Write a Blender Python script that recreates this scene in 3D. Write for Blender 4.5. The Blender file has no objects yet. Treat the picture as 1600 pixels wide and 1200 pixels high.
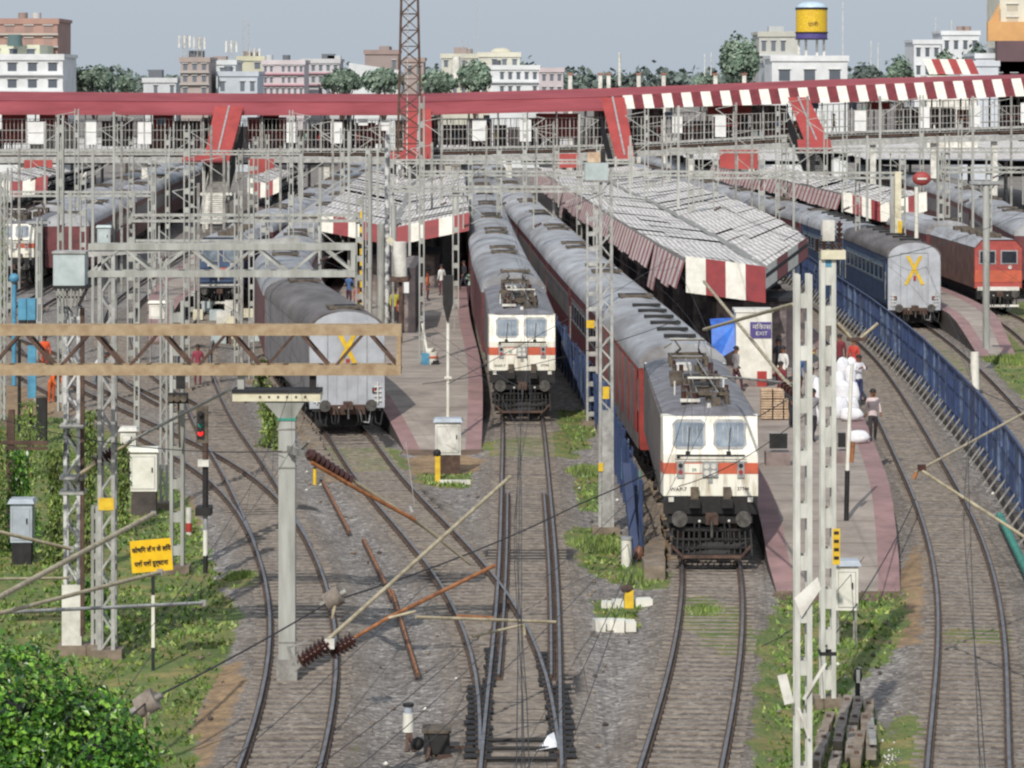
import bpy, math, random
import numpy as np
from mathutils import Vector, Matrix, noise as mnoise
random.seed(7)
SC = bpy.context.scene
COL = SC.collection
F, H, YH = 5000.0, 14.8, 130.0
def g(px, py, z=0.0):            # photo measurement -> point at height z
    Y = F*(H-z)/(py-YH)
    return Vector(((px-800)*Y/F, Y, z))
def at(px, py, Y):               # photo measurement -> point at distance Y
    return Vector(((px-800)*Y/F, Y, H-(py-YH)*Y/F))
def zat(py, Y): return H-(py-YH)*Y/F
def xat(px, Y): return (px-800)*Y/F
def S(r, g_, b, k=1.0):
    def f(c):
        c /= 255.0
        return (c/12.92 if c <= .04045 else ((c+.055)/1.055)**2.4)*k
    return (f(r), f(g_), f(b), 1)
def lerp(a, b, t): return a+(b-a)*t
def interp(path, Y):
    ys = [p[0] for p in path]; xs = [p[1] for p in path]
    if Y <= ys[0]:
        s = (xs[1]-xs[0])/(ys[1]-ys[0]); return xs[0]+s*(Y-ys[0])
    if Y >= ys[-1]:
        s = (xs[-1]-xs[-2])/(ys[-1]-ys[-2]); return xs[-1]+s*(Y-ys[-1])
    return float(np.interp(Y, ys, xs))
def smooth_path(path, step=3.0):
    y0, y1 = path[0][0], path[-1][0]
    n = max(2, int((y1-y0)/step))
    Y = np.linspace(y0, y1, n+1); X = np.array([interp(path, y) for y in Y])
    for _ in range(10):
        X[1:-1] = (X[:-2]+2*X[1:-1]+X[2:])/4
    return list(zip(Y.tolist(), X.tolist()))
# ------------------------------------------------------------ materials
def nodes(name):
    m = bpy.data.materials.new(name); m.use_nodes = True
    nt = m.node_tree; b = nt.nodes['Principled BSDF']
    return m, nt, b
def M(name, c1, c2=None, scale=2.0, rough=.75, metal=0.0, lo=.35, hi=.7, bump=0.0, stretch=(1,1,1), detail=6, rnd=0.0, space='Object'):
    m, nt, b = nodes(name)
    b.inputs['Roughness'].default_value = rough
    b.inputs['Metallic'].default_value = metal
    if c2 is None: c2 = tuple([c*.72 for c in c1[:3]])+(1,)
    tc = nt.nodes.new('ShaderNodeTexCoord'); mp = nt.nodes.new('ShaderNodeMapping')
    mp.inputs['Scale'].default_value = stretch
    nt.links.new(tc.outputs[space], mp.inputs[0])
    if rnd or True:
        oi = nt.nodes.new('ShaderNodeObjectInfo'); va = nt.nodes.new('ShaderNodeVectorMath'); va.operation = 'ADD'
        mu = nt.nodes.new('ShaderNodeMath'); mu.operation = 'MULTIPLY'; mu.inputs[1].default_value = 37.0
        nt.links.new(oi.outputs['Random'], mu.inputs[0])
        nt.links.new(mp.outputs[0], va.inputs[0]); nt.links.new(mu.outputs[0], va.inputs[1])
    n = nt.nodes.new('ShaderNodeTexNoise'); n.inputs['Scale'].default_value = scale; n.inputs['Detail'].default_value = detail
    n.inputs['Roughness'].default_value = .65
    nt.links.new(va.outputs[0], n.inputs['Vector'])
    r = nt.nodes.new('ShaderNodeValToRGB')
    r.color_ramp.elements[0].position = lo; r.color_ramp.elements[0].color = c2
    r.color_ramp.elements[1].position = hi; r.color_ramp.elements[1].color = c1
    nt.links.new(n.outputs['Fac'], r.inputs[0])
    out = r.outputs[0]
    if rnd:
        hs = nt.nodes.new('ShaderNodeHueSaturation'); mr = nt.nodes.new('ShaderNodeMapRange')
        mr.inputs['To Min'].default_value = 1-rnd; mr.inputs['To Max'].default_value = 1+rnd
        nt.links.new(oi.outputs['Random'], mr.inputs[0]); nt.links.new(mr.outputs[0], hs.inputs['Value'])
        nt.links.new(out, hs.inputs['Color']); out = hs.outputs[0]
    nt.links.new(out, b.inputs['Base Color'])
    if bump:
        bp = nt.nodes.new('ShaderNodeBump'); bp.inputs['Strength'].default_value = bump; bp.inputs['Distance'].default_value = .05
        nt.links.new(n.outputs['Fac'], bp.inputs['Height']); nt.links.new(bp.outputs[0], b.inputs['Normal'])
    return m
def stripes(m, dirn, period, c, width=.5, strength=1.0):
    """mix colour c in fine parallel ribs along an axis of object space"""
    nt = m.node_tree; b = nt.nodes['Principled BSDF']
    src = b.inputs['Base Color'].links[0].from_socket
    tc = nt.nodes.new('ShaderNodeTexCoord'); sp = nt.nodes.new('ShaderNodeSeparateXYZ')
    nt.links.new(tc.outputs['Object'], sp.inputs[0])
    a = nt.nodes.new('ShaderNodeMath'); a.operation = 'DIVIDE'; a.inputs[1].default_value = period
    nt.links.new(sp.outputs['XYZ'.index(dirn)], a.inputs[0])
    fr = nt.nodes.new('ShaderNodeMath'); fr.operation = 'FRACT'; nt.links.new(a.outputs[0], fr.inputs[0])
    gt = nt.nodes.new('ShaderNodeMath'); gt.operation = 'LESS_THAN'; gt.inputs[1].default_value = width
    nt.links.new(fr.outputs[0], gt.inputs[0])
    ms = nt.nodes.new('ShaderNodeMath'); ms.operation = 'MULTIPLY'; ms.inputs[1].default_value = strength
    nt.links.new(gt.outputs[0], ms.inputs[0])
    mx = nt.nodes.new('ShaderNodeMix'); mx.data_type = 'RGBA'
    nt.links.new(ms.outputs[0], mx.inputs[0]); nt.links.new(src, mx.inputs[6]); mx.inputs[7].default_value = c
    nt.links.new(mx.outputs[2], b.inputs['Base Color'])
    return m
X = {}
X['steel'] = M('galvanised_steel', S(188,188,184), S(140,139,136), 3, .55, .15)
X['steel2'] = M('weathered_steel', S(165,164,158), S(112,108,104), 2.5, .6, .1)
X['steelpale'] = M('pale_painted_steel', S(182,183,178), S(138,138,132), 1.2, .6, 0, stretch=(2,2,.3))
X['mottled'] = M('flaking_paint_steel', S(200,200,198), S(84,86,92), 2.2, .6, 0, lo=.42, hi=.55)
X['rusty'] = M('rusty_cream_steel', S(168,148,118), S(138,112,84), 3.2, .7, 0, stretch=(1,1,1), lo=.3, hi=.6)
X['rustdark'] = M('dark_rust', S(104,80,68), S(62,48,42), 3, .85)
X['orangerust'] = M('orange_rust_pipe', S(178,118,72), S(120,74,46), 4, .7)
X['tube'] = M('weathered_tube', S(190,178,150), S(140,128,104), 4, .55)
X['railtop'] = M('rail_head', S(140,138,142), S(98,94,94), 2, .38, .6)
X['railside'] = M('rail_side', S(104,84,70), S(66,52,44), 3, .85)
X['sleeper'] = M('concrete_sleeper', S(156,146,134), S(110,100,92), 4, .9, rnd=.05)
X['black'] = M('black_grime', S(44,42,42), S(20,19,20), 4, .7)
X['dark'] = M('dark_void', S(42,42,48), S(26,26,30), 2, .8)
X['white'] = M('white_paint', S(232,230,220), S(205,202,190), 2, .6)
X['dwhite'] = M('dirty_white_paint', S(224,222,214), S(170,166,156), 1.3, .6, lo=.3, hi=.6)
X['cream'] = M('cream_paint', S(228,222,196), S(190,182,156), 2, .6)
X['locowhite'] = M('locomotive_white', S(234,231,218), S(176,164,142), 1.3, .42, lo=.30, hi=.5, stretch=(3,3,.45))
X['red'] = M('red_paint', S(176,62,56), S(138,46,44), 2, .55)
X['fobred'] = M('red_roof_sheet', S(152,72,78), S(124,52,58), .5, .6, stretch=(.25,1,1), lo=.3, hi=.62)
X['fobred2'] = M('bright_red_sheet', S(170,72,68), S(146,58,56), .6, .6)
X['maroon'] = M('maroon_sheet', S(126,48,54), S(96,36,42), 1.5, .6)
X['striped_red'] = M('canopy_red', S(150,46,50), S(120,36,42), 1.5, .55)
X['canopyw'] = stripes(M('canopy_white_sheet', S(232,228,222), S(172,166,162), 1.6, .65, lo=.36, hi=.6), 'X', .30, S(120,108,108), .38, .6)
X['fringe'] = stripes(M('fringe_sheet', S(215,205,200), S(175,160,156), 1, .65), 'Y', 2.1, S(146,66,66), .45, .9)
X['coachroof'] = M('coach_roof', S(172,174,178), S(122,118,118), .6, .5, .05, rnd=.18, stretch=(1,.4,1), lo=.34, hi=.64)
X['coachroofd'] = M('coach_roof_brownish', S(120,114,112), S(72,62,58), .7, .55, 0, rnd=.1, stretch=(1,.35,1))
X['maroonc'] = M('maroon_coach_side', S(122,64,66), S(84,48,52), 1.2, .5, rnd=.1)
X['redc'] = M('red_coach_side', S(168,66,58), S(122,52,48), 1.0, .45)
X['greyc'] = M('grey_coach_band', S(140,136,136), S(100,96,98), 1.0, .5)
X['bluec'] = M('blue_coach_side', S(72,92,122), S(52,66,92), 1.2, .5, rnd=.1)
X['lblue'] = M('pale_blue_panel', S(120,142,160), S(90,110,130), 1.5, .5)
X['endgrey'] = M('coach_end_grey', S(188,192,198), S(160,162,168), 1.0, .5)
X['yellow'] = M('yellow_paint', S(232,196,50), S(200,160,40), 4, .55)
X['signyellow'] = M('sign_yellow', S(240,196,24), S(224,176,20), 3, .5)
X['orange'] = M('orange_band', S(208,100,70), S(172,88,68), 2, .5)
X['glass'] = M('cab_glass', S(160,172,184), S(98,110,122), 1.5, .12, .2)
X['wind'] = M('tinted_window', S(52,58,68), S(34,38,46), 1.5, .15)
X['frame'] = M('grey_frame', S(170,172,172), S(130,130,132), 3, .5)
X['buffer'] = M('worn_buffer', S(112,110,106), S(66,62,60), 5, .5, .4)
X['greasy'] = M('greasy_roof_gear', S(112,100,84), S(58,50,44), 4, .7)
X['brownins'] = M('brown_porcelain', S(84,52,46), S(54,34,32), 4, .25)
X['navy'] = M('navy_fence_paint', S(50,70,112), S(36,48,78), 1.1, .5, rnd=0)
X['navyp'] = M('faded_blue_mesh', S(92,108,136), S(44,56,80), 1.5, .6, lo=.4, hi=.6)
X['teal'] = M('teal_paint', S(92,160,190), S(66,120,150), 2, .5)
X['green'] = M('green_pipe', S(60,150,130), S(40,110,96), 2, .5)
X['conc'] = M('platform_concrete', S(172,160,150), S(128,118,110), .6, .9, lo=.3, hi=.7, space='Object')
X['conc'] = stripes(X['conc'],'Y',3.1,S(108,98,94),.03,.8)
X['pink'] = M('platform_pink_edge', S(162,128,126), S(130,104,102), .9, .85)
X['concside'] = M('platform_side', S(92,84,80), S(60,54,52), 1.5, .9)
X['stone'] = M('rubble_stone', S(150,136,120), S(104,92,80), 2, .9)
X['brick'] = M('brick_wall', S(164,118,100), S(130,90,78), 1.0, .9)
X['poster'] = M('white_poster', S(238,238,236), S(214,214,212), 1, .6)
X['sack'] = M('white_sack', S(236,236,238), S(208,208,214), 3, .85)
X['wood'] = M('crate_wood', S(214,192,166), S(168,140,114), 5, .8)
X['skin'] = M('skin', S(130,88,66), S(112,72,54), 3, .6)
X['hair'] = M('black_hair', S(24,20,20), S(14,12,12), 5, .6)
X['cloth_dark'] = M('dark_trousers', S(52,52,62), S(34,34,42), 4, .85)
X['bluetarp'] = M('blue_tarpaulin', S(40,120,220), S(24,80,170), 2, .5)
X['purple'] = M('purple_sign', S(88,78,140), S(74,64,122), 2, .55)
X['tile'] = M('platform_tile', S(150,136,132), S(120,106,102), 1.5, .8)
X['ltgrey'] = M('light_grey_cabinet', S(178,186,196), S(150,158,168), 2, .45)
X['tin'] = M('tin_box', S(196,206,206), S(160,172,172), 1.6, .5, .15)
X['fadedred'] = M('faded_red_side', S(184,86,78), S(150,66,62), 1.2, .6)
X['mastwhite'] = M('pale_mast_paint', S(212,212,204), S(168,168,160), 1.6, .6, stretch=(2,2,.5))
X['greybrown'] = M('grey_brown_body_side', S(120,110,106), S(78,70,68), 1.0, .6)  # darker grey-brown tone for vehicle sides
X['locoroof'] = M('locomotive_roof_grey', S(136,134,140), S(92,88,90), 1.2, .55, .05)
X['soil'] = M('platform_ramp_soil', S(124,102,86), S(84,68,56), 1.5, .95)
X['brownside'] = M('brown_body_side', S(128,98,88), S(92,68,62), 1.2, .6)
X['clutter'] = stripes(M('clutter_and_shade', S(146,132,128), S(78,72,74), 1.4, .85, lo=.4, hi=.62), 'X', 1.3, S(62,56,60), .4, .8)  # dark blotches and ribs stand in for clutter and canopy shade
# ------------------------------------------------------------ mesh builder
class MB:
    def __init__(s): s.v=[]; s.f=[]; s.mi=[]; s.mats=[]; s.c=0; s.sm=[]; s.smooth=False
    def use(s, m):
        m = X[m] if isinstance(m, str) else m
        if m not in s.mats: s.mats.append(m)
        s.c = s.mats.index(m); return s
    def add(s, vs, fs):
        o = len(s.v); s.v += [tuple(p) for p in vs]
        for f in fs: s.f.append(tuple(i+o for i in f)); s.mi.append(s.c); s.sm.append(s.smooth)
        return s
    def box(s, x0, x1, y0, y1, z0, z1):
        return s.add([(x0,y0,z0),(x1,y0,z0),(x1,y1,z0),(x0,y1,z0),(x0,y0,z1),(x1,y0,z1),(x1,y1,z1),(x0,y1,z1)],
            [(0,3,2,1),(4,5,6,7),(0,1,5,4),(1,2,6,5),(2,3,7,6),(3,0,4,7)])
    def cb(s, c, sz, R=None):
        x,y,z = sz[0]/2,sz[1]/2,sz[2]/2
        vs=[Vector(p) for p in [(-x,-y,-z),(x,-y,-z),(x,y,-z),(-x,y,-z),(-x,-y,z),(x,-y,z),(x,y,z),(-x,y,z)]]
        if R is not None: vs=[R@v for v in vs]
        c=Vector(c)
        return s.add([v+c for v in vs],[(0,3,2,1),(4,5,6,7),(0,1,5,4),(1,2,6,5),(2,3,7,6),(3,0,4,7)])
    def bar(s, p, q, w, h=None):
        h = w if h is None else h
        p=Vector(p); q=Vector(q); d=(q-p)
        if d.length<1e-6: return s
        d.normalize(); up=Vector((0,0,1)) if abs(d.z)<.95 else Vector((0,1,0))
        a=d.cross(up).normalized()*w/2; b=d.cross(a).normalized()*h/2
        vs=[p-a-b,p+a-b,p+a+b,p-a+b,q-a-b,q+a-b,q+a+b,q-a+b]
        return s.add(vs,[(0,1,2,3),(7,6,5,4),(0,4,5,1),(1,5,6,2),(2,6,7,3),(3,7,4,0)])
    def tube(s, p, q, r, r2=None, n=8):
        r2 = r if r2 is None else r2
        p=Vector(p); q=Vector(q); d=(q-p).normalized(); up=Vector((0,0,1)) if abs(d.z)<.95 else Vector((0,1,0))
        a=d.cross(up).normalized(); b=d.cross(a).normalized()
        vs=[]
        for i in range(n):
            t=2*math.pi*i/n; vs.append(p+a*math.cos(t)*r+b*math.sin(t)*r)
        for i in range(n):
            t=2*math.pi*i/n; vs.append(q+a*math.cos(t)*r2+b*math.sin(t)*r2)
        fs=[(i,(i+1)%n,n+(i+1)%n,n+i) for i in range(n)]
        sm=s.smooth; s.smooth=True; s.add(vs,fs); s.smooth=False
        s.add(vs[:n],[tuple(range(n-1,-1,-1))]); s.add(vs[n:],[tuple(range(n))]); s.smooth=sm
        return s
    def path(s, pts, r, n=5):
        for a,b in zip(pts[:-1],pts[1:]): s.tube(a,b,r,n=n)
        return s
    def poly(s, pts): return s.add(pts,[tuple(range(len(pts)))])
    def prism(s, prof, y0, y1, caps=True):       # profile in x,z extruded along y
        n=len(prof); vs=[(p[0],y0,p[1]) for p in prof]+[(p[0],y1,p[1]) for p in prof]
        fs=[(i,n+i,n+(i+1)%n,(i+1)%n) for i in range(n)]
        s.add(vs,fs)
        if caps: s.add(vs[:n],[tuple(range(n))]); s.add(vs[n:],[tuple(range(n-1,-1,-1))])
        return s
    def strip(s, A, B):                         # ribbon between two polylines
        n=len(A); return s.add(list(A)+list(B),[(i,i+1,n+i+1,n+i) for i in range(n-1)])
    def ball(s, c, r, n=8, sz=(1,1,1), half=False):
        c=Vector(c); vs=[]; fs=[]; m=n//2
        for j in range(m+1):
            ph=math.pi*(j/m)*(.5 if half else 1)
            for i in range(n):
                t=2*math.pi*i/n
                vs.append((c.x+r*sz[0]*math.sin(ph)*math.cos(t),c.y+r*sz[1]*math.sin(ph)*math.sin(t),c.z+r*sz[2]*math.cos(ph)))
        for j in range(m):
            for i in range(n): fs.append((j*n+i,(j+1)*n+i,(j+1)*n+(i+1)%n,j*n+(i+1)%n))
        sm=s.smooth; s.smooth=True; s.add(vs,fs); s.smooth=sm; return s
    def done(s, name, parent=None, **kw):
        me=bpy.data.meshes.new(name)
        off=parent_off(parent)
        me.from_pydata([(v[0]-off[0],v[1]-off[1],v[2]-off[2]) for v in s.v],[],s.f)
        for m in s.mats: me.materials.append(m)
        me.polygons.foreach_set('material_index', s.mi)
        me.polygons.foreach_set('use_smooth', s.sm)
        me.update()
        o=bpy.data.objects.new(name,me); COL.objects.link(o)
        if parent: o.parent=parent
        elif s.v:
            # origin at base centre
            vs=np.array(s.v); c=(float((vs[:,0].min()+vs[:,0].max())/2),float((vs[:,1].min()+vs[:,1].max())/2),float(vs[:,2].min()))
            if not kw.get('keep'):
                me.transform(Matrix.Translation((-c[0],-c[1],-c[2]))); o.location=c
        for k in ('label','category','group','kind'):
            if k in kw and kw[k]: o[k]=kw[k]
        return o
def parent_off(p):
    o=Vector((0,0,0))
    while p is not None: o+=p.location; p=p.parent
    return o
def thing(name,label,cat,loc=(0,0,0),group=None,kind=None):
    o=bpy.data.objects.new(name,None); COL.objects.link(o); o.location=loc; o.empty_display_size=.3
    if label: o['label']=label
    if cat: o['category']=cat
    if group: o['group']=group
    if kind: o['kind']=kind
    return o
KIDS={}
def copy_tree(o,parent=None):
    c=o.copy(); COL.objects.link(c); c.parent=parent
    for ch in list(o.children): copy_tree(ch,c)
    return c
def text(body, size, loc, mat, parent, name='lettering', rotz=0, ext=.004, tilt=0, sx=1.0, align='CENTER', weight=0):
    cu=bpy.data.curves.new(name,'FONT'); cu.body=body; cu.size=size; cu.extrude=ext; cu.align_x=align; cu.align_y='CENTER'; cu.offset=weight
    o=bpy.data.objects.new(name,cu); COL.objects.link(o)
    bpy.context.view_layer.update()
    dg=bpy.context.evaluated_depsgraph_get(); me=bpy.data.meshes.new_from_object(o.evaluated_get(dg))
    bpy.data.objects.remove(o)
    me.transform(Matrix.Translation(Vector(loc)-parent_off(parent))@Matrix.Rotation(rotz,4,'Z')@Matrix.Rotation(tilt,4,'Y')@Matrix.Rotation(math.pi/2,4,'X')@Matrix.Diagonal((sx,1,1,1)))
    me.materials.clear(); me.materials.append(X[mat] if isinstance(mat,str) else mat)
    o=bpy.data.objects.new(name,me); COL.objects.link(o); o.parent=parent
    return o
# ------------------------------------------------------------ track geometry (distance, sideways)
P_T1=[(50,-5.3),(60,-5.05),(69.2,-4.97),(76.3,-5.05),(85,-5.4),(93.7,-6.2),(101.4,-7.1),(110.4,-8.4),(117,-9.6),(122.3,-10.9),(128.7,-12.7),(134.5,-14.8),(141.8,-17.3),(149.5,-20),(160.9,-23.8),(172,-26.8),(186,-30),(200,-31.8),(236,-32.9),(269,-34.4),(323,-36.8),(388,-38.8),(430,-40)]
P_T2=[(85,-5.4),(93.7,-6.2),(101.4,-7.1),(110.4,-8.4),(117,-9.4),(125.4,-10.6),(132,-11.8),(142,-13.4),(153.5,-14.9),(163.7,-16.3),(176,-17.6),(194,-18.8),(209,-19.2),(225.6,-18.6),(248.7,-18.4),(277,-18.0),(334.5,-18.2),(391,-18.8),(430,-19.2)]
P_T3=[(142,-13.6),(150,-16.2),(163,-19.5),(178,-22.0),(195,-24.2),(215,-26.2),(240,-27.0),(280,-27.6),(330,-28.2)]
P_T4=[(145,-15.5),(156,-19.2),(170,-23.6),(185,-29.5),(200,-34.0),(215,-36.0),(234,-36.4),(300,-38.6),(360,-41.5)]
P_T5=[(50,.15),(69,.2),(76.8,.21),(84,-.05),(88.5,-.46),(95.5,-1.2),(99.2,-1.7),(107.9,-3.1),(116.7,-4.5),(122,-5.3),(127,-5.9),(136,-6.85),(147,-8.7),(160,-11.0),(179.6,-13.1),(194,-13.8),(207,-14.1),(231,-14.5),(254,-14.9),(285,-15.4),(323,-15.8),(430,-17)]
P_T6=[(50,.1),(69.8,.17),(85,.4),(98,.5),(142,.5),(160,.2),(186,-.7),(238,-1.76),(285,-2.6),(346,-3.7),(404,-4.8),(430,-5.2)]
P_T3R=[(50,1.6),(60,2.6),(69.8,3.73),(77,4.5),(85,5.3),(98.6,6.25),(110,6.55),(120,6.4),(134.7,5.9),(158,4.96),(180,4.1),(204.6,3.2),(230,2.4),(254,1.4),(285,.4),(323,-.6),(404,-2.8),(430,-3.5)]
P_T7=[(50,7.2),(60,8.6),(69.8,9.85),(77,11.1),(85,12.25),(96,13.7),(111.3,15.1),(126.7,16.1),(141.5,17.1),(157.4,18),(166,18.5),(178,18.9),(190,19.1),(205,19.2),(240,18.5),(280,17),(320,15),(430,9)]
P_T8=[(70,15.8),(90,17.7),(110,19.5),(130,21.1),(147,22.3),(164.8,23.4),(180,24.1),(194.7,24.6),(225.6,24.1),(255,23),(285,21.1),(313,19.4),(346,17.3),(379,15.2),(430,12)]
P_T9=[(100,25.5),(130,27.0),(160,28.7),(176,29.6),(191,31.0),(206,31.5),(222,30.9),(245,29.6),(270,28.0),(320,25.0),(430,19)]
P_T10=[(120,36),(200,38),(225,36),(265,40),(300,42),(360,43)]
TR={k:smooth_path(v) for k,v in dict(T1=P_T1,T2=P_T2,T3=P_T3,T4=P_T4,T5=P_T5,T6=P_T6,TR3=P_T3R,T7=P_T7,T8=P_T8,T9=P_T9,T10=P_T10).items()}
# ------------------------------------------------------------ ground
def inpoly(PX,PY,poly):
    inside=np.zeros(PX.shape,bool); n=len(poly); j=n-1
    for i in range(n):
        xi,yi=poly[i]; xj,yj=poly[j]
        c=((yi>PY)!=(yj>PY))&(PX<(xj-xi)*(PY-yi)/(yj-yi+1e-9)+xi)
        inside^=c; j=i
    return inside
def gp(l): return [tuple(g(*p,-.25)[:2]) for p in l]
GRASS=[gp(l) for l in [
 [(-60,640),(100,652),(215,690),(262,740),(300,790),(325,860),(345,925),(380,960),(355,1020),(322,1080),(300,1150),(330,1260),(-200,1260),(-200,640)],
 [(885,832),(905,822),(950,828),(985,850),(1000,872),(1040,890),(1056,922),(1000,922),(950,905),(900,882)],
 [(1205,960),(1222,912),(1412,918),(1420,975),(1385,1035),(1320,1075),(1372,1120),(1400,1200),(1420,1260),(1170,1260),(1178,1080),(1190,1020)],
 [(1068,935),(1095,930),(1160,958),(1166,985),(1192,1000),(1185,1022),(1120,1030),(1068,975)],
 [(655,738),(742,738),(738,762),(652,758)],[(756,692),(905,672),(905,716),(760,716)],
 [(1530,524),(1610,505),(1700,560),(1700,640),(1600,625),(1560,590)],[(352,892),(405,892),(408,918),(356,920)],
 [(895,728),(940,728),(948,808),(902,792)],[(404,640),(445,640),(445,715),(418,700)],
 [(1475,985),(1580,985),(1580,1010),(1475,1010)],[(1400,1120),(1440,1120),(1440,1260),(1400,1260)],[(545,1160),(570,1160),(572,1182),(540,1185)],
 [(930,935),(1000,935),(1005,985),(940,985)],[(500,700),(620,700),(640,735),(540,740)],[(870,640),(925,640),(925,700),(880,700)],
 [(1440,515),(1500,560),(1540,610),(1500,600)],[(1590,470),(1700,470),(1700,505),(1560,500)]]]
SOIL=[gp(l) for l in [
 [(-60,880),(110,880),(235,900),(225,950),(-60,960)],[(295,880),(330,900),(350,960),(300,1010),(230,1040),(240,1015),(290,980),(310,930)],
 [(330,1040),(385,1030),(370,1120),(330,1210),(295,1210),(300,1120)],[(215,790),(300,770),(320,820),(260,840)],
 [(1290,955),(1390,960),(1405,1000),(1330,1050),(1240,1060),(1240,1020)],[(635,715),(700,700),(760,720),(735,745),(640,745)],
 [(1010,700),(1060,720),(1060,880),(1015,880)],[(-60,600),(100,600),(120,650),(-60,650)],[(1190,1000),(1215,900),(1200,960),(1240,1080),(1200,1090)],[(1400,900),(1450,820),(1440,1010),(1400,1010)]]]
OIL=[gp(l) for l in [
 [(730,1055),(785,1055),(782,1168),(730,1168)],[(842,1055),(902,1055),(902,1168),(842,1168)],[(770,985),(782,985),(776,1062),(752,1062)],
 [(840,980),(860,980),(880,1062),(860,1062)],[(640,760),(660,765),(700,800),(668,800)],[(345,790),(440,790),(440,808),(350,808)],[(420,770),(445,770),(470,850),(440,800)],[(650,880),(690,880),(700,925),(670,925)],[(330,640),(360,640),(372,690),(340,670)],[(1055,880),(1180,880),(1180,900),(1055,900)],[(770,655),(865,655),(865,668),(770,668)],[(480,680),(615,680),(615,702),(480,702)],[(760,860),(900,860),(900,880),(760,880)],[(440,790),(500,790),(500,800),(440,800)],[(745,1085),(885,1085),(885,1160),(745,1160)]]]
tt=[p for k in ('T1','T2','T3','T4','T5','T6','TR3','T7','T8','T9') for p in [TR[k]]]
def make_ground():
    xs=np.arange(-26,44.01,.3); ys=np.concatenate([np.arange(58,150,.3),np.arange(150,240,.7)])
    GX,GY=np.meshgrid(xs,ys); d=np.full(GX.shape,99.0)
    for tr in tt:
        Y=np.array([p[0] for p in tr]); XX=np.array([p[1] for p in tr])
        cx=np.interp(GY,Y,XX); sl=np.interp(GY,Y,np.gradient(XX,Y))
        dd=np.abs(GX-cx)/np.sqrt(1+sl*sl); dd=np.where((GY<Y[0])|(GY>Y[-1]),99,dd); d=np.minimum(d,dd)
    def mask(polys):
        m=np.zeros(GX.shape)
        for p in polys: m=np.maximum(m,inpoly(GX,GY,p).astype(float))
        k=m.copy()
        for _ in range(2):
            k[1:-1,1:-1]=(k[1:-1,1:-1]*2+k[:-2,1:-1]+k[2:,1:-1]+k[1:-1,:-2]+k[1:-1,2:])/6
        return k
    G,So,Oi=mask(GRASS),mask(SOIL),mask(OIL)
    Tk=np.clip((2.0-d)/.5,0,1); core=np.clip((1.5-d)/.35,0,1)
    rs=np.random.RandomState(3)
    Z=-.30+.10*Tk+rs.randn(*GX.shape)*.010
    far=(np.maximum(np.abs(GX-9)-33,0)+np.maximum(GY-236,0)+np.maximum(60-GY,0))>0
    Z=np.where(far,-.33,Z)
    n,m=GX.shape
    vs=np.stack([GX,GY,Z],-1).reshape(-1,3)
    idx=np.arange(n*m).reshape(n,m)
    fs=np.stack([idx[:-1,:-1],idx[:-1,1:],idx[1:,1:],idx[1:,:-1]],-1).reshape(-1,4)
    me=bpy.data.meshes.new('ground'); me.from_pydata(vs.tolist(),[],fs.tolist())
    at_=me.color_attributes.new('mask','FLOAT_COLOR','POINT')
    at_.data.foreach_set('color',np.stack([G,So,Oi,Tk+core],-1).reshape(-1).astype(np.float32))
    me.materials.append(ground_mat(True))
    o=bpy.data.objects.new('ground',me); COL.objects.link(o); o['kind']='structure'
    return G,GX,GY
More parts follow.
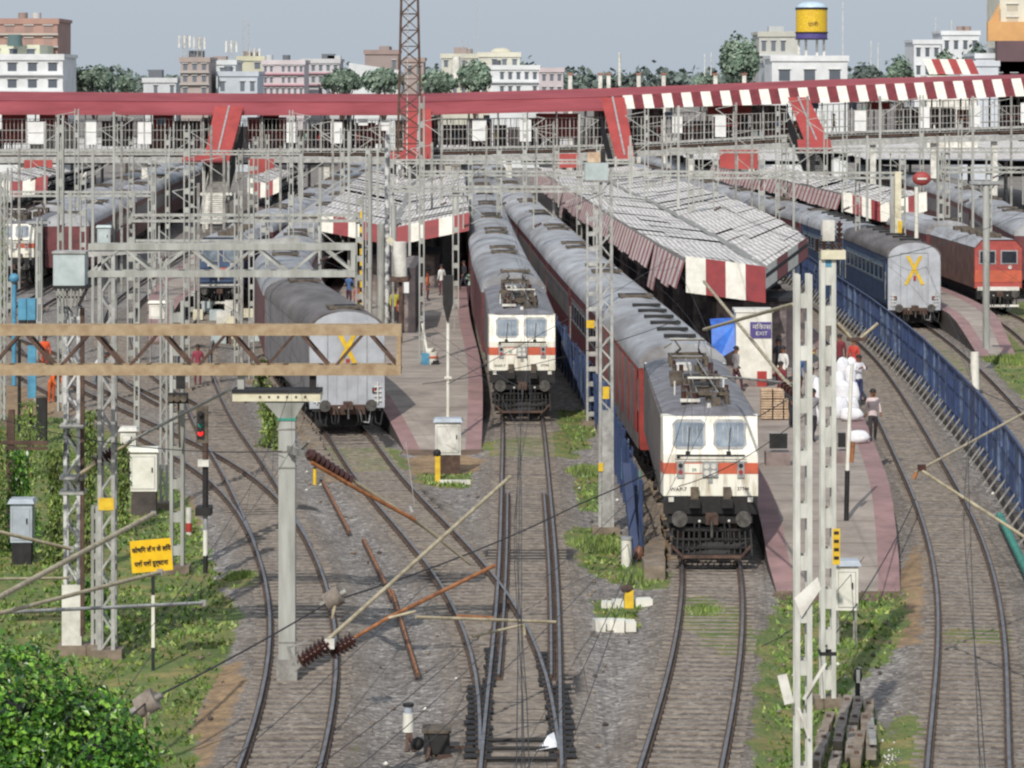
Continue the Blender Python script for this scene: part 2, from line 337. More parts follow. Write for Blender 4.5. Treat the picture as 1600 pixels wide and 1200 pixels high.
def ground_mat(masks):
    m,nt,b=nodes('ground_ballast'); L=nt.links.new; N=nt.nodes.new
    b.inputs['Roughness'].default_value=.95
    tc=N('ShaderNodeNewGeometry')
    def noise(scale,det=4,st=None):
        n=N('ShaderNodeTexNoise'); n.inputs['Scale'].default_value=scale; n.inputs['Detail'].default_value=det; n.inputs['Roughness'].default_value=.7
        if st:
            mp=N('ShaderNodeMapping'); mp.inputs['Scale'].default_value=st; L(tc.outputs['Position'],mp.inputs[0]); L(mp.outputs[0],n.inputs['Vector'])
        else: L(tc.outputs['Position'],n.inputs['Vector'])
        return n.outputs['Fac']
    def ramp(f,stops):
        r=N('ShaderNodeValToRGB'); L(f,r.inputs[0])
        while len(r.color_ramp.elements)<len(stops): r.color_ramp.elements.new(.5)
        for e,(p,c) in zip(r.color_ramp.elements,stops): e.position=p; e.color=c
        return r.outputs[0]
    def mix(f,a,bb,mode='MIX'):
        x=N('ShaderNodeMix'); x.data_type='RGBA'; x.blend_type=mode
        if isinstance(f,float): x.inputs[0].default_value=f
        else: L(f,x.inputs[0])
        L(a,x.inputs[6]); L(bb,x.inputs[7]); return x.outputs[2]
    vor=N('ShaderNodeTexVoronoi'); vor.inputs['Scale'].default_value=9; L(tc.outputs['Position'],vor.inputs['Vector'])
    sx=N('ShaderNodeSeparateColor'); L(vor.outputs['Color'],sx.inputs[0])
    peb=ramp(sx.outputs[0],[(0,S(60,55,52)),(.35,S(118,112,108)),(.75,S(150,144,139)),(1,S(204,198,190))])
    big=ramp(noise(.35,5),[(.3,S(118,112,109)),(.7,S(154,148,144))])
    base=mix(.38,peb,big)
    brown=ramp(noise(.5,5),[(.3,S(108,98,90)),(.7,S(148,136,124))]); core=ramp(noise(.8,5),[(.3,S(92,80,72)),(.7,S(134,122,110))])
    trk=mix(.6,peb,brown)
    grass=ramp(noise(5,5),[(.3,S(72,90,42)),(.5,S(104,126,64)),(.72,S(146,150,92))])
    dry=ramp(noise(.8,5),[(.38,S(78,104,50)),(.52,S(120,120,70)),(.62,S(166,138,94))]); grass=mix(.55,grass,dry)
    soil=ramp(noise(2.2,5),[(.3,S(112,92,74)),(.7,S(176,148,112))])
    oil=ramp(noise(3,3),[(.3,S(38,36,38)),(.7,S(76,70,68))])
    if masks:
        a=N('ShaderNodeVertexColor'); a.layer_name='mask'; sc=N('ShaderNodeSeparateColor'); L(a.outputs['Color'],sc.inputs[0])
        nz=noise(2.2,6)
        def edge(ch,w=.5,lo=.45,hi=.62,src=None):
            ad=N('ShaderNodeMath'); ad.operation='MULTIPLY_ADD'; L(src or nz,ad.inputs[0]); ad.inputs[1].default_value=w*2; 
            s2=N('ShaderNodeMath'); s2.operation='SUBTRACT'; L(ch,s2.inputs[0]); s2.inputs[1].default_value=w; L(s2.outputs[0],ad.inputs[2])
            mr=N('ShaderNodeMapRange'); mr.inputs['From Min'].default_value=lo; mr.inputs['From Max'].default_value=hi; L(ad.outputs[0],mr.inputs[0]); return mr.outputs[0]
        c=mix(edge(a.outputs['Alpha'],.25,.3,.8),base,trk)
        sb=N('ShaderNodeMath'); sb.operation='SUBTRACT'; sb.use_clamp=True; L(a.outputs['Alpha'],sb.inputs[0]); sb.inputs[1].default_value=1.0; c=mix(sb.outputs[0],c,mix(.55,peb,core))
        nz2=noise(.9,6)
        c=mix(edge(sc.outputs[1],.5,.4,.7),c,soil)
        c=mix(edge(sc.outputs[0],.75,.42,.62,nz2),c,grass)
        c=mix(edge(sc.outputs[2],.35,.35,.75),c,oil)
    else: c=base
    st=ramp(noise(.12,4),[(.35,(.72,.70,.68,1)),(.7,(1,1,1,1))]); c=mix(1.0,c,st,'MULTIPLY')
    L(c,b.inputs['Base Color'])
    bp=N('ShaderNodeBump'); bp.inputs['Strength'].default_value=.7; bp.inputs['Distance'].default_value=.05; L(vor.outputs['Distance'],bp.inputs['Height']); L(bp.outputs[0],b.inputs['Normal'])
    return m
Gm,GX_,GY_=make_ground()
mb=MB().use(ground_mat(False)); mb.add([(-6000,-200,-.36),(6000,-200,-.36),(6000,9000,-.36),(-6000,9000,-.36)],[(0,1,2,3)])
mb.done('far_ground',kind='structure')
# grass blades
def leafmat(name,c1,c2,c3,scale=1.2,rough=.55):
    m,nt,b=nodes(name); L=nt.links.new; N=nt.nodes.new; b.inputs['Roughness'].default_value=rough
    ge=N('ShaderNodeNewGeometry'); r=N('ShaderNodeValToRGB'); L(ge.outputs['Random Per Island'],r.inputs[0])
    r.color_ramp.elements[0].color=c1; r.color_ramp.elements[1].color=c3; e=r.color_ramp.elements.new(.55); e.color=c2
    n=N('ShaderNodeTexNoise'); n.inputs['Scale'].default_value=scale; L(ge.outputs['Position'],n.inputs['Vector'])
    mr=N('ShaderNodeMapRange'); mr.inputs['From Min'].default_value=.3; mr.inputs['From Max'].default_value=.7; mr.inputs['To Min'].default_value=.55; mr.inputs['To Max'].default_value=1.25; L(n.outputs['Fac'],mr.inputs[0])
    hs=N('ShaderNodeHueSaturation'); L(r.outputs[0],hs.inputs['Color']); L(mr.outputs[0],hs.inputs['Value']); L(hs.outputs[0],b.inputs['Base Color'])
    return m
X['grass']=leafmat('grass_blades',S(72,98,38),S(106,138,58),S(154,164,92))
X['leafnear']=leafmat('glossy_leaves',S(34,70,20),S(68,118,34),S(138,182,66),1.0,.35)
X['leafcreeper']=leafmat('creeper_leaves',S(72,94,40),S(104,128,56),S(150,160,88),.9,.5)
X['leaffar']=leafmat('hazy_foliage',S(92,114,98),S(118,138,120),S(148,164,146),.25,.7)  # paler leaf colours carry painted distance haze
X['leafhaze']=leafmat('hazed_distant_foliage',S(92,108,104),S(112,126,120),S(132,144,136),.1,.8)  # greens greyed further to paint in haze
X['bark']=M('bark',S(96,78,60),S(60,48,38),5,.9)
rs=np.random.RandomState(5)
def blades():
    w=Gm*((GX_>-24)&(GY_<190)); w=w*np.array([[1.0]]); 
    mask=(w>.5)
    ii=np.argwhere(mask); mb=MB().use('grass'); cnt=0
    for (i,j) in ii:
        Y=GY_[i,j]
        nn=5 if Y<110 else 3
        if rs.rand()<.35+.6*(mnoise.noise((GX_[i,j]*.35,Y*.2,0))+.3): continue
        for k in range(nn):
            x=GX_[i,j]+rs.uniform(-.2,.2); y=Y+rs.uniform(-.2,.2); h=rs.uniform(.04,.17); a=rs.uniform(0,3.14); w_=rs.uniform(.03,.08)
            dx,dy=math.cos(a)*w_,math.sin(a)*w_; lx,ly=rs.uniform(-.12,.12),rs.uniform(-.12,.12)
            mb.add([(x-dx,y-dy,-.3),(x+dx,y+dy,-.3),(x+lx,y+ly,-.3+h)],[(0,1,2)])
    mb.done('grass',kind='stuff',label='green grass and weeds growing beside and between the tracks',category='grass')
blades()
# loose stones
mb=MB()
for k in range(600):
    Y=rs.uniform(68,125); x=rs.uniform(-8,14)*Y/80; r=rs.uniform(.04,.10)
    mb.use(random.choice(['stone','stone','stone','sleeper','concside','dwhite'])).ball((x,Y,-.24),r,5,(1,1,.7))
mb.done('loose_ballast_stones',kind='stuff',label='loose pale stones scattered over the grey ballast',category='stones')
# ------------------------------------------------------------ tracks
def offset(tr,off):
    out=[]; n=len(tr)
    for i,(Y,x) in enumerate(tr):
        a=tr[max(0,i-1)]; b=tr[min(n-1,i+1)]; d=Vector((b[1]-a[1],b[0]-a[0])).normalized()
        out.append((x+d.y*off,Y-d.x*off))
    return out
def rail_mesh(mb,pts,z0=-.17,z1=0.0,w=.075):
    for (hw,a,b_,m) in ((.10,z0,z0+.055,'railside'),(.022,z0+.055,z1-.04,'railside'),(w/2,z1-.04,z1,'railtop')):
        L_=[];R_=[]
        n=len(pts)
        for i,p in enumerate(pts):
            q0=pts[max(0,i-1)]; q1=pts[min(n-1,i+1)]; d=Vector((q1[0]-q0[0],q1[1]-q0[1])).normalized(); nx,ny=d.y,-d.x
            L_.append((p[0]-nx*hw,p[1]-ny*hw)); R_.append((p[0]+nx*hw,p[1]+ny*hw))
        mb.use(m); top=[(x,y,b_) for x,y in L_]; top2=[(x,y,b_) for x,y in R_]
        bl=[(x,y,a) for x,y in L_]; br=[(x,y,a) for x,y in R_]
        mb.strip(top2,top)
        mb.use('railside'); mb.strip(top,bl); mb.strip(br,top2)
        mb.add([bl[0],br[0],top2[0],top[0]],[(0,1,2,3)])
def track(key,label,y0=58,y1=420,gauge=1.76,sleep_to=215,slw=2.5,spacing=.62):
    tr=[p for p in TR[key] if y0<=p[0]<=y1]
    root=thing('railway_track',label,'railway track',(tr[0][1],tr[0][0],0),kind='structure')
    fine=[p for p in tr]
    for s in (-1,1):
        mb=MB(); rail_mesh(mb,offset(fine,s*gauge/2)); mb.done('rail',root)
    mb=MB().use('sleeper'); s=0; prev=tr[0]; nxt=0
    Y=tr[0][0]
    while Y<min(sleep_to,tr[-1][0]):
        x=interp(tr,Y); sl=(interp(tr,Y+.5)-interp(tr,Y-.5)); a=math.atan(sl)
        R=Matrix.Rotation(-a+rs.uniform(-.012,.012),3,'Z'); j=rs.uniform(-.05,.05)
        mb.cb((x+j,Y,-.250+rs.uniform(-.022,.012)),(slw,.19,.16),R)
        for q in (-1,1):
            pass
        Y+=spacing*math.cos(a)
    mb.done('sleepers',root,kind='stuff')
    return root
track('T1','curved track at the left sweeping away past the tall concrete column')
t2_=track('T2','track leading to the blue and red locomotive',y0=103); t2_.location.z+=.004
track('T3','track curving along the left platform',y0=146,sleep_to=190)
track('T4','track at far left leading toward the distant white locomotive',y0=148,sleep_to=190)
t5=track('T5','diagonal track running from the grey coach to the central turnout',y0=71); t5.location.z+=.004
track('T6','straight central track in front of the white locomotive')
track('TR3','track in front of the nearest white locomotive')
track('T7','curved track between the right platform and the blue fence')
track('T8','track in front of the grey ended coach with the yellow cross',y0=72)
track('T9','track in front of the red locomotive at the right edge',y0=110)
# check rails / switch blades at the turnout
mb=MB(); 
for off,(a,b) in ((-.66,(80,118)),(.66,(80,118))):
    rail_mesh(mb,offset([p for p in TR['T6'] if a<=p[0]<=b],off),w=.06)
mb.done('check_rails',kind='structure')
sr=thing('switch_rods','black stretcher bars between the switch rails of the central turnout','switch rods',(.2,71.7,-.1))
for yy in (70.6,71.7,72.6): mb=MB().use('black').tube((-.62,yy,-.1),(1.0,yy,-.1),.045); mb.done('stretcher_bar',sr)
r9=random.Random(5)
for (xc,ya,yb) in ((-.78,71.0,79.4),(1.12,71.0,79.4),(-.55,79.4,84.5),(.8,79.4,84)):
    mb=MB().use('black'); y=ya
    while y<yb:
        mb.cb((xc+r9.uniform(-.04,.04),y,-.118),(.62 if ya<75 else .34,.36,.03)); y+=.62
    mb.done('greased_plates',kind='stuff',label='black greased slide plates beside the rails of the central turnout',category='slide plates')
# scrap rails
for a,b,l in (((505,755),(545,832),'short rusty scrap rail lying near the grey coach'),((568,845),(612,935),'red brown scrap rail lying in the grey ballast, middle one'),((612,925),(652,1055),'longest red brown scrap rail lying beside the left curve')):
    p=g(*a,-.15); q=g(*b,-.15); mb=MB().use('rustdark').bar(p,q,.13,.12); mb.use('orangerust').bar(p+Vector((.0,0,.07)),q+Vector((0,0,.07)),.05,.04)
    mb.done('scrap_rail',label=l,category='scrap rail',group='rusty rails lying in the ballast')
# ------------------------------------------------------------ platforms
def platform(label,left,right,y0,y1,edge=.66,z=1.0,step=4.0,pinkL=True,pinkR=True,ramp=14.0):
    n=int((y1-y0)/step)+1; Y=[y0+(y1-y0)*i/n for i in range(n+1)]
    A=[(interp(left,y),y,z) for y in Y]; D=[(interp(right,y),y,z) for y in Y]
    B=[(min(a[0]+edge,(a[0]+d[0])/2-.01),a[1],z) for a,d in zip(A,D)]; C_=[(max(d[0]-edge,(a[0]+d[0])/2+.01),d[1],z) for a,d in zip(A,D)]
    zr=lambda y: -.22+(z+.22)*min(1,(y-y0)/ramp)
    A,B,C_,D=[[(p[0],p[1],zr(p[1])) for p in L] for L in (A,B,C_,D)]
    root=thing('platform',label,'platform',(A[0][0],y0,0),kind='structure')
    up=lambda L,zz:[(p[0],p[1],zz) for p in L]
    mb=MB().use('pink' if pinkL else 'conc').strip(B,A); mb.use('concside').strip(A,up(A,-.3)); mb.done('edge_strip',root)
    mb=MB().use('conc').strip(C_,B); mb.use('soil').poly([(A[0][0]-.4,y0-1.2,-.3),(D[0][0]+.4,y0-1.2,-.3),(D[0][0],y0,-.2),(A[0][0],y0,-.2)]); mb.done('platform_slab',root)
    mb=MB().use('pink' if pinkR else 'conc').strip(D,C_); mb.use('concside').strip(up(D,-.3),D); mb.done('edge_strip',root)
    return root
off=lambda path,d:[(y,x+d) for y,x in path]
pl1L=off([p for p in TR['T5'] if p[0]>120],1.95); pl1R=off([p for p in TR['T6'] if p[0]>120],-1.75)
platform('central platform of pinkish concrete between the grey coach and the white locomotive',pl1L,pl1R,131,425)
pl2L=off([p for p in TR['TR3'] if p[0]>85],1.75); pl2L=[(90,7.75)]+[p for p in pl2L if p[0]>97]
pl2R=off([p for p in TR['T7'] if p[0]>85],-1.95)
platform('right platform with pink edges ending beside the nearest white locomotive',pl2L,pl2R,94.5,425)
pl3L=off([p for p in TR['T8'] if p[0]>160],1.75); pl3R=off([p for p in TR['T9'] if p[0]>160],-1.95)
platform('narrow right platform ending in a point beside the red locomotive',pl3L,pl3R,176,425,edge=.7)
p0L=off([p for p in TR['T3'] if p[0]>160],1.9); p0R=off([p for p in TR['T2'] if p[0]>160],-2.0)
platform('left platform of pinkish paving beside the blue and red locomotive',p0L,p0R,186,425)
# ------------------------------------------------------------ rolling stock
def arch(hw,z0,zs,zt,n=12,ins=0.0):
    pr=[(-hw+ins,z0),(-hw,z0+.2),(-hw,zs)]
    for i in range(1,n):
        t=math.pi*(1-i/n); pr.append((hw*math.cos(t),zs+(zt-zs)*math.sin(t)**.8))
    pr+=[(hw,zs),(hw,z0+.2),(hw-ins,z0)]
    return pr[::-1]
def roofprof(hw,zs,zt,n=14,th=.0):
    pr=[]
    for i in range(n+1):
        t=math.pi*(1-i/n); pr.append((hw*math.cos(t),zs+(zt-zs)*math.sin(t)**.8))
    return pr
def buffers(root,z=1.42,y=-.55,sp=.98,r=.25):
    for sx in (-1,1):
        mb=MB().use('buffer'); mb.tube((sx*sp,y+.55,z),(sx*sp,y+.08,z),.14,n=10); mb.tube((sx*sp,y+.07,z),(sx*sp,y,z),r,r*.96,n=18)
        mb.use('black').tube((sx*sp,y+.5,z),(sx*sp,y+.25,z),.19,n=10); mb.done('buffer',root)
    mb=MB().use('rustdark').cb((0,y+.25,z-.02),(.34,.5,.34)); mb.cb((.12,y-.02,z),(.14,.2,.3)); mb.cb((-.13,y+.02,z-.02),(.12,.18,.26)); mb.use('buffer').tube((0,y-.05,z-.05),(0,y-.05,z-.55),.05); mb.done('coupler',root)
    mb=MB().use('black')
    for sx in (-.5,-.36,.4,.55):
        pts=[Vector((sx,y+.4,z-.15)),Vector((sx*1.05,y+.15,z-.35)),Vector((sx*1.1,y+.1,z-.7)),Vector((sx*.9,y+.25,z-.85))]; mb.path(pts,.035)
    mb.use('dwhite').ball((sx,y+.38,z-.1),.05,6).ball((-.36,y+.3,z-.1),.05,6); mb.done('brake_hose',root)
def bogie(root,y):
    mb=MB().use('black')
    for sx in (-1,1):
        mb.cb((sx*1.08,y,.72),(.16,3.2,.3)); mb.cb((sx*1.1,y,.95),(.22,.7,.35))
        for yy in (-1.25,1.25):
            mb.tube((sx*1.16,y+yy,.5),(sx*1.3,y+yy,.5),.15,n=8); mb.cb((sx*1.1,y+yy,.9),(.26,.3,.3))
    mb.cb((0,y,.8),(1.9,.6,.3)); mb.tube((-.8,y-1.25,.52),(.8,y-1.25,.52),.09); mb.tube((-.8,y+1.25,.52),(.8,y+1.25,.52),.09)
    bo=mb.done('bogie',root)
    for sx in (-1,1):
        for yy in (-1.25,1.25): mb=MB().use('railside').tube((sx*.78,y+yy,.52),(sx*.93,y+yy,.52),.52,n=18); mb.use('buffer').tube((sx*.93,y+yy,.52),(sx*.95,y+yy,.52),.18,n=12); mb.done('wheel',bo)
def coach(label,cat='train coach',group=None,body='maroonc',band='greyc',roof='coachroof',side=-1,detail=2,end=None,L=23.4,hw=1.62,style='ac'):
    root=thing('train_coach',label,cat,(0,0,0),group)
    mb=MB().use(body); pr=[(-hw+.05,1.15),(-hw,1.35),(-hw,4.25),(hw,4.25),(hw,1.35),(hw-.05,1.15)][::-1]; mb.prism(pr,0,L)
    mb.use('black').box(-1.2,1.2,6.5,L-6.5,.55,1.15); mb.box(-.9,.9,1,L-1,1.0,1.14)
    mb.done('body',root)
    mb=MB(); mb.smooth=True; mb.use(roof); R=roofprof(hw+.03,4.2,5.12)
    n=len(R); segs=6
    for k in range(segs):
        a=-.02+(L+.04)*k/segs; b=-.02+(L+.04)*(k+1)/segs
        mb.add([(p[0],a,p[1]) for p in R]+[(p[0],b,p[1]) for p in R],[(i+1,i,n+i,n+i+1) for i in range(n-1)])
    mb.smooth=False
    mb.poly([(p[0],-.02,p[1]) for p in R]); mb.poly([(p[0],L+.02,p[1]) for p in R][::-1])
    if detail>0:
        mb.use('frame')
        for k in range(1,segs):          # weld ribs
            a=L*k/segs; mb.add([(p[0]*1.004,a-.03,p[1]+.012) for p in R]+[(p[0]*1.004,a+.03,p[1]+.012) for p in R],[(i+1,i,n+i,n+i+1) for i in range(n-1)])
    mb.use('black'); mb.cb((0,L+.3,2.9),(1.3,.62,2.6))
    mb.done('roof',root)
    if detail>0:
        ys=[2.2,L-2.2] if style=='ac' else [3+3.4*i for i in range(6)]
        for y in ys:
            mb=MB().use('black' if style!='ac' else 'greasy'); mb.cb((.15,y,5.16),(1.2,.5,.12) if style!='ac' else (1.5,1.7,.10))
            if style=='ac': mb.use('dark'); mb.cb((.15,y,5.23),(.9,.35,.04))
            mb.done('roof_vent',root)
        bandm=MB().use(band); bandm.box(side*(hw+.012)-.006,side*(hw+.012)+.006,.4,L-.4,2.55,3.75); 
        if body=='redc':
            for k in range(13):
                y=.7+k*(L-1.4)/13; bandm.use('greybrown' if k%2 else 'redc').box(side*(hw+.05)-.01,side*(hw+.05)+.01,y,y+(L-1.4)/13*.98,1.75,4.05)
            bandm.use('greybrown').box(side*(hw+.04)-.01,side*(hw+.04)+.01,0,L,1.2,1.74)
        bandm.done('window_band',root)
        if detail>1 and body!='redc':
            for i in range(9):
                y=3.1+i*(L-6.2)/8; mb=MB().use('frame')
                mb.box(side*(hw+.03)-.01,side*(hw+.03)+.01,y-.67,y+.67,3.5,3.56).box(side*(hw+.03)-.01,side*(hw+.03)+.01,y-.67,y+.67,2.66,2.72); wn=mb.done('window',root); MB().use('wind').box(side*(hw+.026)-.008,side*(hw+.026)+.008,y-.62,y+.62,2.72,3.5).done('pane',wn)
            for y in (1.1,L-1.1):
                mb=MB().use(body).box(side*(hw+.03)-.015,side*(hw+.03)+.015,y-.45,y+.45,1.4,3.9); mb.use('wind').box(side*(hw+.05)-.008,side*(hw+.05)+.008,y-.2,y+.2,2.8,3.5); dr=mb.done('door',root); MB().use('frame').box(side*(hw+.06)-.02,side*(hw+.06)+.02,y-.56,y-.52,1.6,3.3).done('handle',dr)
        for y in (3.6,L-3.6): bogie(root,y)
    if end:
        mb=MB(); mb.use('endgrey'); pr=arch(hw-.02,1.0,3.95,5.1,14); pr=[(a,b) for a,b in pr]; mb.prism(pr,-.12,-.025)
        mb.use('frame')
        for xx in (-.84,.84): mb.box(xx-.02,xx+.02,-.15,-.12,1.15,4.5)
        mb.box(-.82,.82,-.15,-.12,4.46,4.5)
        for xx in (-.45,0,.45): mb.box(xx-.008,xx+.008,-.135,-.12,1.2,2.9)
        mb.use('black')
        for sx in (-1,1): mb.cb((sx*1.15,-.16,1.75),(.16,.08,.2))
        mb.use('red'); mb.cb((1.15,-.19,1.78),(.08,.04,.1)).cb((-1.15,-.19,1.78),(.08,.04,.1))
        mb.done('end_panel',root)
        mb=MB().use('yellow'); xc=0
        for sx in (-1,1):
            mb.add([(xc+sx*.52-.11,-.158-.004*sx,2.55),(xc+sx*.52+.11,-.158-.004*sx,2.55),(xc-sx*.40+.11,-.158-.004*sx,4.3),(xc-sx*.40-.11,-.158-.004*sx,4.3)],[(0,1,2,3)])
        mb.done('yellow_cross',root)
        mb=MB().use('red').cb((.02,-.165,2.95),(.16,.02,.3)); mb.done('tail_lamp_bracket',root)
        mb=MB().use('black').box(-1.45,1.45,-.1,.3,.86,1.12); mb.box(-1.25,1.25,.35,1.2,.2,.9);  # low black box behind the buffers stands in for underframe shadow
        for sx in (-1.2,-.7,.75,1.15): mb.path([Vector((sx,-.2,.9)),Vector((sx+.05,-.35,.4)),Vector((sx+.25,-.35,.3)),Vector((sx+.35,-.25,.85))],.04);
        mb.use('frame').path([Vector((.55,-.3,.9)),Vector((.6,-.4,.45)),Vector((.9,-.4,.4)),Vector((.98,-.3,.9))],.03); mb.use('rustdark').cb((0,-.15,.95),(1.5,.3,.4)); mb.done('headstock',root)
        buffers(root,z=1.15,y=-.62)
        mb=MB().use('dwhite')
        for sx in (-1.3,1.3):
            mb.tube((sx,-.2,1.2),(sx,-.2,2.1),.03)
            for k in range(4): mb.tube((sx-.15,-.2,1.3+.2*k),(sx+.15,-.2,1.3+.2*k),.02)
        mb.done('ladder',root)
    return root
def loco(label,dirty=False):
    root=thing('electric_locomotive',label,'locomotive',(0,0,0),'white electric locomotives')
    hw=1.46; L=19.6
    body=[(-hw,2.05),(-hw,4.35),(-hw+.1,4.5),(hw-.1,4.5),(hw,4.35),(hw,2.05)][::-1]
    mb=MB().use('greybrown'); mb.prism([(-1.52,2.05),(-1.52,4.4),(1.52,4.4),(1.52,2.05)][::-1],.9,L-.9); mb.use('locowhite')
    # cab fronts: nose below the ledge, raked screen above
    for f,yo in ((1,0),(-1,L)):
        def P(x,y,z): return (x,yo+f*y,z)
        vs=[P(-hw,0,2.05),P(hw,0,2.05),P(hw,0,3.34),P(-hw,0,3.34),P(-hw,.32,4.5),P(hw,.32,4.5),P(-1.52,.92,2.05),P(1.52,.92,2.05),P(1.52,.92,4.4),P(-1.52,.92,4.4),P(-1.5,.9,4.5),P(1.5,.9,4.5)]
        fs=[(0,1,2,3),(3,2,5,4),(1,7,8,11,5,2),(0,3,4,10,9,6),(4,5,11,10),(0,6,7,1)]
        if f<0: fs=[x[::-1] for x in fs]
        mb.add(vs,fs)
    mb.done('body',root)
    # orange band, all round
    mb=MB().use('orange'); mb.box(-hw-.004,hw+.004,-.012,.0,2.74,3.08)
    for sx in (-1,1): mb.add([(sx*(hw+.008),-.01,2.74),(sx*(1.532),.93,2.74),(sx*(1.532),.93,3.08),(sx*(hw+.008),-.01,3.08)],[(0,1,2,3)])
    mb.done('orange_band',root)
    mb=MB().use('locowhite').box(-.86,-.2,-.02,-.0125,2.77,3.05); mb.done('band_panel',root)
    # windscreens on the raked face
    import math as m_
    sl=.32/1.16
    def Q(x,z,o): return (x,(z-3.34)*sl-o,z)
    for cx in (-.66,.60):
        mb=MB().use('frame')
        w,h0,h1=.52,3.50,4.40
        def ring(w0,a,b,o,r=.14):
            return [Q(cx-w0+r,a,o),Q(cx+w0-r,a,o),Q(cx+w0,a+r,o),Q(cx+w0-.03,(a+b)/2,o),Q(cx+w0,b-r,o),Q(cx+w0-r,b,o),Q(cx-w0+r,b,o),Q(cx-w0,b-r,o),Q(cx-w0+.03,(a+b)/2,o),Q(cx-w0,a+r,o)]
        mb.poly(ring(w,h0,h1,.02)); ws=mb.done('windscreen',root)
        mb=MB().use('glass').poly(ring(w-.08,h0+.09,h1-.10,.03,.05)); mb.use('frame')
        for k in (-.2,-.05,.1,.25): mb.bar(Q(cx+k,h0+.2,.036),Q(cx+k,h1-.2,.036),.03,.01)
        mb.done('pane',ws)
        mb=MB().use('black'); mb.bar(Q(cx-.05,3.40,.06),Q(cx+.02,4.15,.06),.025); mb.cb(Q(cx-.05,3.38,.05),(.13,.08,.12)); mb.done('wiper',root)
    mb=MB().use('black').box(-1.05,1.05,-.05,-.0,3.30,3.335); mb.box(-1.05,-.95,-.06,0,3.2,3.33); mb.use('steel2').tube((-1.1,-.12,3.2),(1.1,-.12,3.2),.018); mb.done('hand_rail',root)
    mb=MB().use('frame').box(-.26,.22,-.10,0,2.66,3.10); mb.use('dwhite')
    for xx in (-.13,.09):
        for zz in (2.78,2.98): mb.tube((xx,-.13,zz),(xx,-.10,zz),.085,n=12)
    mb.done('headlight',root)
    mb=MB().use('frame').box(-.08,.06,-.03,0,2.45,2.58); mb.done('number_plate',root)
    for sx in (-.93,.93):
        mb=MB().use('frame').box(sx-.11,sx+.11,-.06,0,2.62,3.12); mb.use('red').tube((sx,-.08,2.80),(sx,-.06,2.80),.07,n=10); mb.use('black').tube((sx,-.08,3.0),(sx,-.06,3.0),.07,n=10); mb.done('marker_light',root)
    for sx in (-.5,.5):
        mb=MB().use('greasy').box(sx-.12,sx+.12,-.22,-.0,1.98,2.34); mb.use('black').box(sx-.17,sx+.17,-.3,0,1.72,1.98); mb.done('jumper_box',root)
    text('WAP-7',.17,(-1.0,-.02,2.26),'black',root); text('37744',.15,(1.0,-.02,2.28),'rustdark',root); text('ER',.13,(-.5,-.03,2.86),'green',root)
    # underframe
    mb=MB().use('black').box(-1.45,1.45,0,.4,1.5,2.06); mb.box(-1.3,1.3,.1,L-.1,1.2,2.05); mb.use('dwhite').cb((-1.22,-.03,1.95),(.16,.06,.14)).cb((1.22,-.03,1.95),(.16,.06,.14)); mb.done('headstock',root)
    buffers(root,z=1.42,y=-.65)
    mb=MB().use('black')
    for k in range(15):
        x=-1.2+k*2.4/14; mb.bar((x,-.42,1.1),(x*1.03,-.62,.32),.045)
    for zz in (1.08,.8,.55,.34):
        yy=-.42-.2*(1.1-zz)/.78
        mb.bar((-1.22,yy+.1,zz),(-.8,yy-.05,zz),.06); mb.bar((-.8,yy-.05,zz),(.8,yy-.05,zz),.06); mb.bar((.8,yy-.05,zz),(1.22,yy+.1,zz),.06)
    mb.add([(-1.2,-.3,.3),(0,-.75,.18),(1.2,-.3,.3),(1.2,-.4,.75),(0,-.5,.75),(-1.2,-.4,.75)],[(0,1,4,5),(1,2,3,4)])
    mb.use('rustdark').bar((-1.25,-.5,.62),(-.9,-.82,.3),.06).bar((-.9,-.82,.3),(.9,-.82,.3),.07,.09).bar((.9,-.82,.3),(1.25,-.5,.62),.06); mb.done('cowcatcher',root)
    for y in (3.6,L-3.6): bogie(root,y)
    # roof and gear
    mb=MB().use('locoroof'); mb.smooth=False
    R=[(-1.46,4.46),(-1.1,4.62),(-.5,4.70),(.5,4.70),(1.1,4.62),(1.46,4.46)]; n=len(R)
    mb.add([(p[0]*.99,.30,4.5) for p in R]+[(p[0]*.98,1.0,p[1]) for p in R]+[(p[0]*1.03,L-.3,p[1]) for p in R],[(i+1,i,n+i,n+i+1) for i in range(n-1)]+[(n+i+1,n+i,2*n+i,2*n+i+1) for i in range(n-1)])
    mb.done('roof',root)
    for yb in (3.0,L-3.4):
        mb=MB().use('greasy')
        for sx in (-.62,.62):
            for yy in (-.8,.8): mb.tube((sx,yb+yy,4.66),(sx,yb+yy,4.95),.10,.07,n=8)
            mb.bar((sx,yb-.85,5.0),(sx,yb+.85,5.0),.08)
        mb.bar((-.7,yb-.8,5.0),(.7,yb-.8,5.0),.09); mb.bar((-.7,yb+.8,5.0),(.7,yb+.8,5.0),.09)
        up=yb<9
        k=Vector((0,yb-1.1,5.35)) if not up else Vector((0,yb+1.1,5.25))
        for sx in (-.45,.45):
            mb.bar((sx,yb-.5*(1 if up else -1),5.05),(sx*.7,k.y,k.z),.06); mb.bar((sx*.7,k.y,k.z),(sx,yb-.9*(1 if up else -1),5.5),.045)
        mb.bar((-.45,yb,5.1),(.45,yb-.3,5.15),.05)
        for q in (-.95,-.65): mb.use('dwhite' if q<-.8 else 'greasy').bar((-.62,yb+q*(1 if up else -1),5.52),(.62,yb+q*(1 if up else -1),5.52),.07,.05); 
        mb.bar((-.62,yb-.8,5.52),(-.9,yb-.8,5.34),.04).bar((.62,yb-.8,5.52),(.9,yb-.8,5.34),.04)
        mb.done('pantograph',root)
    mb=MB().use('greasy'); r2=random.Random(4)
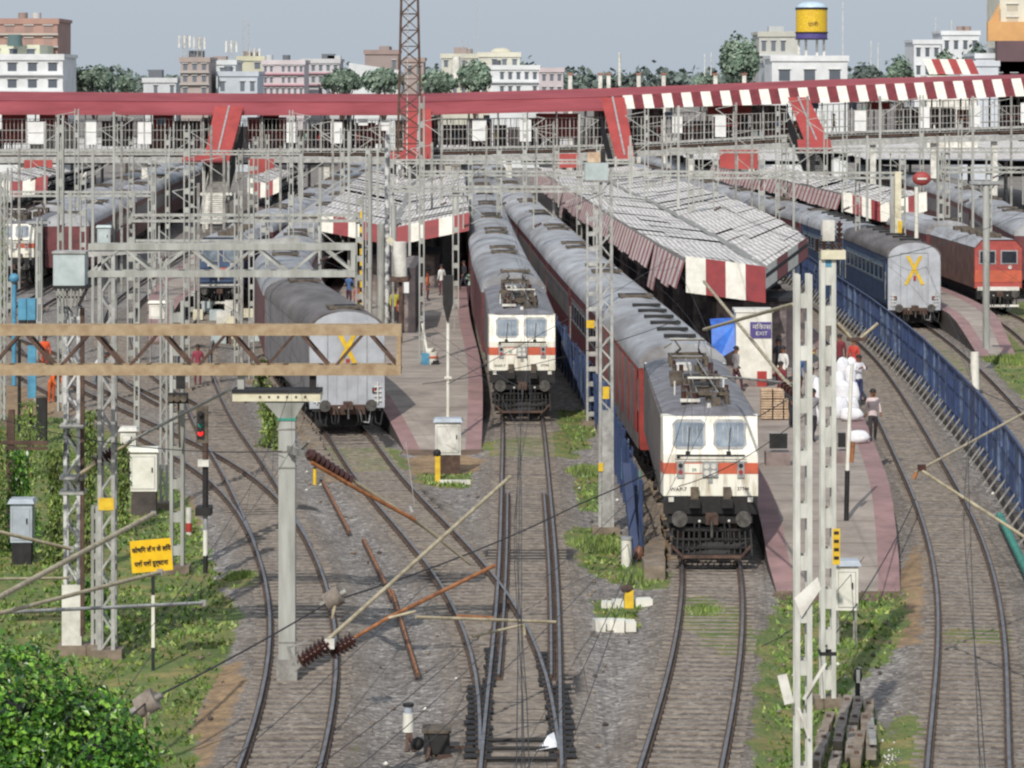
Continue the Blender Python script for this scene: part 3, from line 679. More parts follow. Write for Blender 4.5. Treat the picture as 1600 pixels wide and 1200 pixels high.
    for k in range(34):
        x=r2.uniform(-.75,.75); y=r2.choice([r2.uniform(1.5,5.6),r2.uniform(8,14)]); 
        if r2.random()<.6: mb.use('brownins' if r2.random()<.5 else 'greasy').tube((x,y,4.66),(x,y,4.66+r2.uniform(.25,.5)),r2.uniform(.05,.11),n=7)
        else: mb.use('greasy').cb((x,y,4.78),(r2.uniform(.2,.5),r2.uniform(.2,.6),r2.uniform(.15,.3)))
    for x in (-.35,.3): mb.use('steel2').tube((x,1.6,5.12),(x*.6,13.5,5.12),.03)
    mb.use('dwhite').cb((-.55,1.9,4.82),(.62,.1,.1)).cb((0,1.1,4.74),(.12,.3,.12)); mb.tube((-.9,5.4,4.62),(-.9,5.4,5.1),.03); mb.tube((.7,5.6,4.62),(.7,5.6,5.15),.035)
    mb.use('black').cb((.1,10,4.8),(1.0,.9,.16)).cb((.1,7.2,4.8),(.8,.6,.16)); mb.use('dwhite').cb((-.3,14,4.82),(.6,1.2,.2))
    mb.done('roof_equipment',root)
    return root
def place(root,tr,Yf,L):
    x0=interp(tr,Yf); Yr=Yf+L
    for _ in range(3):
        x1=interp(tr,Yr); d=math.hypot(x1-x0,Yr-Yf); Yr=Yf+(Yr-Yf)*L/d
    x1=interp(tr,Yr)
    root.location=(x0,Yf,0); root.rotation_euler=(0,0,-math.atan2(x1-x0,Yr-Yf))
    return Yr
ORD='first second third fourth fifth sixth seventh eighth ninth tenth eleventh twelfth'.split()
def train(tr,Y,specs,ymax=425,desc='',group=''):
    """specs: list of (proto, length); the last one repeats"""
    i=0; k=0
    while Y<ymax and i<14:
        pr,L,lab,first=specs[min(i,len(specs)-1)]
        o=pr if (first and not pr.get('used')) else copy_tree(pr)
        pr['used']=1
        if 'used' in o.keys() and o is not pr: del o['used']
        if lab: o['label']=lab
        else:
            o['label']='%s coach %s'%(ORD[k],desc); o['group']=group
        k+=0 if (lab and 'loco' in lab) else 1
        Y=place(o,tr,Y,L)+.75; i+=1
PROTOS=[]
def proto(o): PROTOS.append(o); return o
lo=proto(loco('nearest white locomotive with orange band, pantograph folded, standing beside the right platform'))
SPL=20.0
red1=proto(coach('',body='redc',band='greyc',side=-1,style='gen')); mar=proto(coach('',side=-1)); mar2=proto(coach('',side=-1,detail=1)); marR=proto(coach('',side=1)); marR2=proto(coach('',side=1,detail=1))
gcx=proto(coach('',body='greyc',side=1,end='X',roof='coachroofd')); far=proto(coach('',detail=0)); bcx=proto(coach('',body='bluec',band='lblue',side=-1,end='X',roof='coachroofd',style='gen')); blu=proto(coach('',body='bluec',band='lblue',side=-1,roof='coachroof',style='gen'))
LC=23.4
train(TR['TR3'],98.8,[(lo,19.6,'nearest white locomotive with orange band, pantograph folded, standing beside the right platform',1),(red1,LC,'red and grey coach coupled right behind the nearest white locomotive',1),(mar,LC,None,0),(mar2,LC,None,0)],desc='with maroon sides behind the nearest white locomotive',group='coaches of the nearest train')
train(TR['T6'],142,[(lo,19.6,'white locomotive at the central platform, further away, in front of the long grey roofed train',0),(marR,LC,None,0),(marR,LC,None,0),(marR2,LC,None,0)],desc='in the row behind the white locomotive of the central platform',group='coaches of the central train')
train(TR['T5'],136,[(gcx,LC,'grey coach with a faded yellow cross on its end behind the rusty truss',1),(marR,LC,None,0),(marR2,LC,None,0)],desc='behind the grey coach with the cross at the left of the central platform',group='coaches of the train left of the central platform')
train(TR['T8'],194.7,[(bcx,LC,'blue coach with a grey end and bright yellow cross beside the blue fence',1),(blu,LC,None,0),(mar2,LC,None,0)],desc='behind the blue coach with the yellow cross at right',group='coaches of the train beyond the blue fence')
train(TR['T4'],234,[(lo,19.6,'small distant white locomotive at the far left edge',0),(marR,LC,None,0),(marR2,LC,None,0)],desc='behind the distant white locomotive at the far left',group='coaches of the far left train')
train(TR['T1'],237,[(marR,LC,None,0),(marR,LC,None,0),(marR2,LC,None,0)],desc='of the maroon train parked at the left under the masts',group='coaches of the left maroon train')
train(TR['T10'],222,[(mar,LC,None,0),(mar,LC,None,0),(mar2,LC,None,0)],ymax=380,desc='of the maroon train at the far right edge',group='coaches of the far right train')
# blue/red locomotive and the red one share a boxy cab build
def boxloco(label,body,band,chev,winm='glass',name='electric_locomotive'):
    root=thing(name,label,'locomotive'); hw=1.5; L=18
    mb=MB().use('brownside' if band=='orange' else body); mb.prism([(-hw,1.6),(-hw,4.2),(-1.1,4.7),(1.1,4.7),(hw,4.2),(hw,1.6)][::-1],.3,L); mb.use(body).prism([(-hw-.02,1.6),(-hw-.02,4.2),(-1.1,4.72),(1.1,4.72),(hw+.02,4.2),(hw+.02,1.6)][::-1],0,.32); mb.done('body',root)
    mb=MB().use('coachroof'); R=[(-1.52,4.22),(-1.1,4.72),(1.1,4.72),(1.52,4.22)]; n=4
    mb.add([(a,-.1,b) for a,b in R]+[(a,L+.1,b) for a,b in R],[(i+1,i,n+i,n+i+1) for i in range(3)]); mb.use('greasy')
    for y in (3,5,8,11,14): mb.cb((.1,y,4.85),(1.2,.8,.25))
    mb.done('roof',root)
    for cx in (-.7,.7):
        mb=MB().use('frame').box(cx-.55,cx+.55,-.04,0,3.15,4.05); ws=mb.done('windscreen',root); MB().use(winm).box(cx-.47,cx+.47,-.06,-.041,3.23,3.97).done('pane',ws)
    mb=MB().use(band).box(-hw-.005,hw+.005,-.03,.0,2.0,2.75)
    for sx in (-1,1): mb.box(sx*(hw+.025)-.008,sx*(hw+.025)+.008,0,.3 if band=='orange' else L,2.0,2.5)
    if chev: mb.use(chev).add([(-.5,-.045,2.75),(.5,-.045,2.75),(0,-.045,2.15)],[(0,2,1)])
    mb.done('colour_band',root)
    for sx in (-.75,.75):
        mb=MB().use('dwhite').tube((sx,-.1,2.95),(sx,0,2.95),.12,n=10); mb.done('headlight',root)
    mb=MB().use('dwhite').box(-1.35,1.35,-.06,.3,1.45,1.7); mb.use('black').box(-1.4,1.4,0,.5,.9,1.45); mb.box(-1.2,1.2,1,L-1,.7,1.6); mb.done('headstock',root)
    buffers(root,z=1.25,y=-.6)
    mb=MB().use('dwhite').bar((-1.25,-.4,.5),(1.25,-.4,.5),.1,.14)
    for k in range(9): mb.use('black').bar((-1.1+k*.275,-.35,.95),(-1.1+k*.275,-.42,.3),.06)
    mb.done('cowcatcher',root)
    for y in (3.6,L-3.6): bogie(root,y)
    return root
bl=boxloco('blue locomotive with a red chevron on its nose at the left platform','bluec','navy','orange'); Yn=place(bl,TR['T2'],209,18)+.8
train(TR['T2'],Yn,[(marR,LC,None,0),(marR,LC,None,0),(marR2,LC,None,0)],desc='behind the blue locomotive with the red chevron',group='coaches behind the blue locomotive')
rl=boxloco('red locomotive with an orange stripe and wide windscreens at the right edge','fadedred','orange',None,'wind'); Yn=place(rl,TR['T9'],206,18)+.8
train(TR['T9'],Yn,[(mar,LC,None,0),(mar,LC,None,0),(mar2,LC,None,0)],desc='behind the red locomotive at the right',group='coaches behind the red locomotive')
def remove_tree(o):
    for c in list(o.children): remove_tree(c)
    bpy.data.objects.remove(o)
for p in PROTOS:
    if not p.get('used') or p.location.y<1: remove_tree(p)
for p in [o for o in COL.objects if 'used' in o.keys()]: del p['used']
# ------------------------------------------------------------ canopies
ORD2=['nearest to the camera','second from the near end','third from the near end','fourth from the near end','fifth from the near end','fifth from the far end','fourth from the far end','third from the far end','second from the far end','at the far end']
def canopy(label,left,right,y0,y1,ze,zl,fh,seg,fringe=None,redfirst=False,bays=8,skew=0):
    """butterfly roof: high edges, low middle gutter, striped fascia on the near end"""
    root=thing('platform_canopy',label,'canopy',((interp(left,y0)+interp(right,y0))/2,y0,0))
    Y=[y0+(y1-y0)*i/40 for i in range(41)]
    r=random.Random(int(y0)); 
    A=[(interp(left,y),y,ze) for y in Y]; C_=[(interp(right,y+skew*(1-(y-y0)/(y1-y0))),y+skew*(1-(y-y0)/(y1-y0)),ze) for y in Y]; B=[((a[0]+c[0])/2,a[1],zl) for a,c in zip(A,C_)]
    for P_,Q_ in ((A,B),(B,C_)):
        mb=MB().use('canopyw')
        for i in range(40):            # each sheet sits a little differently
            dz=r.uniform(-.04,.05); dz2=r.uniform(-.04,.05); gap=.06
            def up(p,d): return (p[0],p[1],p[2]+d)
            a,b,c,d=up(P_[i],dz),up(Q_[i],dz),up(Q_[i+1],dz2),up(P_[i+1],dz2)
            if r.random()<.04: continue
            for k in range(3):
                t0,t1=k/3,(k+1)/3; dd=r.uniform(-.035,.035)
                q=lambda u,v,t: (lerp(u[0],v[0],t),lerp(u[1],v[1],t),lerp(u[2],v[2],t)+dd)
                mb.poly([q(a,b,t0),q(a,b,t1),q(d,c,t1),q(d,c,t0)])
        mb.done('roof_sheeting',root)
    mb=MB().use('steel2'); mb.strip([(p[0]-.25,p[1],p[2]+.07) for p in B],[(p[0]+.25,p[1],p[2]+.07) for p in B])
    for P_ in (A,C_):
        for i in range(0,40): mb.bar((P_[i][0],P_[i][1],ze-.08),(P_[i+1][0],P_[i+1][1],ze-.08),.08,.14)
    mb.done('gutter',root)
    for i in range(0,40,2):
        mb=MB().use('dark'); mb.bar(Vector(A[i])-Vector((0,0,.25)),Vector(B[i])-Vector((0,0,.3)),.12,.2); mb.bar(Vector(B[i])-Vector((0,0,.3)),Vector(C_[i])-Vector((0,0,.25)),.12,.2)
        mb.bar(Vector(A[i])-Vector((0,0,.9)),Vector(B[i])-Vector((0,0,1.0)),.08,.1); mb.bar(Vector(B[i])-Vector((0,0,1.0)),Vector(C_[i])-Vector((0,0,.9)),.08,.1); mb.done('roof_truss',root)
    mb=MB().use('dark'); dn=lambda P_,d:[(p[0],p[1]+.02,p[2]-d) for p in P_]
    mb.strip(dn(A,.14),dn(B,.14)); mb.strip(dn(B,.14),dn(C_,.14)); mb.done('shade_sheet',root)  # dark sheet added below the roof to paint in its shade
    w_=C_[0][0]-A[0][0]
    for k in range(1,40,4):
        xa=lerp(A[k][0],C_[k][0],.22); xb=lerp(A[k][0],C_[k][0],.80); mb=MB().use('clutter').box(xa,xb,Y[k],Y[k]+5,.95,zl-1.3-(k%3)*.5); mb.use('dark').box(xa-.1,xb+.1,Y[k]-.2,Y[k]+5.2,zl-1.28-(k%3)*.5,zl-1.1-(k%3)*.5); mb.done('shade_box',label='dark box added for shade under the '+{213:'central platform canopy',151:'large patched canopy',241:'narrow right canopy',284:'small left canopy',281:'far left canopy'}[int(y0)]+', '+ORD2[(k-1)//4],category='shade box',group='dark boxes added for shade under the platform canopies')  # dark boxes added under the roof to deepen the canopy shade
    # fascia
    xl,xr=A[0][0],C_[0][0]; xm=(xl+xr)/2; w=(xr-xl)/seg
    for i in range(seg):
        xa,xb=xl+w*i,xl+w*(i+1)
        zt=lambda x: lerp(ze,zl,1-abs(x-xm)/(xr-xm))+.15
        mb=MB().use('striped_red' if (i%2==(0 if redfirst else 1)) else 'white')
        sk=lambda x: skew*max(0,(x-xm)/(xr-xm)); y=y0-.1; yb=y0-.35
        fh_=fh if (xb<=xm+.1 or not skew) else fh*.62
        mb.poly([(xa,yb+sk(xa),zt(xa)-fh_),(xb,yb+sk(xb),zt(xb)-fh_),(xb,y+sk(xb),zt(xb)),(xa,y+sk(xa),zt(xa))]); mb.done('fascia_panel',root)
    if fringe:
        P_,s=(A,-1) if fringe=='L' else (C_,1)
        mb=MB().use('fringe'); 
        for i in range(40):
            dd=r.uniform(-.15,.12); a,b=P_[i],P_[i+1]
            if r.random()<.06: dd-=.7
            mb.poly([(a[0],a[1],ze),(b[0],b[1],ze),(b[0]+s*.45,b[1]-.02,ze-fh+.2+dd),(a[0]+s*.45,a[1]+.02,ze-fh+.2+dd)])
        mb.done('side_fringe',root)
    for i in range(3,40,5):
        mb=MB().use('steelpale'); b=B[i]; mb.tube((b[0],b[1],.9),(b[0],b[1],zl-.1),.14,n=8); mb.bar((b[0],b[1],zl-1.6),((A[i][0]+b[0])/2,b[1],zl+.1),.1); mb.bar((b[0],b[1],zl-1.6),((C_[i][0]+b[0])/2,b[1],zl+.1),.1); mb.done('column',root)
    return root
TP=[p for p in TR['T5'] if p[0]>200]; T6p=[p for p in TR['T6'] if p[0]>200]
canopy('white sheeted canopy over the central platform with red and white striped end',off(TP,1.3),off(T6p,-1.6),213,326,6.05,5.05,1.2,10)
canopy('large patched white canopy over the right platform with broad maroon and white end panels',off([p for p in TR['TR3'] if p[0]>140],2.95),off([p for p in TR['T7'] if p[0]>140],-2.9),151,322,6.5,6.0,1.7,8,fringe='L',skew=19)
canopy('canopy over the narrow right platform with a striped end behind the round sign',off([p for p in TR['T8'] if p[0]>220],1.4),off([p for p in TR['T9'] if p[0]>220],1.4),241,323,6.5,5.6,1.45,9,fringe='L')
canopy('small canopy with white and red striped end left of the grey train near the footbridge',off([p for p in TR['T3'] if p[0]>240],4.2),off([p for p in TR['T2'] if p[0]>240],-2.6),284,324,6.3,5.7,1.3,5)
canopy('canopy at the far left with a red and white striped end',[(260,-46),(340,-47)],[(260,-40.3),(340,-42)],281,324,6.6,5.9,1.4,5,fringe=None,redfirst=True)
# roofs continuing beyond the footbridge
for i,(x0,x1,lab) in enumerate(((-60,-44,'white shed roof beyond the footbridge at far left'),(-34,-21,'white shed roof beyond the footbridge behind the first staircase'),(-14,-5,'white shed roof beyond the footbridge in the middle'),(1,13,'white shed roof beyond the footbridge above the right platform'),(19,34,'white shed roof beyond the footbridge right of centre'),(38,70,'broad white shed roof beyond the footbridge at far right'))):
    mb=MB().use('canopyw'); n=12
    for k in range(n):
        y0=345+k*9; mb.poly([(x0,y0,6.6),(x1,y0,6.3),(x1,y0+8.6,6.9),(x0,y0+8.6,7.1)])
        mb.use('dark').bar((x0,y0+8.8,6.2),(x1,y0+8.8,6.2),.3,.8).use('canopyw')
    for k in range(4):
        mb.use('steel').tube((lerp(x0,x1,.5),350+k*28,0),(lerp(x0,x1,.5),350+k*28,6.3),.2)
    mb.done('shed_roof',label=lab,category='shed roof')
# ------------------------------------------------------------ footbridge
YB=330.0
def fz(py,Y=YB): return zat(py,Y)
def pl(pts,px): return float(np.interp(px,[p[0] for p in pts],[p[1] for p in pts]))
RIDGE=[(-300,143),(0,143),(350,146),(640,147),(940,138),(1100,132),(1300,124),(1600,116),(1900,108)]
EAVE=[(-300,177),(0,177),(350,178),(640,178),(940,171),(1100,166),(1300,160),(1600,150),(1900,140)]
STOP=[(940,152),(975,149),(1100,143),(1300,135),(1600,122),(1900,112)]
DECK=[(-300,239),(0,239),(600,238),(940,232),(1060,226),(1330,211),(1600,203),(1900,196)]
FT=[(-300,186),(0,186),(600,186),(940,184),(1060,181),(1330,173),(1600,165),(1900,158)]
fb=thing('footbridge','long station footbridge with a red roof and mesh railing crossing above all the trains','footbridge',(0,YB,0))
def X_(px,Y=YB): return xat(px,Y)
def row(f,px,Y,dz=0): return (X_(px,Y),Y,fz(f(px))+dz)
pxs=list(range(-300,1901,50))
mb=MB().use('fobred')
for a,b in zip(pxs[:-1],pxs[1:]):
    if b<=950:
        mid=lambda p:(pl(RIDGE,p)+pl(EAVE,p))/2-3
        for f0,f1,ya,yb,dz in ((lambda p:pl(EAVE,p),mid,YB-1.2,YB+.6,0),(mid,lambda p:pl(RIDGE,p),YB+.5,YB+3,.0)):
            mb.poly([(X_(a),ya,fz(f0(a))),(X_(b),ya,fz(f0(b))),(X_(b),yb,fz(f1(b))),(X_(a),yb,fz(f1(a)))])
        mb.poly([(X_(a),YB+3,fz(pl(RIDGE,a))),(X_(b),YB+3,fz(pl(RIDGE,b))),(X_(b),YB+8,fz(pl(EAVE,b))),(X_(a),YB+8,fz(pl(EAVE,a)))])
        mb.poly([(X_(a),YB-1.25,fz(pl(EAVE,a)+2)),(X_(b),YB-1.25,fz(pl(EAVE,b)+2)),(X_(b),YB-1.25,fz(pl(EAVE,b)-2)),(X_(a),YB-1.25,fz(pl(EAVE,a)-2))])
    else:
        mb.poly([(X_(a),YB+.7,fz(pl(STOP,a))),(X_(b),YB+.7,fz(pl(STOP,b))),(X_(b),YB+3,fz(pl(RIDGE,b))),(X_(a),YB+3,fz(pl(RIDGE,a)))])
        mb.poly([(X_(a),YB+3,fz(pl(RIDGE,a))),(X_(b),YB+3,fz(pl(RIDGE,b))),(X_(b),YB+8,fz(pl(EAVE,b))),(X_(a),YB+8,fz(pl(EAVE,a)))])
mb.use('maroon')
mb.done('roof',fb)
i=0; p=958.0
while p<1890:
    q=p+15.2; mb=MB().use('white' if i%2 else 'maroon'); sl=3
    mb.poly([(X_(p+sl),YB-1.2,fz(pl(EAVE,p))),(X_(q+sl),YB-1.2,fz(pl(EAVE,q))),(X_(q),YB+.6,fz(pl(STOP,q))),(X_(p),YB+.6,fz(pl(STOP,p)))])
    mb.done('eave_panel',fb); p=q; i+=1
mb=MB().use('steel2')
for a,b in zip(pxs[:-1],pxs[1:]):
    d=lambda p:fz(pl(DECK,p))
    mb.poly([(X_(a),YB,d(a)+.25),(X_(b),YB,d(b)+.25),(X_(b),YB+6,d(b)+.25),(X_(a),YB+6,d(a)+.25)])
    mb.use('rustdark').bar((X_(a),YB+.1,d(a)-.05),(X_(b),YB+.1,d(b)-.05),.2,.5).use('steel2')
    mb.use('steel').bar((X_(a),YB-.15,d(a)+.3),(X_(b),YB-.15,d(b)+.3),.12,.25); mb.use('steel').bar((X_(a),YB+.05,d(a)-.75),(X_(b),YB+.05,d(b)-.75),.3,.6)
    mb.use('steel2').poly([(X_(a),YB+6,d(a)-.3),(X_(b),YB+6,d(b)-.3),(X_(b),YB,d(b)-.4),(X_(a),YB,d(a)-.4)]); mb.use('steel2')
mb.done('deck',fb)
mb=MB().use('steel')
px=-300.0; k=0
while px<1900:
    zt=fz(pl(FT,px)); zd=fz(pl(DECK,px)); x=X_(px)
    mb.bar((x,YB-.1,zd),(x,YB-.1,zt),.05 if k%6 else .12)
    px+=6.2; k+=1
for a,b in zip(pxs[:-1],pxs[1:]):
    for t in (0,.33,.62,1): mb.bar((X_(a),YB-.1,lerp(fz(pl(FT,a)),fz(pl(DECK,a)),t)),(X_(b),YB-.1,lerp(fz(pl(FT,b)),fz(pl(DECK,b)),t)),.06)
mb.done('mesh_railing',fb)
for px in range(-280,1900,46):
    mb=MB().use('steel'); x=X_(px); mb.bar((x,YB-.3,fz(pl(DECK,px))),(x,YB-.3,fz(pl(EAVE,px))),.14); mb.bar((x,YB+6,fz(pl(DECK,px))),(x,YB+6,fz(pl(EAVE,px))),.14)
    mb.bar((x,YB-.9,fz(pl(EAVE,px))),(x,YB+3,fz(pl(RIDGE,px))-.25),.1); mb.done('roof_post',fb)
mb=MB().use('steel2')    # far railing so the sky does not show as a void
px=-300.0
while px<1900:
    x=X_(px,YB+6); zd=fz(pl(DECK,px)); mb.bar((x,YB+6,zd),(x,YB+6,zd+3.2),.07); px+=9
for a,b in zip(pxs[:-1],pxs[1:]):
    for t in (.8,1.6,3.2): mb.bar((X_(a),YB+6,fz(pl(DECK,a))+t),(X_(b),YB+6,fz(pl(DECK,b))+t),.07)
mb.done('rear_railing',fb)
for (a,b,t,bo) in ((-10,30,180,225),(50,95,178,200),(380,442,184,224),(400,430,180,205),(838,908,178,218),(1110,1180,165,181),(1120,1160,183,205),(560,600,196,226),(230,262,180,200),(1370,1400,160,172)):
    mb=MB().use('fobred2').box(X_(a),X_(b),YB+5.2,YB+5.35,fz(bo),fz(t)); mb.done('red_wall',fb)
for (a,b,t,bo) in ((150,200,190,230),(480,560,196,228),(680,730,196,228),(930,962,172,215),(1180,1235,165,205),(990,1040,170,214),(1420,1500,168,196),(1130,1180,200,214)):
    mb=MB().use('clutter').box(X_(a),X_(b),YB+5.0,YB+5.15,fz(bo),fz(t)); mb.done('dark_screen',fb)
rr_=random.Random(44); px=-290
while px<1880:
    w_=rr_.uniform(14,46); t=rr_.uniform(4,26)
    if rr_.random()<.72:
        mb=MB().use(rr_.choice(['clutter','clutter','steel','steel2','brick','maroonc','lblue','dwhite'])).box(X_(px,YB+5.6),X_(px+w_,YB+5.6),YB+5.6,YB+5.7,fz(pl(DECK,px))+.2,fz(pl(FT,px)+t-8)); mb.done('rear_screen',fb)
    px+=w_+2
for (a,b,t,bo) in ((45,70,190,225),(135,151,187,226),(216,237,190,225),(448,462,190,223),(517,535,190,224),(738,760,187,220),(812,830,187,221),(1050,1066,182,208),(1117,1134,180,214),(1335,1353,173,205),(1435,1452,167,200),(1516,1531,165,198),(1594,1612,160,192),(596,608,188,204),(560,575,186,196)):
    mb=MB().use('poster').box(X_(a),X_(b),YB-.32,YB-.26,fz(bo),fz(t)); mb.use('frame').box(X_(a),X_(b),YB-.34,YB-.30,fz((bo+t)/2)-.04,fz((bo+t)/2)+.04); mb.done('notice_board',fb)
for (a,b,y) in ((1270,1282,158),(1330,1342,160),(170,180,183),(243,256,184),(540,548,180),(755,765,180),(1040,1052,175)):
    mb=MB().use('lblue').box(X_(a),X_(b),YB+2,YB+2.1,fz(y+12),fz(y)); mb.done('hanging_sign',fb)
for px in range(-250,1900,95):
    mb=MB().use('dwhite').box(X_(px)-.3,X_(px)+.3,YB+.5,YB+1.1,-.3,fz(pl(DECK,px))-1.1); mb.done('pier',fb)
# covered staircases coming down from the bridge
def stair(label,top,bot,wt,wb,land=None):
    # top,bot: (px,py) centres of the roof at its upper and lower ends
    Y0,Y1=YB-1.3,322.0
    a=at(top[0],top[1],Y0); b=at(bot[0],bot[1],Y1)
    root=thing('covered_staircase',label,'staircase',(b.x,b.y,0),'staircases coming down from the footbridge')
    h0,h1=wt*.62*Y0/F,wb*.62*Y1/F
    mb=MB().use('fobred2'); mb.poly([(b.x-h1,b.y,b.z),(b.x+h1,b.y,b.z),(a.x+h0,a.y,a.z),(a.x-h0,a.y,a.z)])
    mb.poly([(b.x-h1,b.y-.02,b.z-.35),(b.x+h1,b.y-.02,b.z-.35),(b.x+h1,b.y,b.z),(b.x-h1,b.y,b.z)]); mb.poly([(b.x+h1,b.y,b.z),(b.x+h1,b.y,b.z-.4),(a.x+h0,a.y,a.z-.4),(a.x+h0,a.y,a.z)])
    mb.use('frame').bar(b+Vector((0,0,.06)),a+Vector((0,0,.06)),.18,.05)
    mb.done('roof',root)
    if land:
        l,r,t,bo=land; mb=MB().use('fobred2'); z1=zat(t,Y1); z0=zat(bo,Y1)
        mb.poly([(xat(l,Y1),Y1-1.2,z0),(xat(r,Y1),Y1-1.2,z0),(xat(r,Y1),Y1+.4,z1),(xat(l,Y1),Y1+.4,z1)]); mb.use('maroon').poly([(xat(l,Y1),Y1-1.2,z0-.2),(xat(r,Y1),Y1-1.2,z0-.2),(xat(r,Y1),Y1-1.2,z0),(xat(l,Y1),Y1-1.2,z0)]); mb.done('landing_roof',root)
    mb=MB().use('steel2'); zl=2.9
    dx=a.x-b.x
    n=26
    for i in range(n):
        t=i/n; zz=lerp(b.z-3.3,a.z-3.6,t); yy=lerp(b.y,a.y,t); xx=b.x+dx*t
        mb.cb((xx,yy,zz),(2*h1*.95,.34,.16))
    mb.done('steps',root)
    for s in (-1,1):
        mb=MB().use('steelpale'); x=b.x+s*h1*.95; mb.bar((x,b.y,-.2),(x,b.y,b.z-.1),.22); mb.done('post',root)
        mb=MB().use('dark').poly([(b.x+s*h1,b.y,b.z-3.4),(b.x+s*h1,b.y,b.z-1.2),(a.x+s*h0,a.y,a.z-1.4),(a.x+s*h0,a.y,a.z-3.6)]); mb.done('side_panel',root)
    # flight below the landing, going away
    mb=MB().use('dwhite'); z0=b.z-3.3; mb.box(b.x-1.6,b.x+1.6,b.y-.3,b.y+1.5,z0-.25,z0)
    for i in range(14): mb.cb((b.x,b.y-1.0-.33*i,z0-.2*i-.2),(2.2,.36,.14))
    mb.use('steel')
    for s in (-1.1,1.1): mb.bar((b.x+s,b.y-.4,z0+.9),(b.x+s,b.y-5.3,z0-1.9),.07)
    mb.done('lower_flight',root)
stair('red roofed staircase leftmost of the four below the footbridge',(358,166),(338,250),36,32,(286,352,240,250))
stair('red roofed staircase behind the lattice tower',(655,170),(652,246),30,38,(606,668,237,248))
stair('red roofed staircase coming down right of the lattice tower above the right canopy',(957,152),(976,243),30,24)
stair('red roofed staircase furthest right, against the striped eave',(1247,152),(1282,234),26,32,(1246,1298,218,233))
for i,(a,b,t,bo,lab) in enumerate(((388,428,248,272,'red sheet screen below the footbridge beside the leftmost stair'),(38,82,250,268,'red sheet screen below the footbridge at far left'),(1124,1184,234,264,'red sheet screen below the footbridge at right'),(872,906,240,262,'red sheet screen below the footbridge in the middle'))):
    mb=MB().use('fobred2').box(xat(a,318),xat(b,318),317.8,318,zat(bo,318),zat(t,318)); mb.use('steel').bar((xat(a,318),318,0),(xat(a,318),318,zat(bo,318)),.15).bar((xat(b,318),318,0),(xat(b,318),318,zat(bo,318)),.15); mb.done('sheet_screen',label=lab,category='screen')
# roof ventilator pillars above the bridge roof
for i,px in enumerate((891,938,951,998,1037,1118,1163)):
    Y=352; mb=MB().use('dwhite').box(xat(px-3,Y),xat(px+3,Y),Y,Y+.5,6,zat(116,Y)); mb.use('brick').box(xat(px-4.5,Y),xat(px+4.5,Y),Y-.1,Y+.6,zat(117,Y),zat(114,Y)); mb.done('gate_pillar',label='small white pillar with a brick cap showing above the red footbridge roof',category='pillar',group='capped pillars behind the footbridge')
# ------------------------------------------------------------ lattice masts and gantries
def lattice(mb,x,y,z0,z1,w,d=.3,m='steel',leg=.07,step=.55,mode='zig',w1=None):
    w1=w if w1 is None else w1
    mb.use(m)
    def P(s,t,yy): ww=lerp(w,w1,t)/2; return (x+s*ww,y+yy*d/2,lerp(z0,z1,t))
    for s in (-1,1):
        for yy in (-1,1): mb.bar(P(s,0,yy),P(s,1,yy),leg)
    n=max(2,int((z1-z0)/step))
    for i in range(n):
        t0,t1=i/n,(i+1)/n
        if mode=='zig':
            a=1 if i%2 else -1
            for yy in (-1,1): mb.bar(P(a,t0,yy),P(-a,t1,yy),leg*.55)
        elif mode=='x':
            for yy in (-1,1): mb.bar(P(1,t0,yy),P(-1,t1,yy),leg*.5); mb.bar(P(-1,t0,yy),P(1,t1,yy),leg*.5); mb.bar(P(-1,t1,yy),P(1,t1,yy),leg*.5)
            for s in (-1,1): mb.bar(P(s,t0,1),P(s,t1,-1),leg*.4)
        else:       # battened: plates across the face
            zc=lerp(z0,z1,(t0+t1)/2); ww=lerp(w,w1,t0)
            for yy in (-1,1): mb.cb((x,y+yy*(d/2+.012),zc),(ww+.02,.02,step*(.30 if mode=='bat' else .5)))
def mast(label,px,pybase,pytop,wpx,m='steel',mode='bat',d=.3,step=.8,leg=.08,Y=None,group='overhead line masts',wtop=None,base=True):
    p=g(px,pybase) if Y is None else Vector((xat(px,Y),Y,0)); Y=p.y
    root=thing('overhead_line_mast',label,'mast',(p.x,Y,-.3),group)
    mb=MB(); w=wpx*Y/F; lattice(mb,p.x,Y,-.1,zat(pytop,Y),w-leg,d,m,leg,step,mode,None if wtop is None else wtop*Y/F-leg); mb.done('lattice_shaft',root)
    if base: mb=MB().use('stone').box(p.x-w*.9,p.x+w*.9,Y-.35,Y+.35,-.35,-.05); mb.done('footing',root)
    return root,p
def ins(mb,p,q,r=.09,n=7,m='brownins'):
    p=Vector(p);q=Vector(q); mb.use(m)
    for i in range(n):
        a=p.lerp(q,i/n); b=p.lerp(q,(i+.6)/n); mb.tube(a,b,r*.72,r,n=12); mb.tube(b,b+(b-a)*.05,r,r*.5,n=12)
    mb.tube(p,q,r*.4,n=6)
def bracket(root,base,z,side,reach=2.6,tip=None):
    """cantilever arm with insulators, registration tube and stay"""
    b=Vector(base); b.z=z; s=side
    mb=MB(); ins(mb,b+Vector((0,0,0)),b+Vector((s*.45,0,.08))); ins(mb,b+Vector((0,0,1.3)),b+Vector((s*.45,0,1.25)))
    mb.done('insulator',root)
    mb=MB().use('steel2').tube(b+Vector((s*.45,0,.08)),b+Vector((s*reach,0,1.5)),.03,n=6); mb.tube(b+Vector((s*.45,0,1.25)),b+Vector((s*reach,0,1.5)),.025,n=6); mb.tube(b+Vector((s*1.1,0,.4)),b+Vector((s*reach*1.05,0,.35)),.025,n=6)
    mb.tube(b+Vector((s*reach,0,1.5)),b+Vector((s*reach,0,.4)),.012,n=4)
    mb.done('cantilever_arm',root)
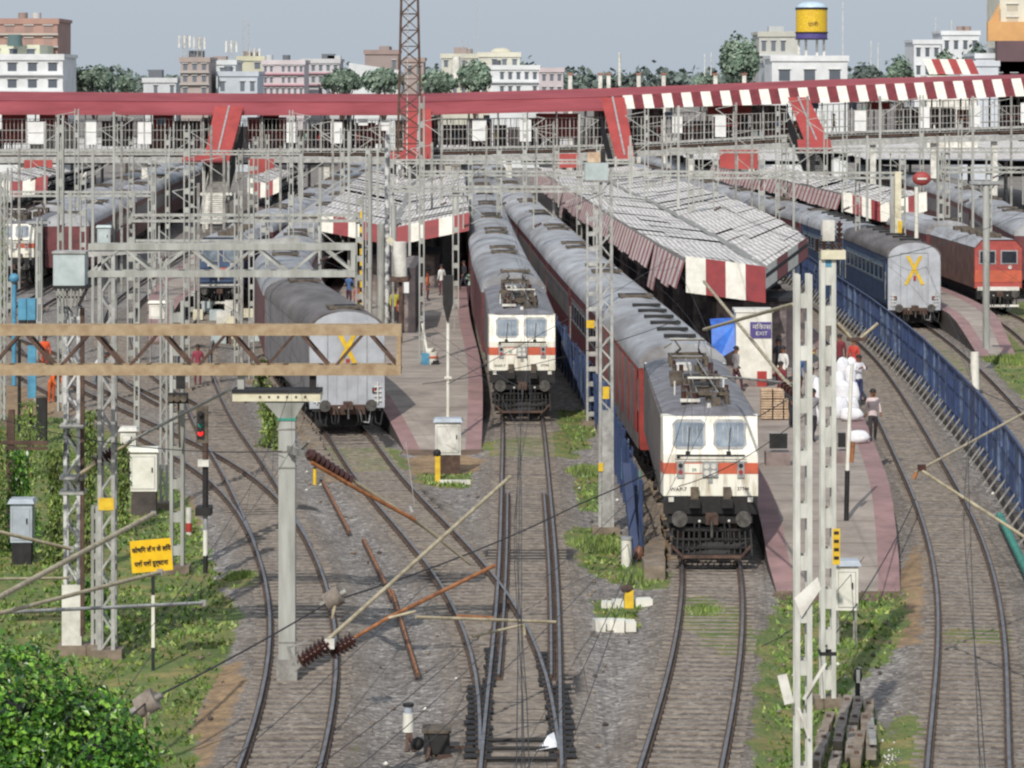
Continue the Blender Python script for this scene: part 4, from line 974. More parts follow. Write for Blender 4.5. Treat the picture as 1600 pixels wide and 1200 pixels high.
# near masts
r1,p1=mast('flaking grey lattice mast at left carrying the tin box',114,1003,478,26,'mottled','zig',.4,.55,.09)
mb=MB().use('rustdark').bar((p1.x+.28,p1.y-.22,.2),(p1.x+.28,p1.y-.22,zat(480,p1.y)),.1).use('dwhite'); mb.box(p1.x-.26,p1.x+.26,p1.y-.26,p1.y-.2,-.2,1.55); mb.done('white_skirt_plate',r1)
Yq=p1.y-.3
mb=MB().use('tin').box(xat(86,Yq),xat(135,Yq),Yq-.35,Yq+.35,zat(445,Yq),zat(395,Yq)); mb.use('steel').box(xat(84,Yq),xat(137,Yq),Yq-.4,Yq+.4,zat(395,Yq)-.0,zat(392,Yq)); mb.done('tin_box',label='square grey tin box on top of the flaking lattice mast',category='box')
mb=MB().use('black').box(xat(86,Yq),xat(140,Yq),Yq-.4,Yq+.4,zat(450,Yq),zat(446,Yq)); mb.use('steel2')
for k in range(7):
    t=k/6; mb.bar((lerp(xat(90,Yq),xat(132,Yq),t),Yq-.3,zat(450,Yq)),(lerp(xat(96,Yq),xat(124,Yq),t),Yq-.3,zat(477,Yq)),.05)
mb.bar((xat(90,Yq),Yq-.3,zat(463,Yq)),(xat(132,Yq),Yq-.3,zat(463,Yq)),.05); mb.use('black').bar((xat(138,Yq),Yq-.3,zat(450,Yq)),(xat(125,Yq),Yq-.3,zat(477,Yq)),.08); mb.done('box_cradle',r1)
for zz in (665,745,768): mb=MB().use('steel').box(p1.x-.32,p1.x+.32,p1.y-.28,p1.y+.28,zat(zz,p1.y)-.05,zat(zz,p1.y)+.05); mb.done('clamp',r1)
r2,p2=mast('wide pale lattice mast second from left with a yellow number plate',168,1010,398,27,'steel','zig',.45,.5,.1)
mb=MB().use('yellow').box(p2.x-.2,p2.x+.2,p2.y-.3,p2.y-.26,zat(795,p2.y),zat(776,p2.y)); mb.done('number_plate',r2)
mast('short grey post beside the wide pale lattice mast',149,1003,790,12,'steelpale','bat',.2,.5,.08)
mast('tall twin channel mast behind the white cabinet',277,880,470,22,'steelpale','bat',.3,1.0,.1)
mast('slender lattice mast left of the twin channel mast',256,782,404,12,'steelpale','zig',.25,.5,.06)
mast('thin grey post above the white cabinet',214,672,400,9,'steelpale','bat',.18,.8,.06)
mast('thin grey post left of the blue locomotive',292,604,196,10,'steelpale','bat',.2,.9,.06)
mast('thin concrete post behind the tin box',95,640,180,10,'steelpale','bat',.2,1.2,.08)
mast('thin concrete post at far left behind the rusty truss',62,560,340,9,'steelpale','bat',.2,1.2,.08)
mast('green stained lattice mast at the left edge',4,655,270,9,'steelpale','zig',.3,.5,.06)
mast('thin mast left of the grey coach with the cross',393,590,250,9,'steelpale','bat',.2,.8,.06)
mast('slim mast beside the flared column head',376,620,232,8,'steel2','bat',.2,.8,.06)
mast('thin mast in front of the curved grey train',418,560,210,6,'steelpale','bat',.2,.8,.05)
rA,pA=mast('lattice mast left of a pair beside the right hand train',925,655,330,18,'steel','bat',.3,.62,.09)
mb=MB().use('yellow').box(pA.x-.25,pA.x+.1,pA.y-.22,pA.y-.18,zat(512,pA.y),zat(500,pA.y)); mb.done('number_plate',rA)
rB,pB=mast('tall lattice mast right of a pair, standing in the gravel beside the blue mesh fence',947,820,262,24,'steel','zig',.35,.42,.09,wtop=20)
mb=MB().use('steel').box(pB.x-.14,pB.x+.16,pB.y-.24,pB.y-.2,-.2,zat(640,pB.y)); mb.use('yellow').box(pB.x-.12,pB.x+.1,pB.y-.27,pB.y-.24,zat(622,pB.y),zat(603,pB.y)).box(pB.x-.26,pB.x-.1,pB.y-.27,pB.y-.24,zat(735,pB.y),zat(722,pB.y)); mb.done('plate',rB)
mb=MB().use('tin').box(xat(914,pB.y),xat(950,pB.y),pB.y-.3,pB.y+.5,zat(282,pB.y),zat(254,pB.y)); mb.use('steel2').box(xat(912,pB.y),xat(952,pB.y),pB.y-.34,pB.y+.55,zat(284,pB.y),zat(281,pB.y)); mb.done('mast_box',label='pale tin box on top of the tall mast in the middle',category='box')
mb=MB().use('wood').box(xat(918,pB.y),xat(938,pB.y),pB.y-.2,pB.y+.3,zat(253.5,pB.y),zat(238,pB.y)); mb.use('black').box(xat(938.2,pB.y),xat(946,pB.y),pB.y-.2,pB.y+.3,zat(253.5,pB.y),zat(236,pB.y)); mb.done('wooden_box',label='small wooden box lying on the pale tin box of the tall middle mast',category='box')
rC,pC=mast('battened steel mast nearest the camera at right, left one of a pair',1254,1238,428,27,'mastwhite','bat',.4,1.02,.11)
rD,pD=mast('battened steel mast with insulators on its head, right one of a pair',1293,1085,398,24,'mastwhite','bat2',.36,.95,.11)
for (r_,p_,z) in ((rC,pC,4.2),):
    mb=MB().use('dwhite').add([(p_.x-.05,p_.y-.3,z-.5),(p_.x+.35,p_.y-.35,z+.1),(p_.x+.28,p_.y-.35,z+.35),(p_.x-.2,p_.y-.3,z-.1)],[(0,1,2,3)]); mb.done('angle_plate',r_)
mb=MB().use('dwhite').bar((pC.x-.45,pC.y-.25,2.5),(pC.x-.3,pC.y-.25,1.9),.2,.05).bar((pC.x+.0,pC.y-.25,2.0),(pC.x+.45,pC.y-.3,2.75),.16,.06).bar((pC.x-.1,pC.y-.3,1.8),(pC.x+.1,pC.y-.3,1.2),.14,.05); mb.done('torn_plate',rC)
mb=MB().use('yellow').box(pD.x+.1,pD.x+.28,pD.y-.24,pD.y-.2,zat(880,pD.y),zat(824,pD.y)); mb.use('black')
for k in range(4): mb.box(pD.x+.13,pD.x+.25,pD.y-.25,pD.y-.24,zat(872-k*13,pD.y),zat(867-k*13,pD.y))
mb.done('number_plate',rD)
hd=MB().use('cream').box(xat(1281,pD.y),xat(1319,pD.y),pD.y-.35,pD.y+.3,zat(404,pD.y),zat(390,pD.y)); hd.use('teal').box(xat(1283,pD.y),xat(1304,pD.y),pD.y-.22,pD.y+.22,zat(416,pD.y),zat(404.3,pD.y)); hd.done('head_beam',rD)
for dx,t in ((1276,372),(1287,366),(1311,345),(1300,350)):
    mb=MB(); b=Vector((xat(dx,pD.y),pD.y-.1,zat(392,pD.y))); ins(mb,b,(b.x,b.y,zat(t,pD.y)),.085,6); mb.done('insulator',rD)
mb=MB().use('dwhite').box(xat(1284,pD.y),xat(1303,pD.y),pD.y-.2,pD.y+.2,zat(376,pD.y),zat(344,pD.y)); mb.done('switch_box',rD)
mb=MB().use('black').box(xat(1280,pD.y),xat(1306,pD.y),pD.y-.24,pD.y+.24,zat(1022,pD.y),zat(1016,pD.y)); mb.done('clamp',rD)
# ------------------------------------------------------------ column and trusses in the foreground
pc=g(449,1050); Yc=pc.y
root=thing('concrete_column','tall pale column with a flared head standing between the left curved rails','column',(pc.x,Yc,-.3))
mb=MB().use('steelpale').box(xat(436,Yc),xat(462,Yc),Yc-.2,Yc+.2,-.25,zat(655,Yc)); mb.use('steel2')
for y in (703,728,668,1000): mb.box(xat(434.5,Yc),xat(463.5,Yc),Yc-.225,Yc+.225,zat(y+2,Yc),zat(y,Yc))
mb.box(xat(433,Yc),xat(465,Yc),Yc-.24,Yc+.24,-.3,.35); mb.done('shaft',root)
mb=MB().use('steelpale'); a,b=xat(436,Yc),xat(462,Yc); c,d=xat(414,Yc),xat(477,Yc); z0,z1=zat(652,Yc),zat(627,Yc)
vs=[(a,Yc-.2,z0),(b,Yc-.2,z0),(b,Yc+.2,z0),(a,Yc+.2,z0),(c,Yc-.3,z1),(d,Yc-.3,z1),(d,Yc+.3,z1),(c,Yc+.3,z1)]
mb.add(vs,[(0,3,2,1),(4,5,6,7),(0,1,5,4),(1,2,6,5),(2,3,7,6),(3,0,4,7)]); mb.use('green').box(a-.02,b+.02,Yc-.23,Yc+.23,z0-.06,z0); mb.done('flared_head',root)
mb=MB().use('cream').box(xat(365,Yc),xat(502,Yc),Yc-.35,Yc+.35,zat(625,Yc),zat(612,Yc)); mb.use('dark').box(xat(364,Yc),xat(503,Yc),Yc-.4,Yc+.4,zat(611.5,Yc),zat(607,Yc)); mb.use('rustdark')
for k in range(6): mb.cb((xat(408+k*14,Yc),Yc-.36,zat(618,Yc)),(.05,.03,.05))
mb.done('cross_beam',root)
mb=MB().use('steelpale').box(xat(372,Yc),xat(382,Yc),Yc-.15,Yc+.15,zat(607,Yc),zat(583,Yc)); mb.use('black').box(xat(484,Yc),xat(494,Yc),Yc-.15,Yc+.15,zat(607,Yc),zat(583,Yc)); mb.done('truss_bearing',root)
# rusty cream truss
YT=Yc-.0
def truss(label,x0,x1,zt,zb,Y,m,chord,n,md='rustdark',depth=.5,endpost=True,Yend=None,name='truss_beam',lace='w'):
    root=thing(name,label,'truss',((x0+x1)/2,Y,zb))
    for yy in (-depth/2,depth/2):
        mb=MB().use(m); mb.bar((x0,Y+yy,zt),(x1,Y+yy,zt),.09,chord); mb.done('top_chord',root)
        mb=MB().use(m); mb.bar((x0,Y+yy,zb),(x1,Y+yy,zb),.09,chord); mb.done('bottom_chord',root)
        mb=MB().use(md)
        for i in range(n):
            a=lerp(x0,x1,i/n); b=lerp(x0,x1,(i+.5)/n); c=lerp(x0,x1,(i+1)/n)
            mb.bar((a,Y+yy,zb),(b,Y+yy,zt),.05,.07); mb.bar((b,Y+yy,zt),(c,Y+yy,zb),.05,.07)
        mb.done('lacing',root)
    if endpost:
        mb=MB().use(m).bar((x1-.06,Y-depth/2-.005,zb+chord/2),(x1-.06,Y-depth/2-.005,zt-chord/2),.12,.1); mb.bar((x1-.06,Y+depth/2+.005,zb+chord/2),(x1-.06,Y+depth/2+.005,zt-chord/2),.12,.1); mb.done('end_post',root)
    return root
x1=xat(627,YT); step=(xat(340,YT)-xat(240,YT)); n=8; x0=x1-.12-step*0.99*8-.3
truss('rusty cream truss beam crossing in front of the grey coach with the yellow cross',xat(-230,YT),x1,zat(515,YT),zat(577,YT),YT,'rusty',.26,8)
# grey truss behind with boxed end
Y2=p2.y
t2=truss('pale grey truss beam with a boxed end behind the rusty truss',xat(140,Y2),xat(556,Y2),zat(385,Y2),zat(427,Y2),Y2,'steelpale',.17,4,'steelpale',.5)
mb=MB().use('steel').bar((xat(140,Y2),Y2-.2,zat(396,Y2)),(xat(470,Y2),Y2-.2,zat(374,Y2)),.1,.16); mb.done('stay_plate',t2)
# ------------------------------------------------------------ portals further back
def portal(label,Y,pxs_,pytop,depth_px=8,m='steelpale',legw=.34,x0=None,x1=None,tag_='overhead portals'):
    zt=zat(pytop,Y); root=thing('overhead_portal',label,'gantry',(xat(pxs_[0],Y),Y,0),tag_)
    xa=xat(pxs_[0] if x0 is None else x0,Y); xb=xat(pxs_[-1] if x1 is None else x1,Y); h=depth_px*Y/F
    mb=MB().use(m)
    for yy in (-.25,.25): mb.bar((xa,Y+yy,zt),(xb,Y+yy,zt),.1,.14); mb.bar((xa,Y+yy,zt-h),(xb,Y+yy,zt-h),.1,.14)
    n=int((xb-xa)/(h*1.6))+1
    for i in range(n):
        a=lerp(xa,xb,i/n); b=lerp(xa,xb,(i+1)/n)
        mb.bar((a,Y-.25,zt if i%2 else zt-h),(b,Y-.25,zt-h if i%2 else zt),.05)
    mb.done('beam',root)
    for px in pxs_:
        mb=MB(); lattice(mb,xat(px,Y),Y,-.2,zt+1.2,legw,.3,m,.08,1.0,'bat'); mb.done('leg',root)
    k=xa+1.5
    while k<xb-1:
        mb=MB().use(m).bar((k,Y,zt-h),(k,Y,zt-h-2.3),.09); mb.bar((k,Y,zt-h-.5),(k+1.2,Y,zt-h-1.5),.05); mb.bar((k,Y,zt-h-2.2),(k+1.3,Y,zt-h-1.6),.05); da=mb.done('drop_arm',root); mb=MB(); ins(mb,(k+.05,Y-.02,zt-h-2.15),(k+.5,Y-.02,zt-h-1.95),.1,4); mb.done('insulator',da); k+=4.3
    return root
portal('pale portal spanning the left tracks above the blue locomotive',172,[205,372,562],336,9)
portal('pale portal over the central platform and the white locomotive train',196,[576,712,932],292,7)
portal('grey portal across the canopy tops in the middle, nearest to the footbridge centre',232,[655,780,905,1118],268,6)
portal('portal spanning the right hand train and canopy below the sloping staircase',214,[1080,1190,1410],270,8)
portal('portal at far right above the maroon coaches',226,[1470,1545,1700],262,7)
portal('long portal across the left side just below the footbridge deck',268,[-60,92,205,300,400,470],236,5)
portal('long portal in the middle just below the footbridge deck',276,[575,605,780,870,985],250,5)
portal('long portal at right just below the footbridge deck',270,[1045,1225,1320,1480,1640],232,6)
portal('low portal at far left over the maroon train',222,[-40,130,236],300,6)
portal('pale portal above the grey train left of centre',205,[300,412,486],376,7,x0=200,x1=500)
r_=random.Random(11)
for i,(px,Y,pt) in enumerate(((120,240,170),(178,255,175),(330,250,196),(455,260,172),(520,240,185),(545,215,205),(612,225,190),(640,205,260),(690,250,180),(820,255,175),(865,235,190),(905,262,178),(1010,240,170),(1060,225,165),(1150,250,160),(1215,240,165),(1262,262,150),(1375,245,150),(1440,255,148),(1520,240,150),(1580,262,150),(240,210,250),(350,225,240),(500,190,262),(1340,215,236),(145,200,232),(190,228,190),(262,238,210),(438,232,228),(470,212,240),(535,236,200),(590,232,232),(675,236,222),(735,230,240),(760,262,196),(838,258,200),(935,238,225),(985,250,212),(1035,262,186),(1095,228,228),(1175,246,200),(1240,232,226),(1290,262,178),(1355,236,212),(1465,240,212),(1500,262,186),(30,232,232),(70,250,190),(15,206,262),(110,190,300),(310,196,286),(455,186,300))):
    mb=MB()
    if i%3==0: lattice(mb,0,0,-.2,zat(pt,Y),.26,.22,'steelpale',.07,1.2,'bat')
    else: mb.use('steelpale' if i%2 else 'steel2').bar((0,0,-.2),(0,0,zat(pt,Y)),.17)
    mb.use('steelpale').bar((0,0,zat(pt,Y)-1.6),(1.6*(1 if i%2 else -1),0,zat(pt,Y)-.5),.06).bar((0,0,zat(pt,Y)-.2),(1.6*(1 if i%2 else -1),0,zat(pt,Y)-.5),.05)
    o=mb.done('overhead_line_mast',keep=True,label='slender pale mast with a short arm rising in front of the footbridge',category='mast',group='slender masts near the footbridge'); o.location=(xat(px,Y),Y,0)
# platform lamp posts with T heads
def tpost(label,px,pyb,pyt,w,z=1.0,head=50,m='steelpale'):
    p=g(px,pyb,z); Y=p.y; root=thing('lamp_post',label,'lamp post',(p.x,Y,z))
    mb=MB().use(m).tube((p.x,Y,z),(p.x,Y,zat(pyt,Y)),w*Y/F/2,n=10); mb.done('pole',root)
    h=head*Y/F/2; mb=MB().use('frame').cb((p.x,Y,zat(pyt,Y)+.08),(2*h,.5,.16)); mb.use('dark').cb((p.x,Y,zat(pyt,Y)-.02),(h*1.6,.4,.06)); mb.use(m).bar((p.x-h*.5,Y,zat(pyt,Y)),(p.x,Y,zat(pyt,Y)-.8),.07).bar((p.x+h*.5,Y,zat(pyt,Y)),(p.x,Y,zat(pyt,Y)-.8),.07); mb.done('lamp_head',root)
tpost('concrete lamp post with a wide flat head in front of the red locomotive',1541,545,288,11,.9,52)
tpost('lamp post with a flat head beside the white locomotive train on the central platform',712,438,306,8,1,50)
tpost('pale lamp post with a flat head beside the far left train',318/5.33,520,350,9,.0,36)
tpost('lamp post with a flat head behind the patched canopy',1018,392,282,6,1,34)
# round red sign
Y=200; p=g(1432,372,0); root=thing('round_sign','thin white pole with a round red sign box in front of the striped canopy end','sign',(xat(1432,Y),Y,0))
mb=MB().use('white').tube((xat(1432,Y),Y,0),(xat(1432,Y),Y,zat(292,Y)),.13); mb.done('pole',root)
mb=MB().use('fobred2').ball((xat(1440,Y),Y,zat(279,Y)),.56,12,(1.05,.5,.8)); mb.use('dwhite').cb((xat(1440,Y),Y-.3,zat(279,Y)),(.6,.02,.12)); mb.done('sign_box',root)
Y=205; root=thing('striped_post','cream and yellow post beside the striped canopy end','post',(xat(1397,Y),Y,0))
mb=MB().use('steelpale').box(xat(1391,Y),xat(1397,Y),Y-.1,Y+.1,0,zat(275,Y)); mb.use('cream').box(xat(1398,Y),xat(1408,Y),Y-.1,Y+.2,0,zat(268,Y)); mb.use('yellow').box(xat(1403,Y),xat(1409,Y),Y-.13,Y-.1,zat(365,Y),zat(345,Y)); mb.done('post_body',root)
# lattice communication tower
Y=305; root=thing('lattice_tower','tall rusty lattice tower rising through the middle of the footbridge view','tower',(xat(640,Y),Y,0))
mb=MB(); lattice(mb,xat(640,Y),Y,zat(250,Y),24.5,2.3,2.0,'rustdark',.17,1.5,'x',w1=1.5); mb.done('tower_frame',root)
mb=MB(); lattice(mb,xat(640,Y),Y,0,zat(250,Y)-.02,2.3,2.0,'mottled',.15,1.5,'x'); mb.done('tower_base',root)
mb=MB().use('dwhite').tube((xat(636,Y),Y-.9,6),(xat(638,Y),Y-.6,24),.05); mb.done('cable_run',root)
# ------------------------------------------------------------ wires
def sag(p,q,s,n=14):
    p=Vector(p);q=Vector(q); return [p.lerp(q,i/n)-Vector((0,0,s*4*(i/n)*(1-i/n))) for i in range(n+1)]
X['wire']=M('wire',S(58,56,58),S(40,38,40),3,.6,.2); X['wirel']=M('grey_wire',S(150,148,142),S(120,118,112),3,.6,.2)
def wire(label,pts,r=.014,m='wire',group='overhead wires',droppers=None):
    mb=MB().use(m).path(pts,r,4)
    if droppers:
        a,b=droppers
        for t in range(1,len(a)-1): mb.tube(a[t],b[t],.007,n=3)
    return mb.done('overhead_wire',label=label,category='wire',group=group)
for key,lab in (('T1','contact wire following the left curved track'),('T5','contact wire above the diagonal track'),('T6','contact wire above the central track'),('TR3','contact wire above the nearest white locomotive'),('T7','contact wire above the curved track beside the blue fence'),('T8','contact wire above the track with the blue coach')):
    pts=[];cat=[]
    ys=[26+i*6 for i in range(50)]
    for j,y in enumerate(ys):
        x=interp(TR[key],y); ph=(j%8)/8.0; z=6.35; cz=6.7+1.1*(2*ph-1)**2
        pts.append(Vector((x+.10*math.sin(j*.8),y,z))); cat.append(Vector((x,y,cz)))
    mb=MB().use('wire').path(pts,.007,4).path(cat,.007,4)
    for a,b in zip(pts[::1],cat[::1]): mb.tube(a,b,.004,n=3)
    mb.done('overhead_wire',label=lab,category='wire')
PW=[((205,1118,60),(232,1095,61),.0),((245,1088,61.5),(508,944,74),.05),((530,936,75),(900,790,96),.15),((900,790,96),(1250,612,120),.2)]
for i,(a,b,s) in enumerate(PW):
    wire('dark stay wire with clay coloured weights rising from the bush to the right mast',sag(at(*a),at(*b),s),.022)
for i,(a,b) in enumerate((((470,1215,56),(740,1000,82)),((540,1215,56),(790,985,86)),((610,1215,56),(1000,830,104)),((330,1215,60),(700,880,98)),((850,905,80),(1040,720,110)),((700,600,92),(1060,395,150)),((1290,420,82.),(1600,330,140)),((1060,760,88),(1290,620,77.6)),((1100,300,180),(1290,390,77.6)),((820,330,190),(946,300,101.5)),((0,655,86),(440,705,80)),((1190,1010,66),(1350,870,90)),((1290,1010,77),(1430,780,110)),((660,600,120),(1060,500,110)),((1370,510,150),(1600,640,80)))):
    wire(['lowest thin wire slanting up across the grey ballast at bottom','second thin wire slanting across the ballast towards the turnout','long thin wire slanting over the turnout to the locomotive','thin wire slanting from the left curve towards the grey coach','thin wire slanting over the gravel left of the nearest locomotive','thin wire crossing above both white locomotives','thin wire from the right mast head towards the red locomotive','thin wire from the fence gravel to the battened masts','thin wire running from the canopy to the insulators on the right mast','thin wire reaching the tin box on the tall middle mast','thin wire between the flaking lattice mast and the column','thin wire behind the nearest battened mast','stay wire down to the grass behind the white cabinet at right','thin wire crossing the central platform end','thin wire sloping down over the blue fence'][i],sag(at(*a),at(*b),.12 if i<6 else .3),.012 if i!=12 else .02)
# weights / drums on the stay wire
for (px,py,Y,l) in ((229,1099,61,'clay coloured drum insulator above the bush, on the stay wire'),(521,935,74.5,'clay coloured drum insulator over the left curve, on the stay wire')):
    c=at(px,py,Y); mb=MB().use('sleeper'); d=Vector((.8,0,.45)).normalized(); mb.tube(c-d*.20,c+d*.20,.20,.23,n=14); mb.use('tube').tube(c+Vector((.05,-.1,-.1)),c+Vector((-.02,-.12,-.45)),.05,.03,n=8); mb.use('steel2').tube(c-d*.34,c-d*.2,.07,n=8).tube(c+d*.2,c+d*.34,.07,n=8); mb.done('drum_insulator',label=l,category='insulator',group='drum insulators on the stay wire')
# cantilever assembly across the turnout
root=thing('cantilever_bracket','long bracket of cream and orange tubes with brown insulators, crossing over the turnout','bracket',tuple(at(500,1015,66)))
a=at(497,1022,66); b=at(534,1008,66)
mb=MB(); ins(mb,at(470,1034,66),at(514,1004,66),.2,7,'brownins'); ins(mb,at(517,1020,66.3),at(555,998,66.3),.19,6,'brownins'); mb.done('insulator',root)
mb=MB().use('tube').tube(at(512,1000,66),at(797,745,74),.045); mb.use('orangerust').tube(at(551,998,66.3),at(605,966,67),.04); mb.tube(at(605,966,67),at(772,884,70),.045); mb.use('tube').tube(at(605,966,67),at(650,955,67),.03); mb.tube(at(650,964,67.5),at(868,972,70),.035); mb.use('orangerust').tube(at(715,963,68.3),at(770,966,69),.042); mb.use('tube').tube(at(738,995,69),at(818,976,70),.03).tube(at(818,976,70),at(820,992,70),.035); mb.done('cantilever_tube',root)
mb=MB().use('steel2').bar(at(448,1042,66),at(474,1018,66),.09).bar(at(450,1010,66),at(462,1050,66),.06).bar(at(456,1050,66),at(478,1030,66),.08).bar(at(452,1012,66),at(488,998,66),.035); mb.use('dwhite').cb(at(515,1006,66),(.2,.12,.2)); mb.done('clamp',root)
root=thing('cantilever_bracket','pair of orange and cream tubes with a black insulator string crossing the diagonal track','bracket',tuple(at(500,720,78)))
mb=MB(); ins(mb,at(482,708,78),at(548,752,79),.16,9,'brownins'); mb.done('insulator',root)
mb=MB().use('orangerust').tube(at(486,722,78),at(560,765,79),.05).tube(at(560,765,79),at(648,812,80),.05); mb.use('tube').tube(at(548,748,79),at(690,842,81),.045).tube(at(648,812,80),at(735,882,82),.035); mb.use('steel2').bar(at(452,702,80.2),at(486,712,78.3),.12,.18).bar(at(456,715,80.2),at(482,690,78.3),.06); mb.done('cantilever_tube',root)
mb=MB().use('steel').tube(at(640,790,80),at(644,800,80),.05).bar(at(634,690,80),at(648,792,80),.012); mb.done('dropper',root)
root=thing('cantilever_bracket','pale tube arm with dark insulator between the flaking lattice mast and the column','bracket',tuple(at(130,745,84)))
mb=MB(); ins(mb,at(150,722,84),at(178,706,84),.2,6); mb.done('insulator',root)
mb=MB().use('tube').tube(at(128,740,84.3),at(152,720,84),.07).tube(at(178,706,84),at(205,690,83.8),.04); mb.use('steel').tube(at(198,692,83.8),at(376,600,81),.04); mb.use('steel2').bar(at(118,728,84.5),at(130,750,84.3),.1).bar(at(118,752,84.5),at(130,740,84.3),.1); mb.done('cantilever_tube',root)
for i,(a,b,r,l) in enumerate((((-60,965,60),(240,803,74),.06,'thickest cream tube slanting up across the left masts'),((-30,966,62),(250,894,70),.045,'cream tube rising just below the yellow sign'),((-40,959,64),(318,942,70),.038,'grey horizontal tube crossing the sign post'),((-30,824,70),(112,858,72),.04,'thin cream tube sloping down at the left edge'),((-30,905,70),(110,903,72),.03,'thin level tube at the left edge'),((800,215/.5,1),(801,431,1),.001,''),)):
    if not l: continue
    mb=MB().use('tube' if i!=2 else 'steel').tube(at(*a),at(*b),r); mb.use('steel2').cb(at(*b),(.12,.12,.12)); mb.done('cantilever_tube',label=l,category='tube',group='bare tubes of the overhead line at left')
mb=MB().use('tube').tube(at(1100,515,92),at(1240,475,78),.05).tube(at(1100,440,96),at(1235,605,79),.045); mb.use('steel2').tube(at(1130,588,84),at(1245,600,79),.03); ins(mb,at(1222,600,78.5),at(1240,615,78),.1,4); mb.done('cantilever_bracket',label='slender tubes reaching from the battened masts over the nearest locomotive roof',category='bracket')
mb=MB().use('tube').tube(at(1610,640,84),at(1430,738,78),.035).tube(at(1440,735,78),at(1610,845,74),.04); mb.use('brownins').cb(at(1440,730,78),(.2,.15,.15)); mb.use('orangerust').tube(at(1432,738,78),at(1428,748,78),.05); mb.done('cantilever_bracket',label='cream tube bracket crossing the curved track at right edge',category='bracket')
mb=MB().use('tube').tube(at(1309,505,120),at(1330,528,120),.06).tube(at(1345,528,120),at(1372,505,120),.06); mb.use('rustdark').cb(at(1338,530,120),(.7,.3,.12)); mb.done('cantilever_bracket',label='small V shaped bracket above the curved track behind the battened masts',category='bracket')
# ------------------------------------------------------------ fences
def fence(label,pts,h,step,closed=True,m='navy'):
    root=thing('railing_fence',label,'fence',(pts[0][0],pts[0][1],0))
    P_=[];  # resample
    L=0; path=[Vector((a,b,0)) for a,b in pts]
    seg=[(p,q) for p,q in zip(path[:-1],path[1:])]
    r=random.Random(3); mb=MB().use(m); mb2=MB().use(m); mb3=MB().use('concside'); mb4=MB().use('steel2'); k=0
    for p,q in seg:
        d=(q-p); n=max(1,int(d.length/step)); dn=d.normalized(); nr=Vector((-dn.y,dn.x,0)); nr=nr if nr.x<0 else -nr
        mb2.bar(p+Vector((0,0,h)),q+Vector((0,0,h)),.1,.14); mb2.bar(p+Vector((0,0,.45)),q+Vector((0,0,.45)),.07,.08); mb2.bar(p+Vector((0,0,h*.62)),q+Vector((0,0,h*.62)),.05,.06)
        mb3.bar(p+Vector((0,0,-.1)),q+Vector((0,0,-.1)),.5,.35)
        for i in range(n):
            c=p.lerp(q,i/n); mb.use('navyp' if r.random()<.35 else 'navy'); mb.bar(c+Vector((0,0,.1)),c+Vector((0,0,h)),.09 if k%4 else .17); k+=1
            if i%2==0: mb4.bar(c+nr*.55+Vector((0,0,-.2)),c+Vector((0,0,.55)),.06)
    mb.done('bars',root,kind='stuff'); mb2.done('rail',root); mb3.done('kerb',root); mb4.done('struts',root,kind='stuff')
    return root
FP=[tuple(g(*p)[:2]) for p in ((1306,488),(1360,530),(1411,575),(1443,606),(1475,643),(1508,681),(1539,720),(1587,795),(1650,905),(1720,1080))]
FP=[(20.6,260),(21.3,230)]+FP
fence('long dark blue railing fence curving along the right hand track',FP,2.35,.95)
# panelled blue mesh fence between the two trains
root=thing('mesh_fence','faded blue mesh fence running between the two white locomotives','fence',(3.6,100,0))
yy=101.0; r=random.Random(9)
def fx(y): return interp([(99,4.1),(130,3.95),(150,3.3),(175,2.2),(210,1.0),(260,-.6)],y)
while yy<215:
    y2=yy+2.6; mb=MB(); a=(fx(yy),yy); b=(fx(y2),y2); hh=2.3+r.uniform(-.15,.15)
    mb.use('navy').bar((a[0],a[1],-.2),(a[0]+r.uniform(-.12,.12),a[1],hh),.12)
    for z in (.5,hh-.25): mb.bar((a[0],a[1],z),(b[0],b[1],z),.06)
    mb.use('navyp' if r.random()<.6 else 'navy')
    for k in range(5): t=k/8; mb.bar((lerp(a[0],b[0],t)+r.uniform(-.04,.04),lerp(a[1],b[1],t),.2),(lerp(a[0],b[0],t)+r.uniform(-.08,.08),lerp(a[1],b[1],t),hh-.1),.05)
    if r.random()<.45: mb.use(r.choice(['lblue','ltgrey','navyp','greybrown','teal'])).poly([(a[0]-.03,a[1]+.2,.4),(b[0]-.03,b[1]-.3,.4),(b[0]-.03,b[1]-.3,1.5),(a[0]-.03,a[1]+.2,1.7)])
    mb.done('fence_panel',root); yy+=2.7
p=g(998,862); mb=MB().use('navy').bar((p.x-.1,p.y,-.2),(p.x-.35,p.y+1.5,2.6),.26,.14); mb.use('green').path(sag((p.x+.15,p.y,0),(p.x+.1,p.y+1.4,2.4),.3,6),.03); mb.use('skin').ball((p.x+.0,p.y-.15,-.02),.22,8,(.8,.8,1.1)); mb.done('leaning_post',label='thick blue post leaning at the near end of the mesh fence',category='post')
# low stone edge wall beside the nearest locomotive
mb=MB().use('stone'); r=random.Random(2)
for k in range(40):
    y=97+k*1.05; x=interp(TR['TR3'],y)-1.75; mb.cb((x+r.uniform(-.04,.04),y,-.05+r.uniform(-.04,.04)),(.62,.98,.5),Matrix.Rotation(r.uniform(-.05,.05),3,'Z'))
mb.done('stone_edging',label='low rubble stone edging along the left side of the nearest locomotive',category='edging')
mb=MB().use('stone')
for k in range(46):
    y=121+k*.75; x=interp(TR['T5'],y)-1.7; mb.cb((x+r.uniform(-.06,.06),y,-.05+r.uniform(-.05,.05)),(.5,.66,.45),Matrix.Rotation(r.uniform(-.1,.1),3,'Z'))
mb.done('stone_edging',label='broken pale stone edging left of the grey coach with the cross',category='edging')
